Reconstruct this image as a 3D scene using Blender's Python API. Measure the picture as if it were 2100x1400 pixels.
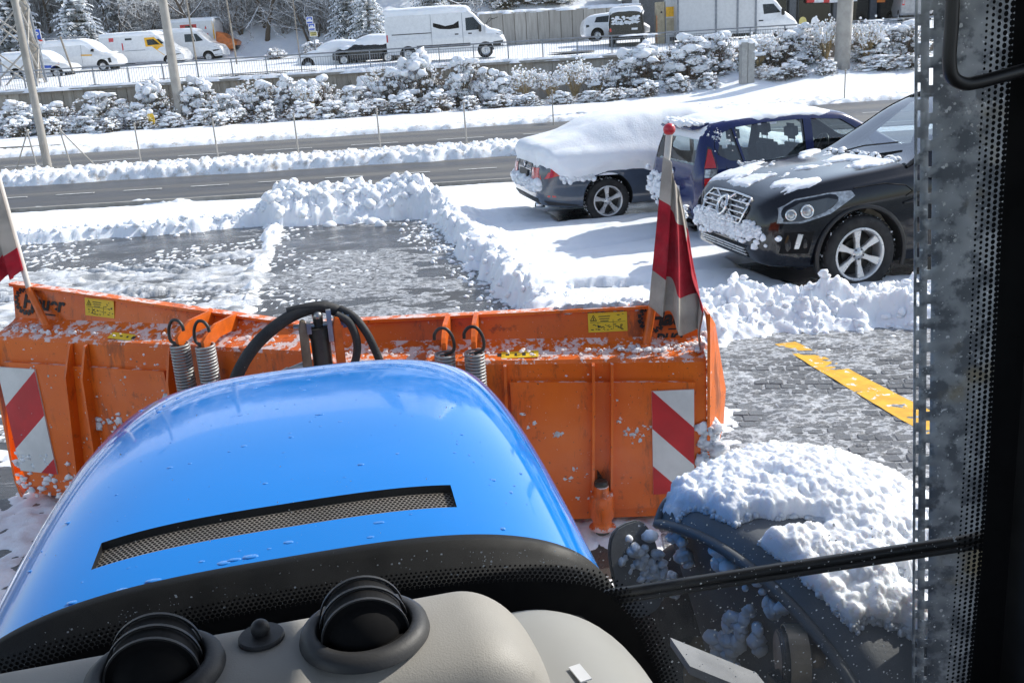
import bpy, bmesh, math, random
import numpy as np
from mathutils import Vector, Matrix
from mathutils.bvhtree import BVHTree

for o in list(bpy.data.objects): bpy.data.objects.remove(o)
SC = bpy.context.scene
COL = SC.collection
R = math.radians
random.seed(7)

# ------------------------------------------------------------------ camera
PITCH, ROLL, EYE, FPX = R(16.9), R(3.5), 2.4, 1918.0
fw = Vector((0, math.cos(PITCH), -math.sin(PITCH)))
up0 = Vector((0, math.sin(PITCH), math.cos(PITCH)))
ax = Vector((1, 0, 0))
cr = ax * math.cos(ROLL) - up0 * math.sin(ROLL)
cu = ax * math.sin(ROLL) + up0 * math.cos(ROLL)
cam = bpy.data.cameras.new('camera')
cam_o = bpy.data.objects.new('camera', cam); COL.objects.link(cam_o)
cam.sensor_width = 36; cam.lens = FPX / 2100 * 36
cam.clip_start = 0.05; cam.clip_end = 2000
M4 = Matrix.Identity(4)
for i in range(3):
    M4[i][0] = cr[i]; M4[i][1] = cu[i]; M4[i][2] = -fw[i]
M4[0][3], M4[1][3], M4[2][3] = 0, 0, EYE
cam_o.matrix_world = M4
SC.camera = cam_o
CAMP = Vector((0, 0, EYE))
def ray(x, y): return fw + cr * ((x - 1050) / FPX) - cu * ((y - 700) / FPX)
def gp(x, y, z=0.0):
    d = ray(x, y); t = (z - EYE) / d.z
    p = CAMP + d * t
    return (p.x, p.y)
def gy(x, y, Y):
    d = ray(x, y); return CAMP + d * (Y / d.y)

# ------------------------------------------------------------------ world + sun
SUN_AZ, SUN_EL = R(62), R(38)           # azimuth measured from the view direction (+Y) to the right
w = bpy.data.worlds.new('World'); SC.world = w; w.use_nodes = True
nt = w.node_tree; nt.nodes.clear()
sky = nt.nodes.new('ShaderNodeTexSky'); sky.sky_type = 'NISHITA'; sky.sun_disc = False
sky.sun_elevation = SUN_EL; sky.sun_rotation = SUN_AZ
sky.dust_density = 1.6; sky.ozone_density = 1.0; sky.altitude = 500
bg = nt.nodes.new('ShaderNodeBackground'); bg.inputs['Strength'].default_value = 0.15
wo = nt.nodes.new('ShaderNodeOutputWorld')
hs = nt.nodes.new('ShaderNodeHueSaturation'); hs.inputs['Saturation'].default_value = .74
nt.links.new(sky.outputs[0], hs.inputs['Color']); nt.links.new(hs.outputs[0], bg.inputs[0]); nt.links.new(bg.outputs[0], wo.inputs[0])
sl = bpy.data.lights.new('sun', 'SUN'); sl.energy = 3.2; sl.angle = R(0.5); sl.color = (1, 0.95, 0.87)
so = bpy.data.objects.new('sun', sl); COL.objects.link(so)
sdir = Vector((math.sin(SUN_AZ) * math.cos(SUN_EL), math.cos(SUN_AZ) * math.cos(SUN_EL), math.sin(SUN_EL)))
so.rotation_euler = sdir.to_track_quat('Z', 'Y').to_euler()
so.location = (0, 0, 30)
SC.view_settings.view_transform = 'Standard'; SC.view_settings.look = 'None'
SC.view_settings.gamma = 1; SC.view_settings.use_curve_mapping = False
SC.view_settings.exposure = 0.62
SC.cycles.max_bounces = 8; SC.cycles.transparent_max_bounces = 12
SC.cycles.caustics_reflective = False; SC.cycles.caustics_refractive = False
SC.cycles.use_denoising = True

# ------------------------------------------------------------------ numeric noise
def _h(i, j, k, s=0):
    n = (i * 374761393 + j * 668265263 + k * 2147483647 + s * 974634777).astype(np.int64)
    n = (n ^ (n >> 13)) * 1274126177 & 0x7fffffff
    n = (n ^ (n >> 16)) * 2246822519 & 0x7fffffff
    return ((n ^ (n >> 15)) & 0xffff) / 65535.0
def vnoise(x, y, z=None, s=0):
    x = np.asarray(x, float); y = np.asarray(y, float); z = np.zeros_like(x) if z is None else np.asarray(z, float)
    i, j, k = np.floor(x).astype(np.int64), np.floor(y).astype(np.int64), np.floor(z).astype(np.int64)
    u, v, t = x - i, y - j, z - k
    u, v, t = u*u*(3-2*u), v*v*(3-2*v), t*t*(3-2*t)
    def L(a, b, q): return a + (b - a) * q
    return L(L(L(_h(i,j,k,s), _h(i+1,j,k,s), u), L(_h(i,j+1,k,s), _h(i+1,j+1,k,s), u), v),
             L(L(_h(i,j,k+1,s), _h(i+1,j,k+1,s), u), L(_h(i,j+1,k+1,s), _h(i+1,j+1,k+1,s), u), v), t)
def fbm(x, y, z=None, o=4, s=0):
    a, f, r, n = 1.0, 1.0, 0, 0
    for q in range(o):
        r = r + a * vnoise(x*f, y*f, None if z is None else z*f, s+q); n += a; a *= .5; f *= 2.03
    return r / n
def domes(x, y, s=0):
    """rounded lumps: 1 at a random lump centre, 0 between lumps"""
    x = np.asarray(x, float); y = np.asarray(y, float)
    i, j = np.floor(x).astype(np.int64), np.floor(y).astype(np.int64)
    best = np.zeros_like(x); zz = np.zeros_like(i)
    for di in (-1, 0, 1):
        for dj in (-1, 0, 1):
            cx = i + di + _h(i+di, j+dj, zz, s+11); cy = j + dj + _h(i+di, j+dj, zz, s+12)
            rr = .45 + .4 * _h(i+di, j+dj, zz, s+13); hh = .45 + .55 * _h(i+di, j+dj, zz, s+14)
            d2 = ((x-cx)**2 + (y-cy)**2) / rr**2
            best = np.maximum(best, hh * np.sqrt(np.clip(1-d2, 0, 1)))
    return best
def smooth(a, b, x):
    t = np.clip((x - a) / (b - a), 0, 1); return t*t*(3-2*t)
def polysdf(px, py, poly):
    """signed distance, positive inside"""
    d = np.full(px.shape, 1e9); ins = np.zeros(px.shape, bool); n = len(poly)
    for a in range(n):
        x0, y0 = poly[a]; x1, y1 = poly[(a+1) % n]
        ex, ey = x1-x0, y1-y0
        t = np.clip(((px-x0)*ex + (py-y0)*ey) / (ex*ex+ey*ey+1e-12), 0, 1)
        d = np.minimum(d, np.hypot(px-x0-t*ex, py-y0-t*ey))
        c = ((y0 > py) != (y1 > py)) & (px < (x1-x0)*(py-y0)/((y1-y0) if y1 != y0 else 1e-12) + x0)
        ins ^= c
    return np.where(ins, d, -d)
def linedist(px, py, pts):
    d = np.full(px.shape, 1e9)
    for (x0, y0), (x1, y1) in zip(pts, pts[1:]):
        ex, ey = x1-x0, y1-y0
        t = np.clip(((px-x0)*ex + (py-y0)*ey) / (ex*ex+ey*ey), 0, 1)
        d = np.minimum(d, np.hypot(px-x0-t*ex, py-y0-t*ey))
    return d

# ------------------------------------------------------------------ materials
MAT = {}
class NT:
    def __init__(s, name):
        m = bpy.data.materials.new(name); m.use_nodes = True
        s.m = m; s.t = m.node_tree; s.t.nodes.clear()
        s.out = s.n('ShaderNodeOutputMaterial'); s.co = s.n('ShaderNodeTexCoord')
    def n(s, t, **kw):
        q = s.t.nodes.new(t)
        for k, v in kw.items(): setattr(q, k, v)
        return q
    def l(s, a, b): s.t.links.new(a, b)
    def vec(s, scale=(1,1,1), rot=(0,0,0), src='Object'):
        mp = s.n('ShaderNodeMapping'); mp.inputs['Scale'].default_value = scale; mp.inputs['Rotation'].default_value = rot
        s.l(s.co.outputs[src], mp.inputs[0]); return mp.outputs[0]
    def noise(s, sc, det=4, rough=.55, vec=None, dist=0):
        q = s.n('ShaderNodeTexNoise'); q.inputs['Scale'].default_value = sc; q.inputs['Detail'].default_value = det
        q.inputs['Roughness'].default_value = rough; q.inputs['Distortion'].default_value = dist
        s.l(vec or s.co.outputs['Object'], q.inputs['Vector']); return q.outputs['Fac']
    def voro(s, sc, feat='F1', vec=None, out='Distance'):
        q = s.n('ShaderNodeTexVoronoi', feature=feat); q.inputs['Scale'].default_value = sc
        s.l(vec or s.co.outputs['Object'], q.inputs['Vector']); return q.outputs[out]
    def ramp(s, fac, a, b, lo=0.0, hi=1.0):
        q = s.n('ShaderNodeMapRange'); q.interpolation_type = 'SMOOTHSTEP'
        q.inputs['From Min'].default_value = a; q.inputs['From Max'].default_value = b
        q.inputs['To Min'].default_value = lo; q.inputs['To Max'].default_value = hi
        s.l(fac, q.inputs['Value']); return q.outputs[0]
    def math(s, op, a, b=None):
        q = s.n('ShaderNodeMath', operation=op)
        for i, v in enumerate((a, b)):
            if v is None: continue
            if isinstance(v, (int, float)): q.inputs[i].default_value = v
            else: s.l(v, q.inputs[i])
        return q.outputs[0]
    def mix(s, fac, a, b):
        q = s.n('ShaderNodeMix', data_type='RGBA')
        for i, v in ((0, fac), (6, a), (7, b)):
            if isinstance(v, (int, float)): q.inputs[i].default_value = v
            elif isinstance(v, tuple): q.inputs[i].default_value = (*v, 1)
            else: s.l(v, q.inputs[i])
        return q.outputs[2]
    def bump(s, h, st=.3, dist=.01, nrm=None):
        q = s.n('ShaderNodeBump'); q.inputs['Strength'].default_value = st; q.inputs['Distance'].default_value = dist
        s.l(h, q.inputs['Height'])
        if nrm is not None: s.l(nrm, q.inputs['Normal'])
        return q.outputs[0]
    def upness(s):
        g = s.n('ShaderNodeNewGeometry'); x = s.n('ShaderNodeSeparateXYZ'); s.l(g.outputs['Normal'], x.inputs[0]); return x.outputs[2]
    def bsdf(s, col, rough=.5, metal=0, nrm=None, coat=0, spec=.5, **kw):
        p = s.n('ShaderNodeBsdfPrincipled')
        for k, v in (('Base Color', col), ('Roughness', rough), ('Metallic', metal), ('Coat Weight', coat), ('Specular IOR Level', spec)):
            if isinstance(v, tuple): p.inputs[k].default_value = (*v, 1)
            elif isinstance(v, (int, float)): p.inputs[k].default_value = v
            else: s.l(v, p.inputs[k])
        for k, v in kw.items(): p.inputs[k.replace('_', ' ')].default_value = v
        if nrm is not None: s.l(nrm, p.inputs['Normal'])
        return p.outputs[0]
    def done(s, sh): s.l(sh, s.out.inputs[0]); return s.m
def mat(name, col, rough=.5, metal=0, var=.12, sc=6, bump=0, bsc=80, coat=0, spec=.5, spots=0, spotcol=(.8,.82,.85), spotsc=30):
    """plain surface: base colour with grain, optional fine relief and splashes"""
    if name in MAT: return MAT[name]
    N = NT(name); nz = N.noise(sc, 5)
    dark = tuple(c*(1-var*1.6) for c in col); lite = tuple(min(1, c*(1+var)) for c in col)
    c = N.mix(N.ramp(nz, .3, .7), dark, lite)
    ro = rough
    if spots:
        m1 = N.ramp(N.noise(spotsc, 6, .65), 1-spots, 1-spots+.04)
        c = N.mix(m1, c, spotcol); ro = N.math('MAXIMUM', N.math('MULTIPLY', m1, .7), rough)
    else:
        ro = N.ramp(N.noise(sc*2.3, 3), .3, .7, max(.03, rough*.85), min(1, rough*1.15))
    nrm = N.bump(N.noise(bsc, 4), bump, .005) if bump else None
    MAT[name] = N.done(N.bsdf(c, ro, metal, nrm, coat, spec)); return MAT[name]

def make_materials():
    # fresh snow
    for nm, dirt in (('snow', .0), ('snow_dirty', .75), ('snow_soiled', .35)):
        N = NT(nm)
        c = N.mix(N.ramp(N.noise(1.3, 3), .35, .7), (.80,.83,.88), (.88,.90,.93))
        if dirt:
            c = N.mix(N.math('MULTIPLY', N.ramp(N.noise(5, 6, .7), .48, .72), dirt), c, (.34,.27,.19))
        b = N.bump(N.noise(34, 6, .6), .45, .012)
        b = N.bump(N.noise(160, 3), .3, .003, b)
        MAT[nm] = N.done(N.bsdf(c, .55, 0, b, 0, .3, Subsurface_Weight=.55, Subsurface_Scale=.035, Subsurface_Radius=(1.0,.85,.75)))
    # wet asphalt of the lot, with thin slush films
    N = NT('wet_asphalt')
    grain = N.noise(220, 4)
    big = N.noise(.7, 5)
    c = N.mix(N.ramp(grain, .3, .75), (.03,.032,.036), (.085,.085,.088))
    c = N.mix(N.ramp(big, .35, .65), c, (.055,.052,.048))
    v1 = N.vec((.55, 2.2, 1), (0,0,R(-8)))
    f1 = N.noise(2.6, 8, .68, v1)
    film = N.ramp(f1, .60, .68)
    c = N.mix(N.math('MULTIPLY', film, .75), c, (.60,.62,.65))
    sp = N.ramp(N.noise(46, 5, .7), .70, .73)
    c = N.mix(sp, c, (.75,.76,.78))
    ro = N.ramp(N.noise(1.9, 5), .35, .65, .12, .38)
    ro = N.math('MAXIMUM', ro, N.math('MULTIPLY', film, .6))
    b = N.bump(grain, .25, .004); b = N.bump(f1, .35, .03, b)
    MAT['wet_asphalt'] = N.done(N.bsdf(c, ro, 0, b, 0, .5))
    # dry-ish road asphalt with wheel lanes
    N = NT('road_asphalt')
    grain = N.noise(90, 4)
    v = N.vec((.05, 1.0, 1))
    lane = N.noise(.85, 3, .5, v)
    c = N.mix(N.ramp(grain, .3, .75), (.060,.060,.063), (.105,.105,.108))
    c = N.mix(N.ramp(lane, .40, .62), c, (.155,.150,.140))
    c = N.mix(N.ramp(N.noise(.35, 6, .6, N.vec((.3,1.5,1))), .55, .75), c, (.045,.046,.05))
    MAT['road_asphalt'] = N.done(N.bsdf(c, N.ramp(lane, .35, .6, .42, .6), 0, N.bump(grain, .3, .006), 0, .3))
    # sett stone
    N = NT('sett_stone')
    oi = N.n('ShaderNodeObjectInfo')
    c = N.mix(oi.outputs['Random'], (.085,.087,.09), (.17,.17,.17))
    c = N.mix(N.ramp(N.noise(70, 5), .4, .7), c, (.15,.15,.15))
    c = N.mix(N.ramp(N.noise(13, 6, .7), .62, .69), c, (.55,.57,.6))
    MAT['sett_stone'] = N.done(N.bsdf(c, N.ramp(N.noise(22,4), .3, .7, .12, .45), 0, N.bump(N.noise(60,5), .5, .006), 0, .5))
    # slush film
    N = NT('slush')
    c = N.mix(N.ramp(N.noise(5, 7, .72), .53, .74), (.12,.123,.127), (.78,.80,.83))
    for sc_, w_ in ((7, .90), (16, .945)):
        rd = N.math('SUBTRACT', 1.0, N.math('ABSOLUTE', N.math('SUBTRACT', N.math('MULTIPLY', N.noise(sc_, 5, .6, N.vec((1,1.6,1))), 2.0), 1.0)))
        c = N.mix(N.math('MULTIPLY', N.ramp(rd, w_, w_+.07), .5), c, (.74,.76,.79))
    MAT['slush'] = N.done(N.bsdf(c, N.ramp(N.noise(14,4), .3, .7, .25, .6), 0, N.bump(N.noise(60,6), .5, .01), 0, .5))
    # concrete with streaks
    for nm, a, b_ in (('concrete', (.29,.265,.225), (.43,.40,.35)), ('concrete_pale', (.32,.305,.28), (.43,.415,.385))):
        N = NT(nm)
        oi = N.n('ShaderNodeObjectInfo')
        st = N.noise(3.0, 5, .6, N.vec((2.2, 2.2, .22)))
        c = N.mix(N.ramp(st, .33, .68), a, b_)
        c = N.mix(N.math('MULTIPLY', oi.outputs['Random'], .45), c, tuple(x*.62 for x in a))
        c = N.mix(N.ramp(N.noise(1.1, 6, .7), .58, .75), c, tuple(x*.5 for x in a))
        MAT[nm] = N.done(N.bsdf(c, .85, 0, N.bump(N.noise(40,5), .3, .01), 0, .2))
    # bark that carries snow on its upper side
    for nm, col, thr in (('bark_snow', (.11,.085,.065), .25), ('twig_snow', (.17,.14,.12), -.1), ('needles_snow', (.035,.05,.035), .35)):
        N = NT(nm)
        c = N.mix(N.noise(9, 4), tuple(x*.6 for x in col), tuple(x*1.3 for x in col))
        u = N.math('ADD', N.upness(), N.math('MULTIPLY', N.noise(3.5, 4), .9))
        c = N.mix(N.ramp(u, thr+.38, thr+.55), c, (.84,.87,.91))
        MAT[nm] = N.done(N.bsdf(c, .8, 0, None, 0, .2))
    # plow paint: orange, chipped, with slush splashes
    N = NT('plow_orange')
    c = N.mix(N.ramp(N.noise(2.2, 5), .3, .7), (.66,.110,.004), (.78,.155,.008))
    c = N.mix(N.ramp(N.noise(9, 7, .7), .58, .70), c, (.38,.075,.012))
    v2 = N.noise(4.5, 8, .75, N.vec((1.6,1.6,.35)))
    c = N.mix(N.ramp(v2, .54, .66, 0, .72), c, (.20,.045,.012))
    spk = N.ramp(N.noise(58, 3, .6), .69, .71)
    c = N.mix(spk, c, (.09,.055,.035))
    up = N.upness()
    thr = N.math('ADD', N.math('ADD', N.noise(17, 8, .72), .012), N.math('MULTIPLY', N.ramp(up, .15, .8), .15))
    spl = N.ramp(thr, .665, .69)
    spl = N.math('MULTIPLY', spl, .8)
    c = N.mix(spl, c, (.74,.66,.64))
    fine = N.ramp(N.noise(130, 2, .5), .755, .77)
    c = N.mix(fine, c, (.8,.78,.76))
    ro = N.math('MAXIMUM', N.ramp(N.noise(6,4), .3, .7, .28, .45), N.math('MULTIPLY', spl, .65))
    b = N.bump(N.noise(7, 4), .12, .02); b = N.bump(spl, .4, .006, b)
    MAT['plow_orange'] = N.done(N.bsdf(c, ro, 0, b, 0, .5))
    # glazing, thin
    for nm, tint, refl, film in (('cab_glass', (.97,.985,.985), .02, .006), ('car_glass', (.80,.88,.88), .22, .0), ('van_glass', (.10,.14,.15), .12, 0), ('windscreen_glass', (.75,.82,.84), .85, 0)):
        N = NT(nm)
        t = N.n('ShaderNodeBsdfTransparent'); t.inputs[0].default_value = (*tint, 1)
        g = N.n('ShaderNodeBsdfGlossy'); g.inputs['Roughness'].default_value = .02; g.inputs[0].default_value = (1,1,1,1)
        m1 = N.n('ShaderNodeMixShader'); 
        fr = N.n('ShaderNodeLayerWeight'); fr.inputs[0].default_value = .25
        k = N.math('ADD', N.math('MULTIPLY', fr.outputs['Fresnel'], .35 if nm != 'cab_glass' else .15), refl*.4)
        N.l(k, m1.inputs[0]); N.l(t.outputs[0], m1.inputs[1]); N.l(g.outputs[0], m1.inputs[2])
        sh = m1.outputs[0]
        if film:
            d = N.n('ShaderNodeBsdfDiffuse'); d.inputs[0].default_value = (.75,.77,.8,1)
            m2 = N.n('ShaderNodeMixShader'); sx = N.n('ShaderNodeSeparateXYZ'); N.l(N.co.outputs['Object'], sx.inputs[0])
            low = N.math('MULTIPLY', N.ramp(sx.outputs[0], .34, .55), N.ramp(sx.outputs[2], 1.72, 1.50))  # reflected haze painted as a pale veil, lower right of the pane
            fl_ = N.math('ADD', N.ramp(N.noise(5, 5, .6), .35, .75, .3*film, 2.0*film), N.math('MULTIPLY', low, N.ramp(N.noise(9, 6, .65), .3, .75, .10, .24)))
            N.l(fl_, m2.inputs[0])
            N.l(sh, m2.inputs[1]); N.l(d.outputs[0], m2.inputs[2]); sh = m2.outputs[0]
        MAT[nm] = N.done(sh)
    N = NT('slush_white')
    c = N.mix(N.ramp(N.noise(2.6, 7, .72, N.vec((.7,1.8,1))), .38, .64), (.30,.31,.32), (.78,.80,.83))
    MAT['slush_white'] = N.done(N.bsdf(c, N.ramp(N.noise(14,4), .3, .7, .3, .6), 0, N.bump(N.noise(50,6), .6, .015), 0, .4))
    # galvanised sheet: spangle
    N = NT('galvanised')
    c = N.mix(N.voro(30, out='Distance'), (.22,.24,.265), (.52,.54,.56))
    c = N.mix(N.ramp(N.noise(26, 5, .6), .46, .60), c, (.15,.165,.185))
    c = N.mix(N.ramp(N.noise(5, 4, .6), .58, .72), c, (.40,.34,.22))
    c = N.mix(N.ramp(N.noise(90, 3, .6), .66, .70), c, (.8,.82,.84))
    MAT['galvanised'] = N.done(N.bsdf(c, N.ramp(N.noise(35,4), .3,.7,.35,.6), .15, N.bump(N.noise(60,4), .2, .004)))
    # cab dashboard plastic, slightly grained
    mat('dash_plastic', (.345,.328,.30), .55, var=.05, sc=3, bump=.15, bsc=500)
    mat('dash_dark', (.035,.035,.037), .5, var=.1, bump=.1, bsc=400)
    mat('black_plastic', (.012,.012,.013), .42, var=.2)
    mat('black_matt', (.006,.006,.007), .8, var=.1, spec=.2)
    mat('cowl_black', (.007,.0075,.008), .55, var=.2, spec=.25)
    mat('rubber', (.018,.018,.019), .7, var=.25, bump=.3, bsc=60)
    mat('fender_plastic', (.115,.122,.128), .5, var=.2, sc=4, bump=.15, bsc=150, spots=.33, spotsc=38)
    mat('hood_blue', (.000,.205,.68), .08, var=.03, sc=2, coat=.38, spec=.3)
    mat('steel', (.45,.44,.42), .35, .9, var=.2)
    mat('spring_steel', (.36,.37,.37), .45, .4, var=.2)
    mat('dark_steel', (.05,.048,.045), .45, .5, var=.3)
    mat('rod_brown', (.25,.20,.14), .5, .3, var=.3)
    mat('zinc_pole', (.36,.34,.31), .6, .15, var=.12, sc=2.0)
    mat('rail_grey', (.22,.24,.27), .5, .3, var=.12)
    mat('alloy', (.58,.59,.60), .3, .6, var=.05)
    mat('chrome', (.75,.75,.75), .12, 1, var=.03)
    mat('tyre', (.016,.016,.017), .75, var=.3, bump=.3, bsc=60)
    mat('well', (.008,.008,.008), .9)
    mat('suv_paint', (.003,.004,.008), .10, var=.08, coat=.25, spec=.4)
    mat('blue_paint', (.003,.011,.085), .15, var=.08, coat=.35)
    mat('slate_paint', (.058,.076,.105), .2, var=.06, coat=1)
    mat('white_paint', (.72,.73,.74), .3, var=.04, coat=.5)
    mat('van_grey_plastic', (.02,.02,.022), .6)
    mat('seat_cloth', (.10,.11,.12), .9)
    mat('lamp_red', (.55,.01,.015), .15, coat=1, var=.1)
    mat('lamp_clear', (.42,.44,.45), .12, .5, var=.3, sc=30, coat=.5)
    mat('lamp_dark', (.04,.045,.05), .15, .3, coat=1)
    mat('red_board', (.52,.010,.016), .45, var=.1, spots=.29, spotsc=25)
    mat('white_board', (.66,.66,.64), .45, var=.08, spots=.25, spotcol=(.3,.28,.25), spotsc=40)
    mat('sticker_yellow', (.80,.53,.02), .5, var=.06)
    mat('print_black', (.02,.02,.02), .6)
    mat('flag_red', (.42,.008,.022), .85, var=.2, sc=9, bump=.25, bsc=300)
    mat('flag_white', (.44,.39,.33), .9, var=.15, sc=7, bump=.25, bsc=300)
    mat('pole_white', (.62,.58,.53), .5, var=.06)
    mat('ball_red', (.60,.010,.03), .35, coat=.5)
    mat('orange_plain', (.62,.12,.008), .4, var=.15, sc=12)
    mat('line_yellow', (.78,.42,.02), .55, var=.12, sc=9, spots=.40, spotcol=(.75,.76,.78), spotsc=14)
    mat('paint_white', (.62,.62,.60), .6, var=.2, sc=8)
    mat('glass_speck', (.8,.82,.85), .4)
    mat('sign_blue', (.015,.08,.50), .4); mat('sign_white', (.75,.76,.78), .5); mat('sign_yellow', (.55,.47,.16), .5)
    mat('yellow_paint', (.80,.42,.01), .4); mat('orange_cab', (.75,.20,.03), .35, coat=.5); mat('red_paint', (.60,.03,.03), .35)
    mat('beige_panel', (.42,.36,.25), .6); mat('box_white', (.55,.56,.57), .5, var=.04)
    mat('facade_dark', (.035,.037,.042), .35, var=.2); mat('facade_grey', (.09,.095,.105), .5)
    mat('facade_glass', (.010,.011,.013), .06, var=.1)
    mat('wood_pole', (.26,.23,.19), .8, var=.25, sc=4)
    mat('leaf_dark', (.045,.045,.028), .7, var=.35, sc=9); mat('twig_brown', (.16,.11,.07), .8, var=.3, sc=9)
    mat('dry_grass', (.42,.31,.15), .8, var=.25)
    mat('hydrant_yellow', (.75,.48,.01), .4); mat('cabinet_grey', (.33,.33,.32), .5, .2, var=.1)
    mat('car_dark', (.010,.011,.013), .3, coat=.2)
    mat('water', (.9,.95,1), .02)
make_materials()

# ------------------------------------------------------------------ mesh helpers
def tag(o, label=None, cat=None, group=None, kind=None):
    if label: o['label'] = label
    if cat: o['category'] = cat
    if group: o['group'] = group
    if kind: o['kind'] = kind
    return o
def empty(name, loc=(0,0,0), rz=0, label=None, cat=None, group=None):
    o = bpy.data.objects.new(name, None); COL.objects.link(o)
    o.location = loc; o.rotation_euler = (0, 0, rz); o.empty_display_size = .2
    return tag(o, label, cat, group)
def link_mesh(name, me, parent=None):
    o = bpy.data.objects.new(name, me); COL.objects.link(o)
    if parent is not None: o.parent = parent
    return o
def mats_of(ms):
    if not isinstance(ms, (list, tuple)): ms = [ms]
    return [MAT[m] if isinstance(m, str) else m for m in ms]
def np_mesh(name, V, F, ms, parent=None, smooth=True, mi=None):
    me = bpy.data.meshes.new(name)
    V = np.asarray(V, np.float32); F = np.asarray(F, np.int32)
    k = F.shape[1]
    me.vertices.add(len(V)); me.vertices.foreach_set('co', V.ravel())
    me.loops.add(F.size); me.loops.foreach_set('vertex_index', F.ravel())
    me.polygons.add(len(F)); me.polygons.foreach_set('loop_start', np.arange(0, F.size, k, dtype=np.int32))
    me.polygons.foreach_set('loop_total', np.full(len(F), k, np.int32))
    if mi is not None: me.polygons.foreach_set('material_index', np.asarray(mi, np.int32))
    me.polygons.foreach_set('use_smooth', np.full(len(F), smooth, bool))
    for m in mats_of(ms): me.materials.append(m)
    me.update(calc_edges=True); me.validate()
    return link_mesh(name, me, parent)
def grid_faces(nr, nc, wrap=False):
    r = np.arange(nr-1)[:, None]; c = np.arange(nc if wrap else nc-1)[None]
    a = r*nc + c; b = r*nc + (c+1) % nc
    return np.stack([a, b, b+nc, a+nc], -1).reshape(-1, 4)
def compact(V, F):
    u, inv = np.unique(F, return_inverse=True); return V[u], inv.reshape(F.shape)

class MB:
    """collects boxes, tubes, lathes ... and links them as one mesh object"""
    def __init__(s): s.V = []; s.F = []; s.I = []; s.S = []; s.T = Matrix.Identity(4); s.m = 0
    def add(s, V, F, smooth=False, m=None):
        n = len(s.V); s.V += [tuple(s.T @ Vector(v)) for v in V]
        s.F += [tuple(i+n for i in f) for f in F]; s.I += [s.m if m is None else m]*len(F); s.S += [smooth]*len(F); return s
    def box(s, c, d, rot=None, m=None, taper=1.0):
        x, y, z = d[0]/2, d[1]/2, d[2]/2
        V = [Vector((sx*x*(taper if sz > 0 else 1), sy*y*(taper if sz > 0 else 1), sz*z)) for sz in (-1,1) for sx, sy in ((-1,-1),(1,-1),(1,1),(-1,1))]
        if rot is not None: V = [rot @ v for v in V]
        V = [v + Vector(c) for v in V]
        return s.add(V, [(3,2,1,0),(4,5,6,7),(0,1,5,4),(1,2,6,5),(2,3,7,6),(3,0,4,7)], False, m)
    def tube(s, pts, r, n=8, m=None, cap=True, smooth=True):
        pts = [Vector(p) for p in pts]; rs = r if isinstance(r, (list, tuple)) else [r]*len(pts)
        V = []; F = []; prev = None
        for i, p in enumerate(pts):
            d = (pts[min(i+1, len(pts)-1)] - pts[max(i-1, 0)]).normalized()
            if prev is None:
                a = Vector((0,0,1)) if abs(d.z) < .9 else Vector((1,0,0)); u = d.cross(a).normalized()
            else: u = (prev - d*prev.dot(d)).normalized()
            prev = u; v = d.cross(u)
            for k in range(n):
                t = 2*math.pi*k/n; V.append(p + (u*math.cos(t) + v*math.sin(t))*rs[i])
        for i in range(len(pts)-1):
            for k in range(n):
                a = i*n+k; b = i*n+(k+1) % n; F.append((a, b, b+n, a+n))
        s.add(V, F, smooth, m)
        if cap:
            s.add(V[:n], [tuple(range(n))[::-1]], False, m); s.add(V[-n:], [tuple(range(n))], False, m)
        return s
    def lathe(s, prof, n=24, M=None, m=None, smooth=True, arc=2*math.pi):
        """prof: list of (radius, height) about local Z"""
        V = []; F = []; full = arc > 6.28; nn = n if full else n+1
        for r, h in prof:
            for k in range(nn):
                t = arc*k/n; v = Vector((r*math.cos(t), r*math.sin(t), h)); V.append(M @ v if M else v)
        for i in range(len(prof)-1):
            for k in range(n):
                a = i*nn+k; b = i*nn+(k+1) % nn; F.append((a, b, b+nn, a+nn))
        return s.add(V, F, smooth, m)
    def prism(s, poly, M, depth, m=None):
        """poly in local XY, extruded along local Z from 0 to depth"""
        n = len(poly); V = [M @ Vector((x, y, 0)) for x, y in poly] + [M @ Vector((x, y, depth)) for x, y in poly]
        F = [tuple(range(n))[::-1], tuple(range(n, 2*n))] + [(i, (i+1) % n, (i+1) % n+n, i+n) for i in range(n)]
        return s.add(V, F, False, m)
    def ball(s, c, r, seg=12, rings=8, m=None, sc=(1,1,1)):
        V = []; F = []
        for i in range(rings+1):
            a = math.pi*i/rings
            for k in range(seg):
                t = 2*math.pi*k/seg
                V.append(Vector(c) + Vector((r*math.sin(a)*math.cos(t)*sc[0], r*math.sin(a)*math.sin(t)*sc[1], r*math.cos(a)*sc[2])))
        for i in range(rings):
            for k in range(seg):
                a = i*seg+k; b = i*seg+(k+1) % seg; F.append((a, a+seg, b+seg, b))
        return s.add(V, F, True, m)
    def build(s, name, ms, parent=None, bevel=0):
        me = bpy.data.meshes.new(name); me.from_pydata(s.V, [], s.F)
        for m in mats_of(ms): me.materials.append(m)
        me.polygons.foreach_set('material_index', s.I); me.polygons.foreach_set('use_smooth', s.S)
        if bevel:
            bm = bmesh.new(); bm.from_mesh(me); bmesh.ops.remove_doubles(bm, verts=bm.verts, dist=1e-5)
            bmesh.ops.bevel(bm, geom=[e for e in bm.edges if len(e.link_faces) == 2 and e.calc_face_angle(0) > .6], offset=bevel, segments=2, affect='EDGES', clamp_overlap=True)
            bm.to_mesh(me); bm.free()
        me.update(); return link_mesh(name, me, parent)
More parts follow.
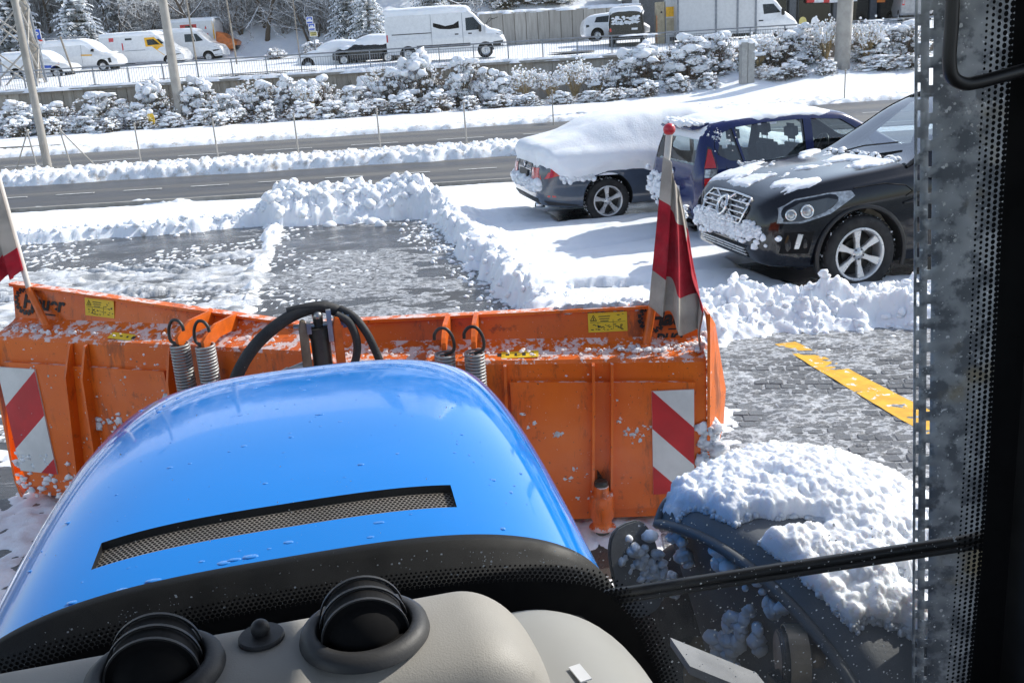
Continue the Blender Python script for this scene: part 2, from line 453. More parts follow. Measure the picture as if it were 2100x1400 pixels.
def frame(o, x, y, z=None):
    """matrix with origin o and the given axes as columns"""
    x = Vector(x).normalized(); y = Vector(y).normalized(); z = x.cross(y).normalized() if z is None else Vector(z).normalized()
    M = Matrix.Identity(4)
    for i in range(3): M[i][0], M[i][1], M[i][2], M[i][3] = x[i], y[i], z[i], o[i]
    return M
def copy_tree(o, parent=None):
    c = o.copy(); COL.objects.link(c)
    if parent is not None: c.parent = parent
    for ch in list(o.children): copy_tree(ch, c)
    return c
def text_mesh(name, body, M, size, m, parent, shear=0, bold=.0, depth=.0008, width=1.0):
    cu_ = bpy.data.curves.new(name, 'FONT'); cu_.body = body; cu_.size = size; cu_.shear = shear; cu_.offset = bold; cu_.extrude = depth
    cu_.space_character = width
    t = bpy.data.objects.new(name, cu_); COL.objects.link(t)
    me = bpy.data.meshes.new_from_object(t.evaluated_get(bpy.context.evaluated_depsgraph_get()))
    bpy.data.objects.remove(t); bpy.data.curves.remove(cu_)
    me.transform(M); me.materials.clear(); me.materials.append(mats_of(m)[0])
    return link_mesh(name, me, parent)
ORD = ['first','second','third','fourth','fifth','sixth','seventh','eighth','ninth','tenth','eleventh','twelfth','thirteenth','fourteenth','fifteenth',
       'sixteenth','seventeenth','eighteenth','nineteenth','twentieth','twenty-first','twenty-second','twenty-third','twenty-fourth','twenty-fifth','twenty-sixth','twenty-seventh','twenty-eighth','twenty-ninth','thirtieth']
_bm = bmesh.new(); bmesh.ops.create_icosphere(_bm, subdivisions=2, radius=1); ICO_V = np.array([v.co[:] for v in _bm.verts]); ICO_F = np.array([[v.index for v in f.verts] for f in _bm.faces]); _bm.free()
_bm = bmesh.new(); bmesh.ops.create_icosphere(_bm, subdivisions=1, radius=1); ICO1_V = np.array([v.co[:] for v in _bm.verts]); ICO1_F = np.array([[v.index for v in f.verts] for f in _bm.faces]); _bm.free()
_bm = bmesh.new(); bmesh.ops.create_icosphere(_bm, subdivisions=3, radius=1); ICO3_V = np.array([v.co[:] for v in _bm.verts]); ICO3_F = np.array([[v.index for v in f.verts] for f in _bm.faces]); _bm.free()
def blobs(name, cs, rs, ms, parent=None, lump=.35, lod=2, squash=None, freq=1.3):
    """many lumpy snow clumps as one mesh"""
    iv, if_ = {1:(ICO1_V, ICO1_F), 2:(ICO_V, ICO_F), 3:(ICO3_V, ICO3_F)}[lod]
    cs = np.asarray(cs, float); rs = np.asarray(rs, float); n = len(cs)
    off = np.arange(n)*17.37
    P = iv[None] * np.ones((n,1,1))
    d = fbm(P[...,0]*freq+off[:,None], P[...,1]*freq-off[:,None], P[...,2]*freq, 3)
    d = d + .35*(np.abs(vnoise(P[...,0]*2.6+off[:,None], P[...,1]*2.6, P[...,2]*2.6+off[:,None], 5)-.5)-.2)
    an = .72+.56*np.stack([_h(np.arange(n), np.arange(n)*0+q, np.arange(n)*0, 77) for q in range(3)], -1)
    P = P*an[:, None, :]
    P = P * (1 + lump*2*(d-.5))[..., None]
    if squash is not None: P = P * np.asarray(squash)[..., None, :] if np.ndim(squash) > 1 else P * np.asarray(squash)
    V = P * rs[:, None, None] + cs[:, None]
    F = (if_[None] + (np.arange(n)*len(iv))[:, None, None]).reshape(-1, 3)
    return np_mesh(name, V.reshape(-1, 3), F, ms, parent)
# =================================================================== SETTING
def sheet(name, x0, x1, y0, y1, z, m, nx=2, ny=2, zf=None, thick=0):
    xs, ys = np.linspace(x0, x1, nx), np.linspace(y0, y1, ny)
    X, Y = np.meshgrid(xs, ys); Z = np.full_like(X, z) if zf is None else zf(X, Y)
    return np_mesh(name, np.stack([X, Y, Z], -1).reshape(-1, 3), grid_faces(ny, nx), m)
tag(sheet('ground', -400, 400, -300, 600, -.03, 'snow', 9, 9), kind='structure')
LOT = tag(sheet('parking_lot', -30, 30, -14, 18.55, 0, 'wet_asphalt'), kind='structure')
kb = MB(); kb.box((0, 18.62, .03), (80, .14, .16)); K1 = tag(kb.build('kerb', 'concrete_pale', bevel=.015), kind='structure')
ROAD1 = tag(sheet('near_road', -60, 60, 18.69, 24.5, -.012, 'road_asphalt'), kind='structure')
ROAD2 = tag(sheet('far_road', -60, 60, 26.0, 36.6, -.008, 'road_asphalt'), kind='structure')
# lane dashes: painted pieces of each road
def dash(parent, x, y, L, wd=.09):
    m = MB(); m.box((x, y, -.001), (L, wd, .008)); m.build('lane_marking', 'paint_white', parent)
x = -18.9
while x < 16: dash(ROAD1, x, 21.6 + .008*x, .86); x += 1.53
x = -26
while x < 20: dash(ROAD2, x, 30.6 + .02*x, 1.5, .12); x += 2.75
m = MB(); m.box((-2, 27.0, -.001), (70, .11, .008)); m.build('edge_line', 'paint_white', ROAD2)

# ---------------------------------------------------------------- snow on the lot
POLY_A = [(-9.5,14.55),(-8.2,14.75),(-5.7,14.9),(-3.95,15.25),(-3.1,15.0),(-1.2,14.85),(-.67,12.3),(-.18,9.96),(.07,8.9),(.2,7.9),(.9,7.35),(1.6,7.2),(2.25,7.45),(3.4,7.35),(7,7.25),(9,3),(9,-2),(-14,-2),(-14,14.4)]
POLY_B = [(-9,12.3),(-6.88,12.5),(-4.83,12.35),(-3.75,13.05),(-3.45,13.5),(-3.05,11.5),(-2.75,9.5),(-2.9,8.3),(-9,8.3)]
CARS = {'suv': ((4.667, 10.077), R(192), 4.5, 1.75), 'blue': ((4.03, 12.53), R(12), 3.6, 1.6), 'sedan': ((2.65, 14.66), R(12), 4.5, 1.75)}
PILE = [(1.25,7.75),(1.75,8.05),(2.5,8.1),(3.4,7.95),(4.6,7.9),(7,7.9)]
MOUND = [(-3.6,15.75),(-3.0,15.75),(-2.3,15.9),(-1.35,15.55)]
def lot_snow(X, Y):
    wob = (fbm(X*1.7, Y*1.7, None, 3, 5)-.5)*.5 + (fbm(X*7, Y*7, None, 2, 8)-.5)*.22
    s = polysdf(X, Y, POLY_A) + wob*.8
    patch = 1 - np.hypot((X-.95)/.62, (Y-9.45)/.28) + wob
    h = .075 + .035*fbm(X*1.1, Y*1.1, None, 4, 2) + .012*fbm(X*9, Y*9, None, 2, 3)
    ridge = np.exp(-((-s-.30)/.24)**2)
    near = np.exp(-np.clip(-s, 0, 9)/.45)
    right = smooth(-1.6, -.9, X) * smooth(16, 15, Y)
    wx, wy = X+.16*(vnoise(X*6, Y*6, None, 15)-.5)+.07*(vnoise(X*15, Y*15, None, 17)-.5), Y+.16*(vnoise(X*6, Y*6, None, 16)-.5)+.07*(vnoise(X*15, Y*15, None, 18)-.5)
    bil = sum(np.abs(2*fbm(wx*f_+q_, wy*f_, None, 2, 60+q_)-1)*a_ for q_, (f_, a_) in enumerate(((4.5,.20),(10,.11),(23,.055))))
    ch = bil*.75 + .45*domes(wx*5.5, wy*5.5, 1)*.10 + .45*domes(wx*10+3, wy*10, 2)*.075 + .6*domes(wx*21, wy*21, 3)*.038 + .05*(fbm(X*13, Y*13, None, 3, 19)-.5)
    h = h + ridge*(.04 + .07*right) + ch*near*(.55+.45*right)
    dp = linedist(X, Y, PILE); pile = np.exp(-(dp/.42)**2) * (.62 + .5*fbm(X*1.6, Y*1.6, None, 3, 7))
    h = h + pile*.10 + np.exp(-(dp/.55)**2)*(ch*.45)
    dm = linedist(X, Y, MOUND); md = np.exp(-(dm/.42)**2)*(.6+.7*fbm(X*1.9, Y*1.9, None, 3, 9))
    h = h + md*.30 + np.exp(-(dm/.6)**2)*ch*1.2
    # tyre tracks across the field in front of the cars
    c, sn = math.cos(R(28)), math.sin(R(28))
    for off, a0, a1 in ((5.05,-1,9),(6.1,-1,9),(6.55,-1,9),(7.4,-1,9),(8.9,-2,9)):
        q = -X*sn*.95 + Y*c - off*1.35 - 1.0 + .25*np.sin(X*.8+off)
        h = h - .045*np.exp(-(q/.085)**2)*(s < -.45)*smooth(.3, .6, vnoise(X*2.2, Y*2.2, None, int(off*10)))
    wide = smooth(1.0, 1.6, X)*smooth(9, 8.3, Y)
    h = h*(1-wide) + wide*h*smooth(-.02, -.75, s)**.7*(.75+.5*ch*4)
    h = np.where(s > -.12, h*smooth(.08, -.14, s) - .05*smooth(-.1, .12, s), h)
    h = np.where(patch > 0, h*smooth(.12, -.02, patch) - .05*smooth(0, .2, patch), h)
    return finish(X, Y, h, wob, dp)
def packed(X, Y):
    wob = (fbm(X*1.7, Y*1.7, None, 3, 5)-.5)*.5 + (fbm(X*7, Y*7, None, 2, 8)-.5)*.22
    wx, wy = X+.16*(vnoise(X*6, Y*6, None, 15)-.5), Y+.16*(vnoise(X*6, Y*6, None, 16)-.5)
    # packed, tyre-marked slush left of the cleared lane
    b = polysdf(X, Y, POLY_B) + wob*.9
    tread = (np.sin((X*.9 + Y*1.9)*2*math.pi/.34) > .1) * smooth(.55, .3, np.abs(Y-12.1 + .25*(X+4))) + (np.sin((-X*.9 + Y*2)*2*math.pi/.3) > .2)*smooth(.4, .15, np.abs(Y-10.5 + .2*(X+4)))
    hb = .002 + .17*(fbm(X*2.2+.3*Y, Y*4.5, None, 5, 21)-.42) + .06*domes(wx*8, wy*8, 22)*fbm(X*1.5, Y*1.5, None, 2, 23) - .085*np.clip(tread, 0, 1)*smooth(.2, .5, vnoise(X*1.6, Y*1.6, None, 31))
    hb = hb*smooth(-.12, .12, b) - .03*smooth(.05, -.15, b)
    return hb
def finish(X, Y, h, wob, dp):
    # melting rib at the lane edge
    dr = linedist(X, Y, [(-3.75,15.1),(-3.45,13.6),(-3.15,11.6),(-2.75,9.4)]) + wob*.35
    h = np.maximum(h, .085*np.exp(-(dr/.10)**2)*(.3+domes(X*9, Y*9, 41)*fbm(X*3, Y*3, None, 2, 42)*1.8) - .022)
    # crumbs left on the lane
    h = np.maximum(h, (domes(X*14, Y*14, 51)-.62)*.09*smooth(.42, .6, vnoise(X*.9, Y*.9, None, 52)) - .01)
    # bare, dry ground below the parked cars
    for (cx, cy), a, L, W in CARS.values():
        u = (X-cx)*math.cos(a) + (Y-cy)*math.sin(a); v = -(X-cx)*math.sin(a) + (Y-cy)*math.cos(a)
        q = np.maximum(np.abs(u)-L/2+.25, np.abs(v)-W/2+.12) + wob*.35
        h = np.where(dp > .75, h*smooth(-.12, .12, q) - .03*smooth(.1, -.1, q), h)
    # the far rim of the lot melts towards the kerb
    e = Y - 18.38 + .15*fbm(X*1.5, Y*0, None, 3, 61)
    h = h*smooth(.06, -.25, e) - .02*smooth(-.1, .06, e)
    return h
def heightfield(name, xs, ys, fn, m, z0=0.0, cut=-.004, all_in=False):
    X, Y = np.meshgrid(xs, ys); H = fn(X, Y)
    V = np.stack([X, Y, H + z0], -1).reshape(-1, 3); F = grid_faces(len(ys), len(xs))
    keep = (H.ravel()[F] > cut).any(1); keep &= (H.ravel()[F] > -.2).all(1) if all_in else True; V, F = compact(V, F[keep])
    return np_mesh(name, V, F, m)
ys = [5.8]
while ys[-1] < 18.6: ys.append(ys[-1] + .0042*ys[-1])
FINE = ((1.0, 4.6, 6.9, 8.7, .014, .018), (-1.7, 1.0, 8.4, 15.1, .021, .026), (-4.3, -1.0, 14.9, 16.7, .024, .032))
def coarse(X, Y):
    h = lot_snow(X, Y)
    for x0, x1, y0, y1, _, _ in FINE: h = np.where((X > x0+.03) & (X < x1-.03) & (Y > y0+.03) & (Y < y1-.03), -.5, h)
    return h
def grid_cut(xs, ys):   # the coarse sheet leaves out the finely built banks
    return tag(heightfield('lot_snow', xs, ys, coarse, 'snow', all_in=True), 'ploughed snow lying on the car park', 'snow', kind='stuff')
grid_cut(np.arange(-11, 7.5, .034), np.array(ys))
for (x0, x1, y0, y1, dx, dy), lb in zip(FINE, ('crumbled snow bank heaped in front of the black car', 'crumbled snow ridge right of the cleared lane', 'mound of ploughed snow at the far end of the lane')):
    tag(heightfield('snow_bank', np.arange(x0-.05, x1+.05, dx), np.arange(y0-.05, y1+.05, dy), lot_snow, 'snow'), lb, 'snow', kind='stuff')
tag(heightfield('packed_slush', np.arange(-9.5, -2.4, .026), np.arange(8.0, 13.9, .034), packed, 'slush_white', cut=.0), 'tyre-marked packed slush left of the cleared lane', 'slush', kind='stuff')
# loose clods on the ridges
def clods(name, line, n, spread, r0, r1, m, seed, label):
    rng = np.random.default_rng(seed); P = []; Rr = []
    L = np.array(line); seg = np.hypot(*(L[1:]-L[:-1]).T); cum = np.r_[0, np.cumsum(seg)]
    for q in range(n):
        t = rng.random()*cum[-1]; i = min(np.searchsorted(cum, t)-1, len(seg)-1); i = max(i, 0); f = (t-cum[i])/seg[i]
        x, y = L[i] + (L[i+1]-L[i])*f + rng.normal(size=2)*spread
        r = r0 + (r1-r0)*rng.random()**2.2; P.append((x, y)); Rr.append(r)
    P = np.array(P); Rr = np.array(Rr)
    z = np.maximum(lot_snow(P[:,0], P[:,1]), 0) + Rr*.02
    tag(blobs(name, np.c_[P, z], Rr, m, None, .42, 2, (1, 1, .8), 1.6), label, 'snow', kind='stuff')
clods('snow_clods', [(1.2,7.6),(2.5,7.85),(3.4,7.75),(5,7.7)], 420, .26, .008, .045, 'snow', 3, 'loose snow clods heaped before the black car')
clods('snow_clods', [(-1.3,14.9),(-.75,12.3),(-.2,9.96),(.1,8.9),(.6,8.2)], 420, .2, .008, .045, 'snow', 4, 'loose snow clods along the right side of the cleared lane')
clods('snow_clods', [(-3.6,15.5),(-3.0,15.5),(-2.2,15.6),(-1.3,15.3)], 230, .28, .02, .12, 'snow_soiled', 5, 'big snow clods in the mound at the lane end')
clods('snow_clods', [(-9,15.1),(-5.7,15.2),(-3.95,15.6)], 300, .2, .012, .075, 'snow', 6, 'small snow clods along the far left lane edge')

# ---------------------------------------------------------------- setts and slush near the plow
rng = np.random.default_rng(11)
sett = []
a = R(-10); ca, sa = math.cos(a), math.sin(a)
for r in range(-2, 42):
    for c in range(-2, 34):
        u = c*.118 + (r % 2)*.059 + .01*rng.normal(); v = r*.104
        x = .55 + u*ca - v*sa*.6; y = 3.55 + v*ca + u*sa
        if .75 < x < 4.2 and 3.5 < y < 7.55: sett.append((math.hypot(x, y), x, y))
sett.sort()
variants = []
def sett_geom(sd):
    rg = random.Random(sd); hx, hy = .0555, .0485
    top = [(sx*hx*(1-.12*rg.random()), sy*hy*(1-.12*rg.random())) for sx, sy in ((-1,-1),(0,-1.04),(1,-1),(1.03,0),(1,1),(0,1.03),(-1,1),(-1.04,0))]
    V = [(x*1.02, y*1.02, -.02) for x, y in top] + [(x, y, .007) for x, y in top] + [(x*.86, y*.86, .012+.003*rg.random()) for x, y in top]
    F = [(i, (i+1) % 8, (i+1) % 8+8, i+8) for i in range(8)] + [(i+8, (i+1) % 8+8, (i+1) % 8+16, i+16) for i in range(8)] + [tuple(range(16, 24))]
    return V, F
for q in range(6):
    V, F = sett_geom(q); me = bpy.data.meshes.new('sett'); me.from_pydata(V, [], F); me.materials.append(MAT['sett_stone']); variants.append((me, V, F))
vis = [s_ for s_ in sett if s_[1] < .34*s_[2]+.9 and s_[2] > 4.3]
rest = MB(); nsett = 0
visset = set(vis[:298])
for s_ in sett:
    _, x, y = s_; k = rng.integers(6); rz = a + rng.normal()*.05 + (math.pi if rng.random() < .5 else 0); dz = rng.normal()*.002
    if s_ in visset:
        o = link_mesh('sett', variants[k][0], LOT); o.location = (x, y, dz); o.rotation_euler = (rng.normal()*.012, rng.normal()*.012, rz)
    else:
        rest.T = Matrix.Translation((x, y, dz)) @ Matrix.Rotation(rz, 4, 'Z'); rest.add(variants[k][1], variants[k][2])
o = rest.build('setts', 'sett_stone', LOT); o['kind'] = 'stuff'
bed_ = sheet('paving_bed', .78, 4.2, 3.4, 7.5, .0075, 'slush'); tag(bed_, kind='structure')
def film_right(X, Y):
    n = fbm(X*2.2+Y*.5, Y*4.4, None, 5, 71); n2 = fbm(X*9, Y*16, None, 4, 72)
    edge = smooth(6.3, 7.3, Y)*.10 + smooth(2.6, 3.3, X)*smooth(5.2, 6.2, Y)*.05
    return (n*.6 + n2*.4 - .465 + edge)*.055 + .0128
tag(heightfield('slush', np.arange(.7, 4.3, .014), np.arange(3.5, 7.6, .016), film_right, 'slush', cut=.0095), 'thin slush frozen over the setts beside the plow', 'slush', kind='stuff')
def film_lane(X, Y):
    v = fbm(X*1.3, Y*3.2, None, 5, 81)*.55 + fbm(X*5, Y*15, None, 4, 82)*.45
    reg = np.exp(-(((X+1.75-.0*(Y-10))/.85)**2 + ((Y-11.6)/1.3)**2)) + np.exp(-(((X+1.5)/1.0)**2 + ((Y-9.3)/1.3)**2))*1.1 + .6*np.exp(-(((X+4.5)/2)**2+((Y-8.5)/2)**2))
    edge = polysdf(X, Y, POLY_A)
    return (v - .60 + .16*np.clip(reg, 0, 1.1))*.10*smooth(-.1, .15, edge)
tag(heightfield('slush', np.arange(-4.2, .4, .026), np.arange(6.2, 15.2, .05), film_lane, 'slush', cut=.0004), 'streaky wet slush film on the cleared lane', 'slush', kind='stuff')
def film_left(X, Y):
    return (fbm(X*2.5, Y*2.5, None, 5, 91) - .47)*.14 + domes(X*12, Y*12, 92)*.02 - .008
tag(heightfield('slush', np.arange(-6, 1.8, .022), np.arange(3.0, 6.0, .022), film_left, 'snow_soiled', cut=.0), 'trampled soiled slush round the foot of the plow', 'slush', kind='stuff')
# yellow bay line
p0, p1, p2, p3 = gp(1590, 705, .02), gp(1632, 700, .02), gp(1925, 850, .02), gp(1925, 905, .02)
def lerp2(a_, b_, t): return (a_[0]+(b_[0]-a_[0])*t, a_[1]+(b_[1]-a_[1])*t)
V = []
for i in range(41):
    t = i/40; A_, B_ = lerp2(p0, p3, t), lerp2(p1, p2, t)
    j = (fbm(np.array([t*9]), np.array([3.]))[0]-.5)*.03
    V += [(A_[0]+j, A_[1], .0192), (B_[0]+j, B_[1], .0192)]
np_mesh('painted_line', V, grid_faces(41, 2), 'line_yellow', LOT)['label'] = 'yellow painted bay line with slush on it'

# ---------------------------------------------------------------- snow strips beside the roads
def strip(name, x0, x1, y0f, y1f, hb, lump, m, label, dx=.07, dy=.05, base=0.0, sc=3.2, zf=None):
    xs = np.arange(x0, x1, dx); n = int(max((y1f(x0)-y0f(x0)), (y1f(x1)-y0f(x1)))/dy)+2
    t = np.linspace(0, 1, n); X = np.repeat(xs[None], n, 0)
    jit0 = (fbm(xs*1.1, xs*0+3, None, 4, 7)-.5)*.5; jit1 = (fbm(xs*1.1, xs*0+9, None, 4, 8)-.5)*.5
    Y0, Y1 = y0f(xs)+jit0, y1f(xs)+jit1
    Y = Y0[None] + (Y1-Y0)[None]*t[:, None]
    e = np.minimum(Y-Y0[None], Y1[None]-Y)
    H = (hb*(.7+.6*fbm(X*.7, Y*.7, None, 3, 4)) + lump*(domes(X*sc, Y*sc, 1) + .5*domes(X*sc*2.1, Y*sc*2.1, 2) + .25*domes(X*sc*4.3, Y*sc*4.3, 3)))*smooth(0, .22, e) - .05*smooth(.06, 0, e)
    Z = H + base + (0 if zf is None else zf(X, Y))
    return tag(np_mesh(name, np.stack([X, Y, Z], -1).reshape(-1, 3), grid_faces(n, len(xs)), m), label, 'snow', kind='stuff')
strip('snow_bank', -20, 6, lambda x: 24.0+0*x, lambda x: 26.1+0*x, .07, .17, 'snow_dirty', 'dirty lumpy snow bank on the median between the two roads', .05, .05, 0.0, 4.6)
strip('snow_verge', -30, 16, lambda x: 35.3+.06*x, lambda x: 38.0+.05*x, .06, .10, 'snow_dirty', 'dirty snow verge along the far road', .1, .1)
strip('snow_verge', -13, 1.2, lambda x: 18.5+0*x, lambda x: 18.78+0*x, .02, .09, 'snow_soiled', 'thin crumbly snow line on the kerb of the near road', .04, .03)
def bed_z(X, Y):
    return np.clip((Y-40.0)/6.0, 0, 1)*(.15 + 1.15*smooth(4, 13, X)) + .14
m = MB(); m.box((0, 39.05, .06), (120, .25, .16), rot=Matrix.Rotation(R(2.4), 3, 'Z')); tag(m.build('far_kerb', 'concrete', bevel=.02), kind='structure')
X, Y = np.meshgrid(np.linspace(-60, 60, 300), np.linspace(38.0, 46.75, 50))
Z = bed_z(X, Y) + .06*fbm(X*1.2, Y*1.2) - .12*smooth(38.9+.04*X, 38.4+.04*X, Y)
tag(np_mesh('planting_bed', np.stack([X, Y, Z], -1).reshape(-1, 3), grid_faces(50, 300), 'snow'), kind='structure')

# ---------------------------------------------------------------- terrace, hill
def terr_z(X, Y):
    k = .064
    Z = 2.2 + (Y-47)*k
    hb = 61.5 + 6.5*smooth(-8, -12, X)
    hill = np.clip(Y-hb-2.5*smooth(2, 8, X), 0, 200)*.48
    return Z + hill*smooth(16, 6, X) + .25*(fbm(X*.25, Y*.25, None, 3, 6)-.5)*smooth(48, 55, Y)
X, Y = np.meshgrid(np.linspace(-75, 60, 220), np.concatenate([np.linspace(47.0, 66, 120), np.linspace(66.5, 150, 60)]))
Z = terr_z(X, Y) + .10*(fbm(X*.9, Y*.9, None, 4, 12)-.5)
tag(np_mesh('terrace_ground', np.stack([X, Y, Z], -1).reshape(-1, 3), grid_faces(180, 220), 'snow'), kind='structure')
def TZ(x, y): return float(terr_z(np.array([x]), np.array([y]))[0])
# bare asphalt showing through the terrace snow
for (x, y, a_, b_) in ((3.9, 49.6, 1.25, .55), (-11.5, 48.6, 2.6, .5), (-15.8, 48.3, 1.6, .35)):
    t = np.linspace(0, 2*math.pi, 40)[:-1]; V = [(x, y, TZ(x, y)+.09)]
    for q in t:
        r = 1+.35*(vnoise(np.array([q*2]), np.array([x]))[0]-.5); px, py = x+a_*r*math.cos(q), y+b_*r*math.sin(q); V.append((px, py, TZ(px, py)+.075))
    F = [(0, i+1, (i+1) % 39+1) for i in range(39)]
    tag(np_mesh('asphalt_patch', V, np.array(F), 'road_asphalt'), kind='structure')

# ---------------------------------------------------------------- retaining wall with panels
WY = 46.85
RW = empty('retaining_wall', (0, WY, 0), 0, 'long concrete retaining wall with upright board marks below the railing', 'wall')
m = MB(); m.box((0, .28, 1.05), (100, .4, 2.1)); m.build('wall_core', 'concrete', RW)
m = MB(); m.box((0, .16, 2.12), (100, .74, .12)); m.build('coping', 'concrete_pale', RW, bevel=.02)
rng = np.random.default_rng(5)
x = -27.0; 
while x < 1.5:
    wd = .46 + .1*rng.random()
    m = MB(); m.box((x+wd/2, .055+.012*rng.random(), 1.04), (wd-.028, .07, 2.03)); m.build('panel', 'concrete', RW); x += wd
x = 1.5
while x < 9:
    wd = .95
    for z0, z1 in ((.05, 1.45), (1.47, 2.05)):
        m = MB(); m.box((x+wd/2+(.3 if z0 > 1 else 0), .055+.01*rng.random(), (z0+z1)/2), (wd-.03, .07, z1-z0-.03)); m.build('panel', 'concrete_pale', RW)
    x += wd
# snow lying on the coping
strip('snow_cap', -30, 30, lambda x: WY-.22+0*x, lambda x: WY+.55+0*x, .10, .05, 'snow', 'snow cushion on the wall coping under the railing', .08, .05, 2.14)
# railing
RL = empty('railing', (0, WY+.12, 2.18), 0, 'grey metal railing with thin upright bars on the wall', 'railing')
m = MB(); m.tube([(-30, 0, .92), (30, 0, .86)], .032, 8); m.build('handrail', 'rail_grey', RL)
m = MB(); m.tube([(-30, 0, .76), (30, 0, .72)], .018, 6); m.build('upper_bar', 'rail_grey', RL)
m = MB(); m.tube([(-30, 0, .10), (30, 0, .07)], .018, 6); m.build('lower_bar', 'rail_grey', RL)
m = MB(); m.box((0, 0, .46), (.05, .035, .92)); m.box((0, 0, .01), (.12, .10, .015)); po = m.build('post', 'rail_grey', RL); po.location = (-29.2, 0, 0)
x = -27.55
while x < 29:
    c = po.copy(); COL.objects.link(c); c.location = (x, 0, -.001*x); x += 1.66
m = MB()
x = -29.1
while x < 29.5: m.box((x, 0, .43), (.013, .013, .67)); x += .118
o = m.build('balusters', 'rail_grey', RL); o['kind'] = 'stuff'
strip('snow_cap', 6, 30, lambda x: WY+.085+0*x, lambda x: WY+.155+0*x, .035, .02, 'snow', 'thin snow line lying on the handrail of the railing', .08, .02, 3.05)

# ---------------------------------------------------------------- lamp posts, pylon, poles
def lamp_post(base, r0, r1, Ht, lean, label, group='street lamp posts'):
    t = empty('lamp_post', base, 0, label, 'lamp post', group)
    m = MB(); m.tube([(0,0,-.1), (0,0,1.2), (lean*.5, 0, Ht*.5), (lean, 0, Ht)], [r0, r0*.97, (r0+r1)/2, r1], 14); m.build('pole', 'zinc_pole', t)
    m = MB(); m.tube([(lean, 0, Ht-.1), (lean+.1, -.4, Ht+.25), (lean+.1, -1.6, Ht+.45)], .04, 8); ar = m.build('arm', 'zinc_pole', t)
    m = MB(); m.box((lean+.1, -1.9, Ht+.45), (.32, .75, .13)); m.build('lamp_head', 'zinc_pole', t, bevel=.03)
    m = MB(); m.box((0, -r0-.004, .75), (r0*.9, .02, .32)); m.build('service_door', 'zinc_pole', t, bevel=.004)
    return t
lamp_post((-12.79, 26.95, 0), .115, .075, 9, 0, 'grey lamp post standing in the median beside the wire stays')
lamp_post((-14.72, 44.9, .1), .225, .15, 12, 0, 'thick pale lamp post among the shrubs beside the yellow marker')
lamp_post((15.72, 44.0, .35), .36, .30, 12, .15, 'broad grey lamp post rising behind the parked blue car')
# lattice pylon
t = empty('lattice_pylon', (-24.7, 50.6, TZ(-24.7, 50.6)-.2), R(12), 'steel lattice pylon at the far left with crossed braces', 'pylon')
leg = [(-1.15,-1.15),(1.15,-1.15),(1.15,1.15),(-1.15,1.15)]
def pyl(q, z): s_ = 1-z/30; return Vector((leg[q][0]*s_, leg[q][1]*s_, z))
for q in range(4):
    m = MB(); m.tube([pyl(q, 0), pyl(q, 10)], .07, 6); m.build('leg', 'rail_grey', t)
    for k in range(5):
        z0, z1 = k*2, k*2+2; n_ = (q+1) % 4
        m = MB(); m.tube([pyl(q, z0), pyl(n_, z1)], .045, 5); m.build('brace', 'zinc_pole', t)
        m = MB(); m.tube([pyl(n_, z0), pyl(q, z1)], .045, 5); m.build('brace', 'zinc_pole', t)
def wood_pole(x, y, Ht, r, lx, label):
    m = MB(); m.tube([(0,0,-.2), (lx, 0, Ht)], [r, r*.75], 10); o = m.build('wooden_pole', 'wood_pole'); o.location = (x, y, TZ(x, y)); tag(o, label, 'pole')
p = gy(70, 100, 56); wood_pole(p.x, 56, 9, .19, -.25, 'weathered wooden pole beside the blue parking sign')
p = gy(480, 88, 58); wood_pole(p.x, 58, 7, .05, -.2, 'thin dark pole on the snow slope beyond the orange cabbed van')
p = gy(392, 55, 60); wood_pole(p.x, 60, 8, .055, -.1, 'slim pole rising behind the ambulance roof')
p = gy(610, 80, 60); wood_pole(p.x, 60, 3.5, .035, 0, 'thin pale stake in the snow left of the two blue signs')
# little snow topped post in front of the parked vans
p = gy(133, 88, 48.2); m = MB(); m.tube([(0,0,0), (-.06,0,1.75)], .05, 8); o = m.build('slanted_post', 'wood_pole'); q = gy(150, 150, 48.2); o.location = (q.x, 48.2, q.z); o.rotation_euler = (0, R(-8), 0); tag(o, 'thin wooden post before the small white van', 'post')
# signs
def sign(x, y, z0, items, label, pole_top):
    t = empty('street_sign', (x, y, z0), 0, label, 'sign')
    m = MB(); m.tube([(0,.03,-.3), (0,.03,pole_top)], .035, 8); m.build('pole', 'rail_grey', t)
    for (dx, dz, w_, h_, mt, mark) in items:
        m = MB(); m.box((dx, -.02, dz), (w_, .03, h_)); pl_ = m.build('plate', 'sign_white', t)
        m = MB(); m.box((dx, -.038, dz), (w_-.06, .006, h_-.06)); m.build('face', mt, pl_)
        if mark == 'P':
            text_mesh('lettering', 'P', frame((dx-.12, -.044, dz-.14), (1,0,0), (0,0,1)), .42, 'sign_white', pl_, bold=.012)
        elif mark == 'car':
            m = MB(); m.box((dx, -.044, dz-.03), (.3, .006, .09)); m.box((dx, -.044, dz+.05), (.18, .006, .08)); m.build('car_symbol', 'sign_white', pl_)
        elif mark == 'lines':
            m = MB()
            for q in range(2): m.box((dx, -.044, dz-.05+.1*q), (w_*.6, .006, .03)); 
            m.build('lettering', 'print_black', pl_)
        elif mark == 'dot':
            m = MB(); m.box((dx+.05, -.044, dz+.03), (.2, .006, .09)); m.build('mark', 'lamp_red', pl_)
    return t
p = gy(82, 100, 54.5); zt = TZ(p.x, 54.5)
sign(p.x, 54.5, zt, [(-.0, gy(80, 72, 54.5).z-zt, .42, .62, 'sign_blue', 'P'), (.1, gy(83, 85, 54.5).z-zt, .46, .28, 'sign_white', 'dot')], 'blue parking sign with a white plate under it by the wooden pole', 2.4)
p = gy(647, 105, 53.5); zt = TZ(p.x, 53.5)
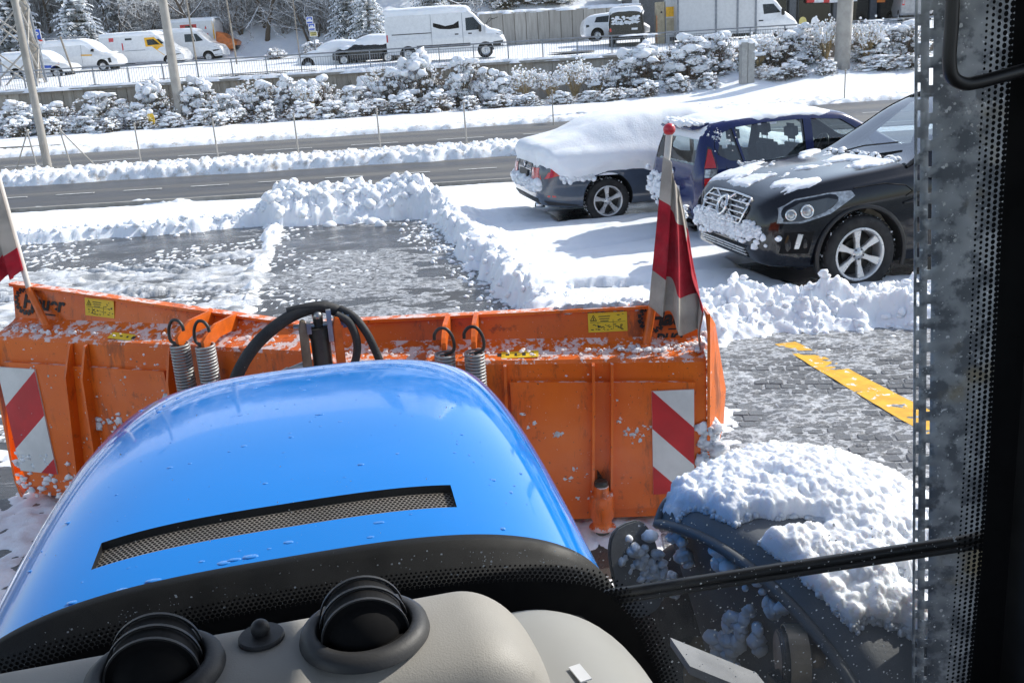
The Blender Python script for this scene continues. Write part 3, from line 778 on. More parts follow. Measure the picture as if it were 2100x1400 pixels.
sign(p.x, 53.5, zt, [(-.13, gy(638, 42, 53.5).z-zt, .36, .36, 'sign_blue', 'car'), (-.05, gy(641, 56, 53.5).z-zt, .36, .36, 'sign_blue', 'car'), (.0, gy(643, 70, 53.5).z-zt, .42, .27, 'sign_yellow', 'lines')], 'post with two blue signs above a yellowish plate', 2.35)
# round snowy signs by the railing, in front of the dark building
for px, py, mt, lb in ((1646, 45, 'sign_yellow', 'oval yellowish sign on a post beside the box lorry'), (1671, 45, 'sign_white', 'round pale sign on a post right of the yellowish oval one')):
    p = gy(px, py, 50); t = empty('round_sign', (p.x, 50, TZ(p.x, 50)), 0, lb, 'sign')
    h_ = p.z - TZ(p.x, 50)
    m = MB(); m.tube([(0,.03,0), (0,.03,h_)], .025, 8); m.build('pole', 'rail_grey', t)
    m = MB(); m.lathe([(0,0),(.19,0),(.19,.03),(0,.03)], 20, Matrix.Translation((0,0,h_)) @ Matrix.Rotation(R(90),4,'X') @ Matrix.Diagonal((1,1.25,1,1)), smooth=False); m.build('plate', mt, t)
# metal cabinet post beyond the blue car
p = gp(1516, 192, .25); t = empty('metal_cabinet', (11.0, 42.6, .15), R(8), 'narrow grey sheet metal cabinet with snow on top behind the blue car', 'cabinet')
m = MB(); m.box((-.14, 0, 1.12), (.27, .34, 2.24)); m.build('door', 'cabinet_grey', t, bevel=.012)
m = MB(); m.box((.17, .02, 1.1), (.31, .36, 2.2)); m.build('housing', 'cabinet_grey', t, bevel=.012)
tag(blobs('snow_cap', [(10.9, 42.6, 2.42), (11.15, 42.62, 2.42), (11.32, 42.6, 2.3), (11.36, 42.55, 2.0), (11.36, 42.55, 1.7)], [.24, .24, .16, .13, .10], 'snow', None, .2, 2, (1.1, .8, .55)), 'snow cap on the narrow metal cabinet', 'snow', kind='stuff')
# yellow hydrant marker
t = empty('hydrant_marker', (-15.55, 43.3, .2), 0, 'small yellow hydrant marker in the snow beside the thick lamp post', 'marker')
m = MB(); m.prism([(-.14,0),(.14,0),(.16,.42),(.06,.62),(-.06,.62),(-.16,.42)], frame((0,-.03,.15), (1,0,0), (0,0,1)), -.05); m.build('plate', 'hydrant_yellow', t)
m = MB(); m.tube([(0,.03,-.2), (0,.03,.6)], .03, 8); m.build('stake', 'rail_grey', t)
tag(blobs('snow_cap', [(-15.55, 43.3, 1.0)], [.15], 'snow', None, .2, 2, (1, .8, .7)), 'snow hat on the yellow hydrant marker', 'snow', kind='stuff')

# ---------------------------------------------------------------- median posts and stays
PX = [(-10.61, 28.0), (-8.23, 27.75), (-5.86, 27.6), (-3.41, 27.4), (-.93, 27.35)]
for i, (x, y) in enumerate(PX):
    y = 25.8; x = gy([287, 447, 613, 782, 959][i], 320, y).x
    t = empty('median_post', (x, y, 0), 0, 'thin grey post in the median snow, %s of the five counting from the lamp post' % ORD[i], 'post', 'thin posts along the median')
    m = MB(); m.tube([(0,0,0), (-.01,0,1.25)], .022, 8); m.build('shaft', 'zinc_pole', t)
    m = MB(); m.lathe([(0,0),(.03,0),(.034,.03),(.02,.06),(0,.065)], 10, Matrix.Translation((-.01,0,1.24))); m.build('cap', 'zinc_pole', t)
for px, py, lb in ((1135, 255, 'thin post across the road behind the snow-covered grey car'), (1732, 190, 'thin post with round cap beyond the blue car roof')):
    p = gp(px, py) if px < 1500 else (13.0, 36.5)
    y = 33.8 if px < 1500 else 36.5; x = gy(px, py, y).x
    t = empty('roadside_post', (x, y, 0), 0, lb, 'post', 'thin posts along the far road')
    m = MB(); m.tube([(0,0,0), (0,0,1.15)], .022, 8); m.build('shaft', 'zinc_pole', t)
    m = MB(); m.ball((0,0,1.17), .045); m.build('cap', 'zinc_pole', t)
for px, dx, lb in ((60, -.62, 'leaning wire stay on a post left of the median lamp post'), (127, .92, 'leaning wire stay on a post right of the median lamp post')):
    p = gy(px, 290, 26.6); t = empty('stay_post', (p.x, 26.6, 0), 0, lb, 'post', 'stay posts beside the median lamp')
    m = MB(); m.tube([(.08 if dx < 0 else .14,0,0), (0,0,1.2)], .022, 8); m.build('shaft', 'zinc_pole', t)
    m = MB(); m.tube([(0,0,1.2), (dx, 0, 0)], .02, 8); m.build('brace', 'zinc_pole', t)
    m = MB(); m.ball((0,0,1.22), .04); m.build('cap', 'zinc_pole', t)
# =================================================================== VEGETATION
def make_bush(seed, n=95, leafy=1.0):
    rg = np.random.default_rng(seed)
    root = empty('snowy_shrub')
    # clump centres on a rounded dome of unit size
    P = []
    while len(P) < int(n*1.7):
        v = rg.normal(size=3); v /= np.linalg.norm(v); v[2] = abs(v[2])
        r = .55 + .45*rg.random(); q = v*r*np.array([1, .85, 1]); q *= 1 + .25*math.sin(q[0]*4+seed) ; P.append(q)
    P = np.array(P); n = len(P); P[:, 2] = np.maximum(P[:, 2], .05)
    m = MB()
    for q in P[::2]:
        b = Vector((q[0]*.25, q[1]*.25, 0)); e = Vector(q)*1.04; mid = (b+e)/2 + Vector((0,0,.08))
        m.tube([b, mid, e], [.014, .010, .004], 4, cap=False)
        for k in range(3):
            d = Vector(rg.normal(size=3))*.09; m.tube([mid.lerp(e, .4+.2*k), mid.lerp(e, .4+.2*k)+d+Vector((0,0,.07))], [.006, .003], 3, cap=False)
    for k in range(90):
        v = rg.normal(size=3); v /= np.linalg.norm(v); v[2] = abs(v[2]); b = Vector(v*np.array([.75,.65,.75])); e = Vector(v*np.array([1,.86,1])*(1.02+.22*rg.random())) + Vector(rg.normal(size=3))*.05
        m.tube([b, b.lerp(e,.5)+Vector((0,0,.02)), e], [.008,.006,.003], 3, cap=False)
        d = (e-b); m.tube([b.lerp(e,.55), b.lerp(e,.55)+Vector(rg.normal(size=3))*.08+d*.25], [.005,.002], 3, cap=False)
    m.build('branches', 'twig_brown', root)
    # leaves: small folded blades around every clump
    V = []; F = []
    for q in P:
        for k in range(int(13*leafy)):
            d = rg.normal(size=3); d /= np.linalg.norm(d); c = q + d*.10*rg.random() - np.array([0,0,.03]); u = rg.normal(size=3); u -= d*u.dot(d); u /= np.linalg.norm(u)
            L, W = .17*(.5+.7*rg.random()), .020
            i = len(V); V += [c-u*W, c+d*L*.5, c+u*W, c+d*L]; F += [(i, i+1, i+3, i+3), (i+1, i+2, i+3, i+3)]
    F = [(a_, b_, c_) for a_, b_, c_, _ in F]
    np_mesh('foliage', V, np.array(F), 'leaf_dark', root, False)
    # snow pads, flattened, on the upper side of the clumps
    keep = rg.random(n) < .74*np.clip(.35+P[:, 2], 0, 1)
    C = P[keep] + np.array([0, 0, .045]); rr = .045 + .16*rg.random(keep.sum())**1.9
    rr *= .85 + .2*np.clip(C[:, 2], 0, 1)
    blobs('snow_load', C, rr, 'snow', root, .85, 2, np.c_[.75+.9*rg.random(keep.sum()), .75+.9*rg.random(keep.sum()), .5+.25*rg.random(keep.sum())], 2.1)
    nn = 190; v = rg.normal(size=(nn, 3)); v /= np.linalg.norm(v, axis=1)[:, None]; v[:, 2] = np.abs(v[:, 2]); C = v*np.array([1, .87, 1.02])*(.93+.14*rg.random(nn))[:, None]
    blobs('snow_tuft', C, .014+.028*rg.random(nn), 'snow', root, .4, 1, np.c_[.7+1.6*rg.random(nn), .7+1.6*rg.random(nn), .5+.5*rg.random(nn)])
    return root
def make_twiggy(seed):
    rg = np.random.default_rng(seed); root = empty('twiggy_shrub'); m = MB(); s_ = []
    for k in range(46):
        a_ = rg.random()*6.28; l = .6+.5*rg.random(); e = Vector((math.cos(a_)*l*.75, math.sin(a_)*l*.6, .5+.6*rg.random())); mid = e*.5+Vector((0,0,.18))
        m.tube([(0,0,0), mid, e], [.012,.009,.003], 4, cap=False)
        for j in range(5):
            t = .35+.6*rg.random(); b = mid.lerp(e, t); d = Vector(rg.normal(size=3))*.13; d.z = abs(d.z)
            m.tube([b, b+d], [.005,.002], 3, cap=False); s_.append(b+d)
            if rg.random() < .7: s_.append(b+d*.5)
    m.build('branches', 'dry_grass', root)
    C = np.array([v[:] for v in s_]); blobs('snow_load', C, .02+.045*rg.random(len(C)), 'snow', root, .4, 1, (1.2,1.1,.7))
    return root
protos = [make_bush(s_, 95 if s_ != 3 else 120) for s_ in (1, 2, 3, 4)]
tw = make_twiggy(9)
GB = 'snow-laden shrubs below the retaining wall'
# px centre, depth, half width, height
bush = [(25,45,1.7,1.25,0),(110,44.6,1.5,1.15,1),(195,45.2,1.6,1.55,2),(262,44.4,1.2,1.15,3),(318,45.4,1.2,1.75,0),(402,45.3,1.4,1.75,1),(455,44.3,1.1,1.2,2),(520,45,1.35,1.75,3),(590,44.8,1.3,1.55,0),
        (660,45,1.3,1.5,1),(720,44.2,1.1,1.2,2),(790,45.2,1.5,1.95,3),(868,45.4,1.5,2.15,0),(950,45.1,1.5,2.05,2),(1020,44.4,1.1,1.35,1),(1262,45.2,1.2,1.55,3),(1325,45.5,1.8,1.75,0),(1410,45.3,1.8,1.7,1),(1480,45.4,1.3,1.65,2),(1590,45,1.5,1.55,3),(1640,45.4,1.6,1.4,0),(1790,45.2,1.5,1.35,2),(1850,45.6,1.5,1.3,1)]
first = [True]*4
def place(root_list, k, used, x, y, z, sx, sy, sz, rz):
    pr_ = root_list[k]; o = pr_ if used[k] else copy_tree(pr_); used[k] = False
    o.location = (x, y, z); o.scale = (sx, sy, sz); o.rotation_euler = (0, 0, rz); return o
rng = np.random.default_rng(8)
for i, (px, y, hw, h_, k) in enumerate(bush):
    x = gy(px, 200, y).x; z = float(bed_z(np.array([x]), np.array([y]))[0]) - .05
    o = place(protos, k, first, x, y, z, hw, hw*.75, h_, rng.random()*.8-.4 + (math.pi if rng.random() < .5 else 0))
    tag(o, 'snow-laden dark shrub by the retaining wall, %s in the back row counting from the left' % ORD[i], 'shrub', GB)
low = [(40,43.6,1.1,.75),(100,43.5,1.0,.65),(165,43.4,1.1,.7),(230,43.3,1.0,.65),(290,43.4,1.0,.7),(350,43.2,.8,.6),(415,43.3,1.0,.7),(480,43.2,1.0,.7),(550,43.3,1.1,.75),(620,43.2,1.0,.7),(690,43.1,1.0,.7),(760,43.2,1.1,.75),(835,43.2,1.1,.8),(900,43.2,1.1,.8),
       (965,43,.9,.6),(1040,43.3,.9,.6),(1090,43.2,.9,.5),(1150,43.2,.9,.5),(1210,43.1,.9,.5),(1270,43.1,1.0,.55),(1330,43,1.0,.6),(1390,43,1.0,.65),(1450,43,.9,.6),(1570,43,.9,.6),(1625,43,1.1,.6),(1690,43.2,.8,.55),(1800,43.4,1.2,.6),(1860,43.6,1.0,.6)]
for i, (px, y, hw, h_) in enumerate(low):
    x = gy(px, 240, y).x; z = float(bed_z(np.array([x]), np.array([y]))[0]) - .04
    o = place(protos, i % 4, first, x, y, z, hw, hw*.6, h_, rng.random()*6)
    tag(o, 'low snow-covered shrub near the road, %s in the front row counting from the left' % ORD[i], 'shrub', 'low shrubs in the front row of the bed')
ft = [True]
for i, (px, y, hw, h_) in enumerate([(632,44,.9,1.3),(1075,45,1.1,1.35),(1130,45,1.0,1.2),(1180,45.2,1.1,1.5),(1225,45,.9,1.1),(1555,44.6,1.0,1.3),(1690,44.8,1.0,1.7),(1770,44.6,1.0,1.6)]):
    x = gy(px, 200, y).x; z = float(bed_z(np.array([x]), np.array([y]))[0])
    o = place([tw], 0, ft, x, y, z, hw, hw, h_, i*1.3)
    tag(o, 'straw-coloured twiggy shrub with snow beads, %s of its kind counting from the left' % ORD[i], 'shrub', 'twiggy dry shrubs in the bed')

# ---- bare trees with snow on their branches
def make_tree(seed, Ht=7.0, spread=.55, stems=1):
    rg = random.Random(seed); root = empty('snowy_tree'); tr, cw = MB(), MB()
    def grow(p, d, L, r, lv):
        n = 3 if lv < 3 else 2; pts = [p]
        for k in range(n):
            d = (d + Vector((rg.gauss(0,.16), rg.gauss(0,.16), rg.gauss(.03,.1)))).normalized(); pts.append(pts[-1] + d*(L/n))
        rs = [r*(1-.55*k/n) for k in range(n+1)]
        (tr if lv < 2 else cw).tube(pts, rs, 6 if lv < 2 else 3, cap=False)
        if lv >= 4: return
        nb = (6, 5, 4, 3)[lv]
        for k in range(nb):
            t = (.3 if lv == 0 else .2) + (.7 if lv == 0 else .8)*(k+rg.random())/nb
            q = min(int(t*n), n-1); b = pts[q].lerp(pts[q+1], t*n-q); ax_ = Vector((rg.gauss(0,1), rg.gauss(0,1), rg.gauss(.1,.5))).normalized()
            nd = (d*(1-spread) + ax_*spread*1.25).normalized(); grow(b, nd, L*(.52+.2*rg.random())*(1.15-.5*t if lv == 0 else 1), max(r*.5*(1-.4*t), .013), lv+1)
    for s_ in range(stems):
        grow(Vector((rg.gauss(0,.15)*(stems > 1), rg.gauss(0,.15)*(stems > 1), -.2)), Vector((rg.gauss(0,.12*stems), rg.gauss(0,.12), 1)).normalized(), Ht*(.6 if stems == 1 else .45), .13 if stems == 1 else .075, 0 if stems == 1 else 1)
    tr.build('trunk', 'bark_snow', root); cw.build('crown', 'twig_snow', root)
    return root
def make_conifer(seed, Ht=7):
    rg = np.random.default_rng(seed); root = empty('conifer'); m = MB(); m.tube([(0,0,-.3), (0,0,Ht)], [.16, .02], 6); m.build('trunk', 'bark_snow', root)
    V = []; F = []; sn = []
    for lvl in range(26):
        z = .5 + (Ht-.6)*lvl/25; L = (Ht-z)*.30 + .15
        for k in range(11):
            a_ = rg.random()*6.28; d = np.array([math.cos(a_), math.sin(a_), 0]); s_ = np.array([-d[1], d[0], 0]); l = L*(.7+.5*rg.random())
            for j in range(7):
                t = j/7; c = np.array([0,0,z]) + d*l*t - np.array([0,0,.28*l*t*t]); wd = .30*l*(1.05-t)+.06
                for sg in (-1, 1):
                    i = len(V); e = c + s_*sg*wd + d*l*.22 - np.array([0,0,.12*l+.05*rg.random()]); V += [c, c + d*l*.17 - np.array([0,0,.03]), e]; F.append((i, i+1, i+2))
            if rg.random() < .55: sn.append((np.array([0,0,z]) + d*l*.62 - np.array([0,0,.09*l]) + np.array([0,0,.05]), .10+.16*l*.5))
    np_mesh('crown', V, np.array(F), 'needles_snow', root, False)
    blobs('snow_load', [q[0] for q in sn], [q[1] for q in sn], 'snow', root, .4, 1, (1, 1, .35))
    return root
TP = [make_tree(1, 6.5, .62), make_tree(2, 7.5, .55), make_tree(3, 6, .5, 4), make_tree(4, 4.5, .55, 5), make_tree(5, 5, .6, 5)]
used = [True]*5
rng = np.random.default_rng(21); pts = []
rows = [(66.0, 24), (68.5, 28), (72, 29), (77, 29), (84, 26)]
for yy, n in rows:
    yy0 = yy; x0, x1 = -.64*yy, -.03*yy if yy < 70 else .14*yy
    for k in range(n):
        pts.append((x0 + (x1-x0)*(k+.15+.7*rng.random())/n, yy + rng.normal()*1.0, int(rng.integers(5))))
pts = [(q[0], q[1]+4.5*float(smooth(-8, -13, np.array(q[0]))), q[2]) for q in pts]; pts = [q for q in pts if not (-11.5 < q[0] < -4.5 and q[1] < 68.5)]
rowname = {0:'front', 1:'second', 2:'third', 3:'fourth', 4:'rearmost'}
byrow = {}
for q in pts: byrow.setdefault(min(range(5), key=lambda i: abs(rows[i][0]-(q[1]-4.5*float(smooth(-8, -13, np.array(q[0])))))), []).append(q)
for r_, lst in byrow.items():
    for i, (x, y, k) in enumerate(sorted(lst)):
        sc = .95 + .5*rng.random()
        o = place(TP, k, used, x, y, TZ(x, y)-.1, sc, sc, sc, rng.random()*6.28)
        o['label'] = 'bare snow-dusted tree on the slope, %s from the left in the %s row' % (ORD[i], rowname[r_]); o['category'] = 'tree'; o['group'] = 'bare trees on the snowy slope'
cp = make_conifer(3, 6.5); uc = [True]
for i, (px, y, s_, lb) in enumerate([(757, 58.5, .85, 'dark green conifer with snow left of the tall white van'), (715, 66, .8, 'smaller dark conifer behind the one by the tall van'), (888, 64, .85, 'snowy conifer behind the roof of the tall white van'), (945, 67, .8, 'dark conifer rising above the front of the tall white van'),(160,66,1.1,'shaded conifer in the trees above the roof-rack van'),(25,70,1.2,'tall dark conifer at the far left of the slope'),(255,72,1.1,'dark conifer deep in the slope trees above the long van'),(330,75,1.2,'dark conifer high on the slope beside the thick lamp post')]):
    x = gy(px, 60, y).x; o = place([cp], 0, uc, x, y, TZ(x, y)-.2, s_, s_, s_*1.05, i*.9); tag(o, lb, 'tree', 'conifers on the slope')
sh = [(700,60.5,1.5,.9),(640,62,1.2,.8),(690,56.5,1.0,.6),(1080,66.5,2.2,1.3),(1040,66,1.6,1.2),(1010,68,2.0,1.6),(1130,67,1.8,1.1),(560,61.5,1.0,.7)]
for i, (px, y, hw, h_) in enumerate(sh):
    x = gy(px, 60, y).x; o = place(protos, i % 4, first, x, y, TZ(x, y)-.1, hw, hw*.7, h_, i*1.1)
    tag(o, 'snowed-over bush at the foot of the slope, %s counting from the left' % ORD[sorted(range(8), key=lambda q: sh[q][0]).index(i)], 'shrub', 'bushes at the foot of the slope')

# ---- undergrowth under the trees: a mass of snowy twigs nobody could count
def undergrowth():
    rg = np.random.default_rng(51); m = MB(); base = []
    for q in range(14):
        mm = MB()
        for k in range(26):
            a_ = rg.random()*6.28; e = Vector((math.cos(a_)*(.3+.9*rg.random()), math.sin(a_)*(.3+.9*rg.random()), .5+1.5*rg.random())); md = e*.55+Vector((0,0,.2))
            mm.tube([(0,0,-.1), md, e], [.03,.022,.012], 3, cap=False)
            for j in range(4):
                b = md.lerp(e, rg.random()); mm.tube([b, b+Vector((rg.normal()*.35, rg.normal()*.35, .15+.25*rg.random()))], [.016,.010], 3, cap=False)
        base.append((np.array(mm.V), np.array(mm.F)))
    Vs, Fs, n = [], [], 0
    for k in range(620):
        Y = 66 + 26*rg.random()**1.3; X = -.66*Y + (.68*Y if Y < 72 else .82*Y)*rg.random()
        if X > -10 and Y < 69.5: continue
        Y += 4.5*float(smooth(-8, -13, np.array(X)))
        V, F = base[int(rg.integers(14))]; a_ = rg.random()*6.28; s_ = .6+.9*rg.random(); c, sn = math.cos(a_)*s_, math.sin(a_)*s_
        Vs.append(np.c_[V[:,0]*c-V[:,1]*sn+X, V[:,0]*sn+V[:,1]*c+Y, V[:,2]*s_+TZ(X, Y)]); Fs.append(F+n); n += len(V)
    tag(np_mesh('undergrowth', np.vstack(Vs), np.vstack(Fs), 'twig_snow'), 'tangle of snowy twigs under the slope trees', 'undergrowth', kind='stuff')
undergrowth()

# ---- upper concrete wall and dark building
t = empty('upper_wall', (0, 61.2, 0), R(2), 'pale concrete panel wall with snow on top behind the tall van', 'wall')
m = MB(); m.box((4.3, .25, 3.9), (10.2, .3, 2.2)); m.build('wall_core', 'concrete', t)
x = -.8
while x < 9.2:
    wd = .72; m = MB(); m.box((x+wd/2, .06, 3.93), (wd-.04, .08, 2.14)); m.build('panel', 'concrete_pale', t); x += wd
strip('snow_cap', -.9, 9.4, lambda x: 61.2+.035*x, lambda x: 61.75+.035*x, .12, .04, 'snow', 'snow cushion on top of the pale concrete panel wall', .1, .06, 4.98)
B = empty('dark_building', (0, 63.5, 2.7), R(-1), 'dark glazed building with grey pillars beyond the box lorry', 'building')
m = MB(); m.box((20, 3.2, 2.6), (22, 6, 5.2)); m.build('wall', 'facade_dark', B)
m = MB(); m.box((10.2, .02, 2.6), (2.6, .5, 5.2)); m.build('garage_wall', 'facade_grey', B)
m = MB(); m.box((9.15, -.3, 2.6), (.42, .5, 5.2)); m.build('pillar', 'sign_white', B)
for x0, wd in ((17.0, 1.9), (19.6, 2.1), (22.3, 1.9), (24.6, 1.5), (26.6, 1.7)):
    m = MB(); m.box((x0+wd/2, .14, 1.6), (wd, .12, 3.0)); wdw = m.build('window', 'facade_grey', B)
    m = MB(); m.box((x0+wd/2, .06, 1.6), (wd-.12, .06, 2.88)); m.build('pane', 'facade_glass', wdw)
for x0 in (19.2, 22.0, 24.35, 26.35):
    m = MB(); m.box((x0, .0, 1.8), (.42, .36, 3.6)); m.build('pillar', 'facade_grey', B)
fs = MB()
q0 = gy(1657, 6, 62.6); q1 = gy(1790, 0, 62.6)
t = empty('fascia_sign', (0, 0, 0), 0, 'red and white sign band above the dark building windows', 'sign')
for i, (a_, b_, mt) in enumerate(((1657, 1672, 'red_paint'), (1672, 1691, 'sign_white'), (1691, 1703, 'red_paint'), (1703, 1760, 'sign_white'))):
    A_, B_ = gy(a_, 6, 62.6), gy(b_, 6, 62.6)
    m = MB(); m.box(((A_.x+B_.x)/2, 62.9, A_.z+.45), (B_.x-A_.x, .25, .9)); m.build('panel', mt, t)
A_ = gy(1810, 5, 62.6); m = MB(); m.box((A_.x, 62.9, A_.z+.3), (.5, .15, .6)); tag(m.build('orange_plate', 'orange_cab'), 'small orange plate on the dark building facade', 'sign')
# =================================================================== VEHICLES
def pchip(xk, yk, x):
    xk, yk = np.array(xk, float), np.array(yk, float); h = np.diff(xk); d = np.diff(yk)/h; m = np.zeros_like(yk)
    for i in range(1, len(xk)-1):
        if d[i-1]*d[i] > 0: w1, w2 = 2*h[i]+h[i-1], h[i]+2*h[i-1]; m[i] = (w1+w2)/(w1/d[i-1]+w2/d[i])
    m[0], m[-1] = d[0], d[-1]
    i = np.clip(np.searchsorted(xk, x)-1, 0, len(xk)-2); t = (x-xk[i])/h[i]
    return (2*t**3-3*t**2+1)*yk[i] + (t**3-2*t**2+t)*h[i]*m[i] + (-2*t**3+3*t**2)*yk[i+1] + (t**3-t**2)*h[i]*m[i+1]
def catmull(P, n):
    """resample an open polyline (k,2) smoothly with n points per span"""
    Q = np.vstack([2*P[0]-P[1], P, 2*P[-1]-P[-2]]); out = []
    for i in range(1, len(Q)-2):
        for t in np.linspace(0, 1, n, endpoint=False):
            a, b, c, d = Q[i-1], Q[i], Q[i+1], Q[i+2]
            out.append(.5*((2*b)+(-a+c)*t+(2*a-5*b+4*c-d)*t*t+(-a+3*b-3*c+d)*t**3))
    out.append(P[-1]); return np.array(out)
class Shell:
    """body shape: table rows (x, zb, zsh, zt, w, wt) from rear to front"""
    def __init__(s, rows): s.k = np.array(sorted(rows)).T
    def par(s, x): return [pchip(s.k[0], s.k[i], np.atleast_1d(np.asarray(x, float))) for i in range(1, 6)]
    def section(s, x, dw=0, dz=0, nsp=3):
        zb, zsh, zt, w, wt = [float(q[0]) for q in s.par(x)]
        w += dw; wt += dw*.8; zsh += dz*.6; zt += dz; zb -= dz*.3
        h = zt - zsh
        wl = lambda t: w*.955 + (wt - w*.955)*t
        P = np.array([(0, zb), (.6*w, zb), (.90*w, zb+.01), (.965*w, zb+.07), (.992*w, zb+.2*(zsh-zb)+.04), (w, zb+.55*(zsh-zb)), (w*.992, zsh-.16*(zsh-zb)), (w*.962, zsh-.005),
                      (wl(.30), zsh+.30*h), (wl(.62), zsh+.62*h), (wl(.93), zsh+.87*h), (wt*.86, zsh+.965*h), (wt*.5, zt-.005), (0, zt)])
        return catmull(P, nsp)
    def grid(s, xs, dw=0, dz=0, nsp=3):
        rows = []
        for x in xs:
            S = s.section(x, dw, dz, nsp); full = np.vstack([S, (S[1:-1]*[-1, 1])[::-1]])   # closed ring
            rows.append(np.c_[np.full(len(full), x), full])
        return np.array(rows)
    def solid(s, name, xs, m, dw=0, dz=0, zmin=None):
        G = s.grid(xs, dw, dz)
        if zmin is not None: G[..., 2] = np.maximum(G[..., 2], zmin)
        nr, nc = G.shape[:2]
        V = G.reshape(-1, 3).tolist(); F = [tuple(int(q) for q in f) for f in grid_faces(nr, nc, True)]
        F.append(tuple(range(nc))[::-1]); F.append(tuple(range((nr-1)*nc, nr*nc)))
        me = bpy.data.meshes.new(name); me.from_pydata(V, [], F); me.materials.append(mats_of(m)[0])
        bm = bmesh.new(); bm.from_mesh(me); bmesh.ops.remove_doubles(bm, verts=bm.verts, dist=1e-4); bmesh.ops.recalc_face_normals(bm, faces=bm.faces)
        for f in bm.faces: f.smooth = len(f.verts) < 8
        bm.to_mesh(me); bm.free(); return link_mesh(name, me)
def cutter(mb, m='well'):
    o = mb.build('cutter', m); bm = bmesh.new(); bm.from_mesh(o.data); bmesh.ops.recalc_face_normals(bm, faces=bm.faces); bm.to_mesh(o.data); bm.free(); return o
def carve(o, cutters):
    for c in cutters:
        md = o.modifiers.new('b', 'BOOLEAN'); md.operation = 'DIFFERENCE'; md.object = c; md.solver = 'EXACT'; md.material_mode = 'TRANSFER'
    me = bpy.data.meshes.new_from_object(o.evaluated_get(bpy.context.evaluated_depsgraph_get()))
    old = o.data; o.modifiers.clear(); o.data = me; me.name = old.name
    for c in cutters: bpy.data.objects.remove(c)
    # smooth shading with sharp cut edges
    bm = bmesh.new(); bm.from_mesh(me)
    for e in bm.edges: e.smooth = len(e.link_faces) == 2 and e.calc_face_angle(0) < .55
    for f in bm.faces: f.smooth = True
    bm.to_mesh(me); bm.free(); return o
def bvh_of(o):
    me = o.data; return BVHTree.FromPolygons([v.co[:] for v in me.vertices], [tuple(p.vertices) for p in me.polygons])
def dense(poly, step=.05):
    out = []
    for a, b in zip(poly, poly[1:]+poly[:1]):
        n = max(1, int(math.dist(a, b)/step)); out += [(a[0]+(b[0]-a[0])*k/n, a[1]+(b[1]-a[1])*k/n) for k in range(n)]
    return out
def side_panel(name, bvh, poly, side, ms, parent, off=.004, thick=.01, step=.08):
    """thin panel that follows the flank; poly in (x, z)"""
    bm = bmesh.new(); vs = []
    for x, z in dense(poly, step):
        h = bvh.ray_cast(Vector((x, side*3, z)), Vector((0, -side, 0)))[0]; y = h.y if h else side*.8
        vs.append(bm.verts.new((x, y+side*off, z)))
    f = bm.faces.new(vs); bmesh.ops.triangulate(bm, faces=[f])
    r = bmesh.ops.extrude_face_region(bm, geom=bm.faces[:]); 
    for v in [g for g in r['geom'] if isinstance(g, bmesh.types.BMVert)]: v.co.y -= side*thick
    bmesh.ops.recalc_face_normals(bm, faces=bm.faces)
    me = bpy.data.meshes.new(name); bm.to_mesh(me); bm.free()
    for m in mats_of(ms): me.materials.append(m)
    return link_mesh(name, me, parent)
def end_panel(name, bvh, poly, dirx, ms, parent, off=.006, thick=.012, step=.08, x0=0):
    """thin panel on the front (dirx=1) or rear (-1) face; poly in (y, z)"""
    bm = bmesh.new(); vs = []; last = x0
    for y, z in dense(poly, step):
        h = bvh.ray_cast(Vector((dirx*5, y, z)), Vector((-dirx, 0, 0)))[0]; last = h.x if h else last
        vs.append(bm.verts.new((last+dirx*off, y, z)))
    f = bm.faces.new(vs); bmesh.ops.triangulate(bm, faces=[f])
    r = bmesh.ops.extrude_face_region(bm, geom=bm.faces[:])
    for v in [g for g in r['geom'] if isinstance(g, bmesh.types.BMVert)]: v.co.x -= dirx*thick
    bmesh.ops.recalc_face_normals(bm, faces=bm.faces)
    me = bpy.data.meshes.new(name); bm.to_mesh(me); bm.free()
    for m in mats_of(ms): me.materials.append(m)
    return link_mesh(name, me, parent)
def snow_patch(name, bvh, xs, ys, mask, thick, T, label, parent=None, minz=.45, lump=.5):
    """snow lying on whatever is below; mask(x, y) > 0 where it lies. T: world matrix of the thing"""
    X, Y = np.meshgrid(xs, ys); Mk = mask(X, Y); Z = np.zeros_like(X); ok = np.zeros(X.shape, bool)
    for i in range(X.shape[0]):
        for j in range(X.shape[1]):
            if Mk[i, j] < -.3: continue
            h = bvh.ray_cast(Vector((X[i,j], Y[i,j], 6)), Vector((0,0,-1)))
            if h[0] is not None and h[1].z > minz: Z[i,j] = h[0].z; ok[i,j] = True
    t = thick*(smooth(0, .16, Mk)*(.55+lump*fbm(X*9, Y*9, None, 3, 4)) ) - .012*smooth(.05, -.06, Mk)
    F = grid_faces(len(ys), len(xs)); kp = ok.ravel()[F].all(1) & (Mk.ravel()[F] > -.02).any(1)
    zr = Z.ravel()[F]; kp &= (zr.max(1)-zr.min(1)) < .12
    V = np.stack([X, Y, Z+t], -1).reshape(-1, 3); V, F = compact(V, F[kp])
    o = np_mesh(name, V, F, 'snow'); o.matrix_world = T
    return tag(o, label, 'snow', kind='stuff')
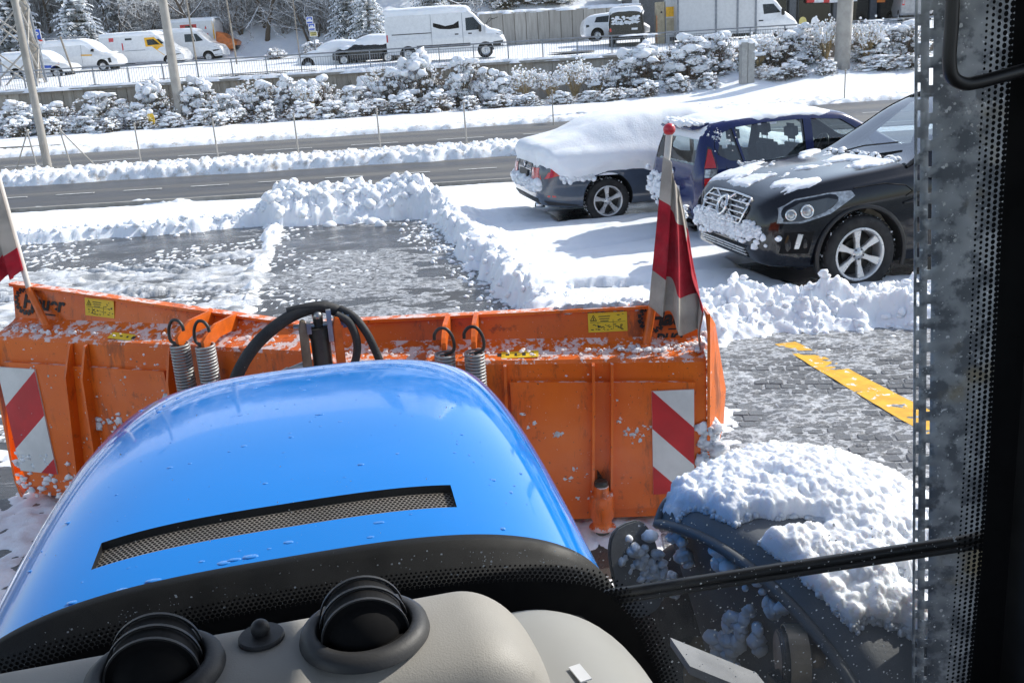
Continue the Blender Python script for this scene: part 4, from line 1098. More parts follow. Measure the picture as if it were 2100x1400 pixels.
def blanket(name, sh, xs, zcut, thick, T, label, seed=0, xlim=None, noise=.07, nsp=4):
    """thick smooth snow blanket over the upper body down to an uneven lower edge"""
    G = sh.grid(xs, 0, 0, nsp); nr, nc = G.shape[:2]
    ctr = np.array([0, 0, .75]); N = np.zeros_like(G)
    dx = np.gradient(G, axis=0); dn = (np.roll(G, -1, 1) - np.roll(G, 1, 1)); N = np.cross(dn, dx); N /= np.linalg.norm(N, axis=2)[..., None]+1e-9
    out = np.sign((N*(G-np.array([0,0,.7])*[0,0,1]-G*[1,0,0])).sum(2)); N *= out[..., None]
    zc = zcut(G[..., 0], G[..., 1]) + noise*2*(fbm(G[...,0]*2.3+seed, G[...,1]*1.2+G[...,2]*2.3, None, 4, seed)-.5) + .04*(fbm(G[...,0]*11, G[...,2]*11+G[...,1]*5, None, 3, seed+3)-.5)
    e = G[..., 2]-zc
    t = thick*smooth(0, .16, e)*(.75+.5*fbm(G[...,0]*1.4, G[...,1]*1.4, G[...,2]*1.4, 3, seed+1)) + .012*(fbm(G[...,0]*8, G[...,1]*8, G[...,2]*8, 3, seed+2)-.4)*smooth(0,.05,e) - .012*smooth(.02, -.03, e)
    t = t*(.5+.5*np.clip(N[..., 2]*1.6+.35, 0, 1))
    V = G + N*t[..., None]
    F = grid_faces(nr, nc, True); kp = (e.ravel()[F] > -.01).any(1)
    V = V.reshape(-1, 3); nV = len(V)
    V, F = compact(V, F[kp]); o = np_mesh(name, V, F, 'snow'); o.matrix_world = T
    return tag(o, label, 'snow', kind='stuff')
def wheel(parent, x, y, r, side, spokes, style, wd=.215, name='wheel', rot=0.0, snowy=True, rimr=.66):
    """tyre with rim, spokes, hub; outer face on +side*y"""
    Mx = Matrix.Translation((x, y, r)) @ Matrix.Rotation(R(-90)*side, 4, 'X') @ Matrix.Rotation(rot, 4, 'Z')   # local z -> outward
    h = wd/2; rr = r*rimr
    m = MB(); m.lathe([(rr, -h*.9), (r*.9, -h), (r*.985, -h*.7), (r, 0), (r*.985, h*.7), (r*.93, h*.98), (r*.82, h*1.0), (rr*1.02, h*.86), (rr*.98, h*.7), (rr*.9, -h*.2)], 48, Mx)
    m.m = 0
    for k in range(44):
        a_ = 2*math.pi*k/44
        for zz, sk in ((-.5, .05), (.5, -.05)):
            c = Vector((math.cos(a_+sk)*r*.997, math.sin(a_+sk)*r*.997, zz*h)); m.box(Mx @ c, (r*.07, r*.022, h*.62), (Mx.to_3x3() @ Matrix.Rotation(a_+R(90), 3, 'Z')))
    w_ = m.build(name, 'tyre', parent)
    m = MB(); m.lathe([(rr*1.03, h*.88), (rr*.985, h*.93), (rr*.93, h*.86), (rr*.90, h*.45), (rr*.88, -h*.3)], 48, Mx); m.build('rim', 'alloy', w_)
    m = MB(); m.lathe([(0, -h*.25), (rr*.9, -h*.25)], 32, Mx); m.lathe([(0, h*.05), (rr*.55, h*.05), (rr*.55, -h*.2)], 32, Mx, smooth=False); m.build('brake_disc', 'dark_steel', w_)
    for k in range(spokes):
        a_ = 2*math.pi*k/spokes + .3; m = MB(); D = Matrix.Rotation(a_, 4, 'Z')
        w0, w1 = (.085, .155) if style == 'wide' else (.10, .18)
        P = [(rr*.10, -rr*w0*1.3), (rr*.45, -rr*w0), (rr*.93, -rr*w1), (rr*.93, rr*w1), (rr*.45, rr*w0), (rr*.10, rr*w0*1.3)]
        Z = [h*.62, h*.66, h*.80, h*.80, h*.66, h*.62]
        V = [Mx @ (D @ Vector((px, py, z))) for (px, py), z in zip(P, Z)] + [Mx @ (D @ Vector((px, py*1.12, z-h*.25))) for (px, py), z in zip(P, Z)]
        m.add(V, [(0,1,4,5), (1,2,3,4)] + [(i, i+6, (i+1) % 6+6, (i+1) % 6) for i in range(6)]); m.build('spoke', 'alloy', w_, bevel=.004)
    m = MB(); m.lathe([(0, h*.78), (rr*.12, h*.77), (rr*.145, h*.72), (rr*.24, h*.66), (rr*.27, h*.5)], 24, Mx); m.build('hub', 'alloy', w_)
    m = MB()
    for k in range(5):
        a_ = 2*math.pi*k/5; m.lathe([(0, h*.72), (rr*.035, h*.72), (rr*.04, h*.6)], 8, Mx @ Matrix.Translation((rr*.20*math.cos(a_), rr*.20*math.sin(a_), 0)))
    m.build('wheel_nuts', 'dark_steel', w_)
    if snowy:
        # snow packed in the tread and on the shoulder
        rg = np.random.default_rng(int(abs(x)*100)+7); C = []; Q = []
        for k in range(170):
            a_ = rg.random()*6.28; zz = (rg.random()*1.7-.9)*h; c = Mx @ Vector((math.cos(a_)*r*1.0, math.sin(a_)*r*1.0, zz)); C.append(c[:]); Q.append(.004+.009*rg.random()**2)
        blobs('packed_snow', C, Q, 'snow', w_, .4, 1)
    return w_
def arch_cut(x, y0, y1, r, n=36):
    m = MB(); m.prism([(r*math.cos(2*math.pi*k/n), r*math.sin(2*math.pi*k/n)) for k in range(n)], frame((x, y0, .36), (1,0,0), (0,0,1), (0,1,0)), y1-y0); return cutter(m)
def side_cut(poly, m='well'):
    mb = MB(); mb.prism(poly, frame((0, -1.3, 0), (1,0,0), (0,0,1), (0,1,0)), 2.6); return cutter(mb, m)
def hexa(p, m='well'):
    """8 points: bottom quad then top quad"""
    mb = MB(); mb.add(p, [(3,2,1,0),(4,5,6,7),(0,1,5,4),(1,2,6,5),(2,3,7,6),(3,0,4,7)]); return cutter(mb, m)
def screen_cut(xb, zb, wb, xt, zt, wt, d=.3):
    """slanted window: base edge (xb, zb, +-wb) to top edge (xt, zt, +-wt), cut d to either side"""
    u = Vector((xt-xb, 0, zt-zb)).normalized(); n = Vector((u.z, 0, -u.x))
    A = [Vector((xb, -wb, zb)), Vector((xb, wb, zb)), Vector((xt, wt, zt)), Vector((xt, -wt, zt))]
    return hexa([p - n*d for p in A] + [p + n*d for p in A])
def glass_shell(sh, xs, parent, zlo, off=-.012):
    """all the glazing sits just inside the skin: side windows, front and rear screens"""
    G = sh.grid(xs, off, off, 3); nr, nc = G.shape[:2]; V = G.reshape(-1, 3); F = grid_faces(nr, nc, True)
    C = V[F].mean(1); N = np.cross(V[F[:,1]]-V[F[:,0]], V[F[:,2]]-V[F[:,0]]); N /= np.linalg.norm(N, axis=1)[:, None]+1e-9
    return V, F, C, np.abs(N)
def emit_glass(sh, xs, parent, zlo, xmid, off=-.012):
    V, F, C, N = glass_shell(sh, xs, parent, zlo, off)
    z = zlo(C[:, 0]); hi = C[:, 2] > z
    side = hi & (N[:, 1] > .55)
    for nm, k in (('side_window', side & (C[:,1] < 0)), ('side_window', side & (C[:,1] > 0)), ('windshield', hi & ~side & (C[:,0] > xmid) & (N[:,0] > .15)), ('rear_window', hi & ~side & (C[:,0] < xmid) & (N[:,0] > .25))):
        if k.any():
            v, f = compact(V, F[k]); np_mesh(nm, v, f, 'windscreen_glass' if nm == 'windshield' else 'car_glass', parent)
def seat(parent, x, y, z0=.45):
    m = MB(); m.box((x, y, z0), (.5, .5, .16)); m.box((x-.27, y, z0+.33), (.13, .48, .6), Matrix.Rotation(R(-12), 3, 'Y')); s_ = m.build('seat', 'seat_cloth', parent, bevel=.05)
    m = MB(); m.box((x-.36, y, z0+.77), (.10, .27, .20), Matrix.Rotation(R(-8), 3, 'Y')); m.build('headrest', 'seat_cloth', s_, bevel=.045)
    m = MB(); m.tube([(x-.34, y-.07, z0+.6), (x-.355, y-.07, z0+.7)], .006, 6); m.tube([(x-.34, y+.07, z0+.6), (x-.355, y+.07, z0+.7)], .006, 6); m.build('headrest_rods', 'chrome', s_)
def steer(parent, x, y, z):
    m = MB(); M_ = Matrix.Translation((x, y, z)) @ Matrix.Rotation(R(-65), 4, 'Y')
    P = [M_ @ Vector((.18*math.cos(t), .18*math.sin(t), 0)) for t in np.linspace(0, 2*math.pi, 25)]; m.tube(P, .015, 6); m.tube([M_ @ Vector((-.17,0,0)), M_ @ Vector((.17,0,0))], .02, 6); m.build('steering_wheel', 'black_plastic', parent)
def Tm(c, a): return Matrix.Translation((c[0], c[1], 0)) @ Matrix.Rotation(a, 4, 'Z')

# ---------------------------------------------------------------- black SUV, nose to the left
c0, a0 = CARS['suv'][0], CARS['suv'][1]; SUVS = 1.06
suv = empty('parked_car', (*c0, 0), a0, 'black SUV facing left with snow patches on its bonnet, behind the heaped clods', 'car', 'cars parked in the snow'); suv.scale = (SUVS,)*3; TS = Tm(c0, a0) @ Matrix.Scale(SUVS, 4)
SH = Shell([(-2.32,.42,.92,1.02,.74,.60),(-2.22,.32,.98,1.22,.86,.66),(-2.0,.26,1.10,1.52,.925,.60),(-1.5,.24,1.10,1.655,.945,.61),(-.8,.24,1.07,1.71,.945,.63),(-.2,.24,1.05,1.695,.945,.645),(.10,.24,1.04,1.60,.945,.66),(.5,.24,1.03,1.36,.945,.70),(.86,.24,1.02,1.155,.945,.75),(1.1,.24,1.0,1.115,.945,.78),
            (1.5,.25,.955,1.075,.94,.78),(1.9,.26,.89,1.01,.915,.74),(2.12,.28,.83,.945,.865,.68),(2.24,.30,.76,.87,.79,.62),(2.31,.36,.66,.78,.68,.54),(2.335,.44,.58,.68,.60,.48)])
xs = np.unique(np.r_[np.linspace(-2.32, 2.335, 64), [-2.28, 2.28, 2.2]])
body = SH.solid('body', xs, 'suv_paint')
inner = SH.solid('cutter', np.linspace(-2.0, .98, 30), 'seat_cloth', -.07, -.055, .52)
cuts = [inner, arch_cut(1.42, .56, 1.1, .425), arch_cut(1.42, -1.1, -.56, .425), arch_cut(-1.36, .56, 1.1, .425), arch_cut(-1.36, -1.1, -.56, .425),
        screen_cut(.93, 1.10, .80, -.02, 1.67, .61, .22),
        side_cut([(.46, 1.10), (-.05, 1.52), (-.12, 1.59), (-.32, 1.605), (-.32, 1.10)]), side_cut([(-.42, 1.10), (-.42, 1.605), (-1.1, 1.60), (-1.25, 1.5), (-1.3, 1.12)])]
carve(body, cuts); body.parent = suv; body.data.name = 'body'
bv = bvh_of(body)
emit_glass(SH, np.linspace(-2.1, .95, 50), suv, lambda x: 1.04+0*x, -.9)
m = MB(); m.tube([(.92, .81, 1.10), (.6, .75, 1.29), (.3, .69, 1.49), (-.02, .62, 1.665)], .018, 6); m.build('windshield_trim', 'black_plastic', suv)
m = MB(); m.box((.80, 0, .98), (.5, 1.6, .16)); m.build('dashboard', mat('trim_grey', (.16,.165,.17), .7), suv, bevel=.05)
for y in (.38, -.38): seat(suv, -.05, y, .62)
seat(suv, -1.0, .38, .64); seat(suv, -1.0, -.38, .64); steer(suv, .5, .38, 1.05)
m = MB(); m.box((-.1, .0, 1.5), (.06, .22, .07)); m.build('rear_view_mirror', 'black_plastic', suv, bevel=.02)
for x, y, s_ in ((1.42, .825, 1), (1.42, -.825, -1), (-1.36, .825, 1), (-1.36, -.825, -1)): wheel(suv, x, y, .362, s_, 6, 'wide', .23, rot=.35)
# black plastic arch lips, with grimy inner liner behind the wheel
for s_ in (1,):
    m = MB()
    P = [(1.42+.44*math.cos(t), s_*.935, .36+.44*math.sin(t)) for t in np.linspace(-.35, math.pi+.3, 26)]
    m.tube(P, .022, 6); m.build('arch_trim', 'black_plastic', suv)
m = MB(); P = [(1.42-.405*math.cos(t), .74, .36+.405*math.sin(t)) for t in np.linspace(-.6, 1.25, 16)]; m.tube(P, [.05+.018*math.sin(k*1.7) for k in range(16)], 8); m.build('arch_liner', mat('grimy_liner', (.33,.28,.21), .9, var=.3, bump=.5, bsc=40), suv)
# grille
g = end_panel('grille', bv, [(-.40,.66),(.40,.66),(.45,.80),(.40,.875),(-.40,.875),(-.45,.80)], 1, 'black_matt', suv, .004, .03)
fr_ = MB(); 
def front_pt(y, z, off=.02):
    h_ = bv.ray_cast(Vector((4, y, z)), Vector((-1,0,0)))[0]; return Vector(((h_.x if h_ else 2.3)+off, y, z))
P = [(-.40,.655),(0,.645),(.40,.655),(.455,.80),(.41,.88),(0,.895),(-.41,.88),(-.455,.80),(-.40,.655)]
fr_.tube([front_pt(y, z) for y, z in dense(P[:-1], .06)+[P[0]]], .012, 6); fr_.build('frame', 'chrome', g)
for z in (.70, .745, .79, .835):
    q = MB(); q.tube([front_pt(y, z, .016) for y in np.linspace(-.42, .42, 12)], .010, 6); q.build('bar', 'chrome', g)
q = MB(); q.tube([front_pt(-.30, .88, .03), front_pt(.30, .67, .03)], .010, 6); q.tube([front_pt(.085*math.cos(t), .775+.085*math.sin(t), .04) for t in np.linspace(0, 2*math.pi, 25)], .017, 6)
q.tube([front_pt(.06, .835, .04), front_pt(.115, .89, .04)], .016, 6); q.build('emblem_ring', 'chrome', g)
end_panel('number_plate', bv, [(-.26,.50),(.26,.50),(.26,.60),(-.26,.60)], 1, 'sign_white', suv, .012)
lg = end_panel('lower_grille', bv, [(-.48,.34),(.48,.34),(.52,.46),(-.52,.46)], 1, 'black_matt', suv, .004, .03)
for z in (.37, .40, .43):
    q = MB(); q.tube([front_pt(y, z, .014) for y in np.linspace(-.48, .48, 10)], .008, 5); q.build('bar', 'alloy', lg)
# headlights wrap round the corner: built in the side view of the nose, both sides
def headlight(sd):
    poly = [(2.20,.705),(2.0,.70),(1.74,.765),(1.50,.905),(1.53,.95),(1.72,.945),(2.02,.905),(2.17,.83)]
    hl = side_panel('headlight', bv, poly, sd, 'lamp_clear', suv, .010, .02, .05)
    side_panel('lens', bv, [(2.155,.72),(2.0,.722),(1.79,.785),(1.66,.88),(1.76,.905),(2.0,.875),(2.12,.82)], sd, 'lamp_dark', hl, .016, .012, .05)
    for x, z, r_ in ((2.09, .775, .048), (1.955, .80, .058)):
        h_ = bv.ray_cast(Vector((x, sd*3, z)), Vector((0,-sd,0))); n_ = h_[1] if h_[0] else Vector((0,sd,0)); p_ = h_[0] or Vector((x, sd*.8, z))
        Q = n_.to_track_quat('Z', 'Y').to_matrix().to_4x4(); q = MB(); q.lathe([(r_*1.05,.018),(r_,.028),(r_*.8,.024),(r_*.7,.016)], 20, Matrix.Translation(p_) @ Q); q.lathe([(0,.038),(r_*.4,.034),(r_*.72,.018)], 20, Matrix.Translation(p_) @ Q, 1); q.build('lamp', ['chrome','lamp_clear'], hl)
headlight(1); headlight(-1)
for sd in (1, -1):
    side_panel('running_light', bv, [(2.06,.47),(2.02,.47),(1.985,.60),(2.03,.605)], sd, 'alloy', suv, .010, .02, .04)
    side_panel('bumper_recess', bv, [(2.18,.43),(1.93,.42),(1.88,.62),(2.14,.62)], sd, 'black_matt', suv, .003, .02, .05)
# door gap, bonnet gap, handle, mirror
for sd in (1,):
    q = MB()
    def side_pt(x, z, off=.002):
        h_ = bv.ray_cast(Vector((x, sd*3, z)), Vector((0,-sd,0)))[0]; return h_ + Vector((0, sd*off, 0)) if h_ else Vector((x, sd*.94, z))
    q.tube([side_pt(x, z) for x, z in ((.80,.45),(.80,.7),(.83,.9),(.86,1.0))], .006, 5); q.build('door_gap', 'black_matt', suv)
    q = MB(); q.tube([side_pt(x, z) for x, z in ((1.5,.965),(1.2,.985),(1.0,.955),(.93,.90),(1.0,.86))], .005, 5); q.build('wing_gap', 'black_matt', suv)
    q = MB(); q.tube([side_pt(x, z, .01) for x, z in ((1.02,.80),(.9,.815),(.82,.82))], [.008,.02,.012], 6); q.build('side_vent', 'black_plastic', suv)
    q = MB(); q.box((.55, sd*1.03, 1.08), (.16, .22, .16)); q.build('mirror', 'suv_paint', suv, bevel=.05)
q = MB(); q.tube([(.93, -.5, 1.135), (.88, 0, 1.15), (.86, .55, 1.145)], .012, 6); q.tube([(.92, -.3, 1.14), (.80, -.05, 1.215), (.70, .35, 1.27)], .008, 5); q.build('wiper', 'black_plastic', suv)
# snow on bonnet, cowl, grille, roof
def m_hood(x, y):
    n = fbm(x*2.8+y*1.2, y*4.2-x, None, 5, 33)
    return (n-.585)*2.2 + .45*smooth(1.25, .98, x)*smooth(-.1, .25, y+.2) + .30*np.exp(-((x-1.95)/.2)**2)*smooth(.45, -.2, y) - .5*smooth(.72, .80, np.abs(y)) - .6*smooth(2.12, 2.2, x) - .8*smooth(.93, .86, x) + .10 - .25*np.exp(-((x-1.5)/.25)**2) + .22*np.exp(-((y+.62)/.12)**2)*smooth(2.0,1.5,x)
snow_patch('snow_patch', bv, np.arange(.85, 2.2, .011), np.arange(-.82, .82, .011), m_hood, .022, TS, 'ragged snow patches on the bonnet of the black SUV')
snow_patch('snow_patch', bv, np.arange(-2.0, -.02, .03), np.arange(-.62, .62, .03), lambda x, y: .3+.8*(fbm(x*4, y*14, None, 4, 3)-.45), .03, TS, 'streaky snow on the roof of the black SUV')
rg = np.random.default_rng(4); C = []; Q = []
for k in range(520):
    y = rg.normal()*.34 - .12; z = .60 + rg.normal()*.045 - .05*abs(y); p_ = front_pt(y, z, .0)
    C.append(p_[:]); Q.append(.015+.026*rg.random())
for k in range(60):
    y = rg.random()*.9-.45; z = .66+.22*rg.random(); p_ = front_pt(y, z, .02); C.append(p_[:]); Q.append(.005+.018*rg.random()**2)
for k in range(70):
    y = .45+.25*rg.random(); z = .63+.03*rg.normal(); p_ = front_pt(y, z, .0); C.append(p_[:]); Q.append(.012+.02*rg.random())
for k in range(60):
    t = rg.random(); x = .87+.03*rg.normal(); y = -.62+1.25*t; C.append((x, y, 1.14)); Q.append(.015+.03*rg.random())
o = blobs('snow_clumps', C, Q, 'snow', None, .45, 2, (1,1,.8)); o.matrix_world = TS; tag(o, 'snow packed on the grille and bumper of the black SUV', 'snow', kind='stuff')

# ---------------------------------------------------------------- blue hatchback, tail to the left
c0, a0 = CARS['blue'][0], CARS['blue'][1]
bl = empty('parked_car', (*c0, 0), a0, 'dark blue tall hatchback, tail to the left, between the grey and black cars', 'car', 'cars parked in the snow'); TB = Tm(c0, a0)
SB = Shell([(-1.88,.42,.80,.86,.66,.55),(-1.84,.34,.90,1.05,.78,.62),(-1.74,.28,1.0,1.36,.82,.60),(-1.58,.25,1.02,1.495,.835,.60),(-1.2,.24,1.01,1.55,.84,.615),(-.5,.24,.98,1.57,.84,.625),(.1,.24,.96,1.53,.84,.63),(.5,.24,.95,1.34,.84,.66),(.95,.24,.94,1.08,.84,.70),(1.3,.25,.88,1.0,.82,.68),(1.6,.28,.78,.9,.77,.6),(1.8,.32,.66,.76,.66,.5),(1.86,.42,.58,.66,.56,.44)])
body = SB.solid('body', np.unique(np.r_[np.linspace(-1.88, 1.86, 58), [-1.86, -1.8]]), 'blue_paint')
inner = SB.solid('cutter', np.linspace(-1.62, .98, 28), 'seat_cloth', -.065, -.05, .5)
cuts = [inner] + [arch_cut(x, *ys_, .355) for x in (-1.2, 1.2) for ys_ in ((-1.1, -.5), (.5, 1.1))]
cuts += [screen_cut(-1.82, .985, .62, -1.60, 1.45, .54, .2), screen_cut(.98, 1.0, .64, .18, 1.49, .55, .2),
         side_cut([(-1.60, 1.12), (-1.50, 1.36), (-1.37, 1.41), (-1.28, 1.02), (-1.45, 1.04)]),
         side_cut([(-1.25, 1.02), (-1.34, 1.415), (-.95, 1.45), (-.42, 1.455), (-.42, 1.0)]), side_cut([(-.31, 1.0), (-.31, 1.455), (.1, 1.42), (.42, 1.22), (.62, 1.0)])]
carve(body, cuts); body.parent = bl; bvb = bvh_of(body)
emit_glass(SB, np.linspace(-1.86, 1.0, 50), bl, lambda x: .95+0*x, -.6)
for x, y, s_ in ((-1.2, -.735, -1), (-1.2, .735, 1), (1.2, -.735, -1), (1.2, .735, 1)): wheel(bl, x, y, .30, s_, 7, 'wide', .19)
seat(bl, -.05, -.36, .52); seat(bl, -.05, .36, .52); seat(bl, -.85, -.36, .54); seat(bl, -.85, .36, .54); steer(bl, .42, .36, .98)
for sd in (-1, 1):
    tl = side_panel('tail_light', bvb, [(-1.80,.72),(-1.66,.70),(-1.62,.98),(-1.66,1.20),(-1.70,1.22),(-1.78,.98)], sd, 'lamp_dark', bl, .006, .03, .05)
    side_panel('lamp_lens', bvb, [(-1.78,.97),(-1.645,.97),(-1.67,1.18),(-1.70,1.19)], sd, 'lamp_red', tl, .016, .02, .05)
    side_panel('lamp_lens', bvb, [(-1.79,.86),(-1.64,.86),(-1.645,.955),(-1.78,.955)], sd, 'lamp_clear', tl, .016, .02, .05)
    side_panel('lamp_lens', bvb, [(-1.79,.74),(-1.66,.73),(-1.645,.85),(-1.79,.85)], sd, 'lamp_red', tl, .016, .02, .05)
end_panel('number_plate', bvb, [(-.25,.60),(.25,.60),(.25,.71),(-.25,.71)], -1, 'sign_white', bl, .01)
end_panel('lower_trim', bvb, [(-.6,.36),(.6,.36),(.6,.46),(-.6,.46)], -1, 'black_plastic', bl, .01)
em = MB(); em.tube([(-1.885, .06*math.cos(t), .87+.05*math.sin(t)) for t in np.linspace(0, 6.283, 20)], .01, 6); em.build('emblem', 'chrome', bl)
q = MB(); q.box((-1.70, 0, 1.445), (.26, 1.02, .05), Matrix.Rotation(R(-8), 3, 'Y')); q.build('roof_spoiler', 'blue_paint', bl, bevel=.018)
q = MB()
def bpt(x, z): 
    h_ = bvb.ray_cast(Vector((x, -3, z)), Vector((0,1,0)))[0]; return (h_ or Vector((x,-.84,z))) + Vector((0,-.002,0))
q.tube([bpt(x, z) for x, z in ((-1.30,.98),(-1.12,.8),(-.92,.62),(-.86,.35))], .005, 5); q.tube([bpt(-.37, z) for z in (.3,.6,.9,1.0)], .005, 5); q.tube([bpt(x, z) for x, z in ((-1.56,.72),(-1.5,.95),(-1.62,1.2),(-1.58,1.42))], .004, 5); q.build('door_gap', 'black_matt', bl)
blanket('snow_blanket', SB, np.linspace(-1.86, .16, 90), lambda x, y: 1.485 - .15*smooth(-1.6,-1.75,x) + .03*smooth(-.2, .1, x) + .01*np.sin(x*9), .06, TB, 'snow blanket on the roof of the blue hatchback', 3, noise=.012)
rg = np.random.default_rng(9); C = []; Q = []
for k in range(230):
    x = -1.35+1.0*rg.random(); p_ = bpt(x, .985+.012*rg.normal()); C.append(p_[:]); Q.append(.008+.018*rg.random())
for cx, cz, n_, sp in ((-1.56,1.32,60,.06), (-1.48,.78,50,.06), (-1.2,.85,40,.05), (-1.15,.80,25,.04),(-1.3,.70,30,.06)):
    for k in range(n_): p_ = bpt(cx+sp*rg.normal(), cz+sp*rg.normal()); C.append(p_[:]); Q.append(.004+.012*rg.random()**2)
for k in range(140):
    C.append((-1.86+.03*rg.normal(), .55+.12*rg.normal(), .62+.09*rg.normal())); Q.append(.03+.03*rg.random())
for k in range(70): C.append((-1.70+.07*rg.normal(), -.5+1.0*rg.random(), 1.475)); Q.append(.035+.03*rg.random())
for k in range(60): C.append((-1.81+.01*rg.normal(), -.55+1.1*rg.random(), 1.0)); Q.append(.012+.01*rg.random())
o = blobs('snow_clumps', C, Q, 'snow', None, .45, 1, (1,1,.8)); o.matrix_world = TB; tag(o, 'snow clinging to the flank and tail of the blue hatchback', 'snow', kind='stuff')

# ---------------------------------------------------------------- slate grey saloon under a snow blanket
c0, a0 = CARS['sedan'][0], CARS['sedan'][1]
sd_ = empty('parked_car', (*c0, 0), a0, 'slate grey saloon almost buried under a thick snow blanket', 'car', 'cars parked in the snow'); TD = Tm(c0, a0)
SD = Shell([(-2.36,.44,.66,.72,.66,.54),(-2.33,.36,.80,.92,.76,.60),(-2.22,.30,.92,1.05,.86,.64),(-1.95,.26,.97,1.10,.90,.66),(-1.7,.25,.98,1.16,.905,.64),(-1.2,.24,.97,1.36,.91,.60),(-.6,.24,.95,1.46,.91,.59),(0,.24,.93,1.47,.91,.60),(.4,.24,.92,1.36,.91,.62),(.9,.24,.90,1.08,.91,.70),(1.2,.25,.86,.99,.90,.72),(1.8,.27,.76,.88,.86,.66),(2.15,.3,.66,.74,.74,.55),(2.25,.4,.58,.64,.6,.45)])
body = SD.solid('body', np.unique(np.r_[np.linspace(-2.36, 2.25, 56), [-2.345, -2.3]]), 'slate_paint')
carve(body, [arch_cut(x, *ys_, .375) for x in (-1.35, 1.35) for ys_ in ((-1.1, -.55), (.55, 1.1))]); body.parent = sd_; bvd = bvh_of(body)
for x, y, s_ in ((-1.35, -.80, -1), (-1.35, .80, 1), (1.35, -.80, -1), (1.35, .80, 1)): wheel(sd_, x, y, .325, s_, 5, 'fine', .215, rot=.1)
for sg in (-1, 1):
    tl = side_panel('tail_light', bvd, [(-2.32,.70),(-2.10,.74),(-1.86,.78),(-1.84,.80),(-2.05,.90),(-2.32,.88)], sg, 'lamp_red', sd_, .008, .03, .05)
end_panel('tail_light', bvd, [(-.74,.70),(-.46,.70),(-.46,.85),(-.72,.86)], -1, 'lamp_red', sd_, .008); end_panel('tail_light', bvd, [(.74,.70),(.46,.70),(.46,.85),(.72,.86)], -1, 'lamp_red', sd_, .008)
end_panel('plate_recess', bvd, [(-.38,.66),(.38,.66),(.42,.90),(-.42,.90)], -1, 'car_dark', sd_, .006)
end_panel('number_plate', bvd, [(-.24,.69),(.24,.69),(.24,.79),(-.24,.79)], -1, 'black_plastic', sd_, .02)
em = MB(); em.lathe([(.045,.0),(.055,.012),(.0,.014)], 18, Matrix.Translation((-2.345,0,.855)) @ Matrix.Rotation(R(-90),4,'Y')); em.build('emblem', 'chrome', sd_)
end_panel('bumper_trim', bvd, [(-.66,.33),(.66,.33),(.68,.42),(-.68,.42)], -1, 'van_grey_plastic', sd_, .012)
side_panel('bumper_trim', bvd, [(-2.28,.34),(-1.78,.285),(-1.78,.30),(-2.28,.40)], -1, 'van_grey_plastic', sd_, .006)
side_panel('reflector', bvd, [(-2.24,.45),(-2.12,.44),(-2.13,.465),(-2.24,.475)], -1, 'lamp_red', sd_, .006)
q = MB(); q.lathe([(.035,0),(.042,0),(.042,.14),(.035,.14)], 16, Matrix.Translation((-2.34,-.5,.30)) @ Matrix.Rotation(R(90),4,'Y')); q.build('exhaust_pipe', 'chrome', sd_)
blanket('snow_blanket', SD, np.unique(np.r_[np.linspace(-2.36, -2.2, 14), np.linspace(-2.2, 2.2, 150)]), lambda x, y: .90 - .26*smooth(-2.28, -1.9, x)*smooth(.3, .6, np.abs(y)) + .12*smooth(-1.75, -1.3, x) - .06*smooth(-1.0,-.4,x), .13, TD, 'thick snow blanket over the slate grey saloon', 13, noise=.05)
rg = np.random.default_rng(12); C = []; Q = []
for k in range(260):     # bumper shelf
    y = -.75+1.5*rg.random(); C.append((-2.37+.05*(abs(y)/.75)**3, y, .62-.02*abs(y)+.025*rg.normal())); Q.append(.05+.03*rg.random())
for k in range(70):
    x = -2.05+.5*rg.random(); h_ = bvd.ray_cast(Vector((x,-3,.70)), Vector((0,1,0)))[0]; C.append((x, h_.y, .70+.02*rg.normal())); Q.append(.02+.03*rg.random()**2)
o = blobs('snow_clumps', C, Q, 'snow', None, .4, 2, (1,1,.8)); o.matrix_world = TD; tag(o, 'snow resting on the bumper of the slate grey saloon', 'snow', kind='stuff')

# ---------------------------------------------------------------- vehicles on the terrace
def simple_wheels(t, xsw, y, r):
    m0 = None
    for x in xsw:
        for s_ in (-1, 1):
            Mx = Matrix.Translation((x, s_*y, r)) @ Matrix.Rotation(R(-90)*s_, 4, 'X'); h = .11
            m = MB(); m.lathe([(r*.5,-h),(r*.9,-h),(r,-h*.6),(r,h*.6),(r*.92,h),(r*.62,h*.95)], 24, Mx); w_ = m.build('wheel', 'tyre', t)
            m = MB(); m.lathe([(r*.64,h*.9),(r*.58,h*.5),(r*.2,h*.45),(r*.16,h*.8),(0,h*.8)], 18, Mx); m.build('rim', 'alloy', w_)
def van(c, hd, rows, wheels, r, paint, label, group='vans parked on the terrace', z=None, cut=.44, ztop=None, snow=.10, nm='parked_van', cat='van', L=None):
    z = TZ(*c)+.03 if z is None else z
    t = empty(nm, (*c, z), hd, label, cat, group); sh = Shell(rows)
    x0, x1 = min(q[0] for q in rows), max(q[0] for q in rows)
    b = sh.solid('body', np.linspace(x0, x1, 46), paint)
    carve(b, [arch_cut(x, *y_, r+.06) for x in wheels for y_ in ((-1.3,-.6),(.6,1.3))]); b.parent = t
    simple_wheels(t, wheels, max(q[4] for q in rows)-.13, r)
    T = Matrix.Translation((*c, z)) @ Matrix.Rotation(hd, 4, 'Z')
    return t, b, bvh_of(b), sh, T
def roof_snow(sh, T, x0, x1, zc, th, label, seed=0, nz=.03):
    blanket('snow_blanket', sh, np.linspace(x0, x1, 60), zc, th, T, label, seed, noise=nz, nsp=2)
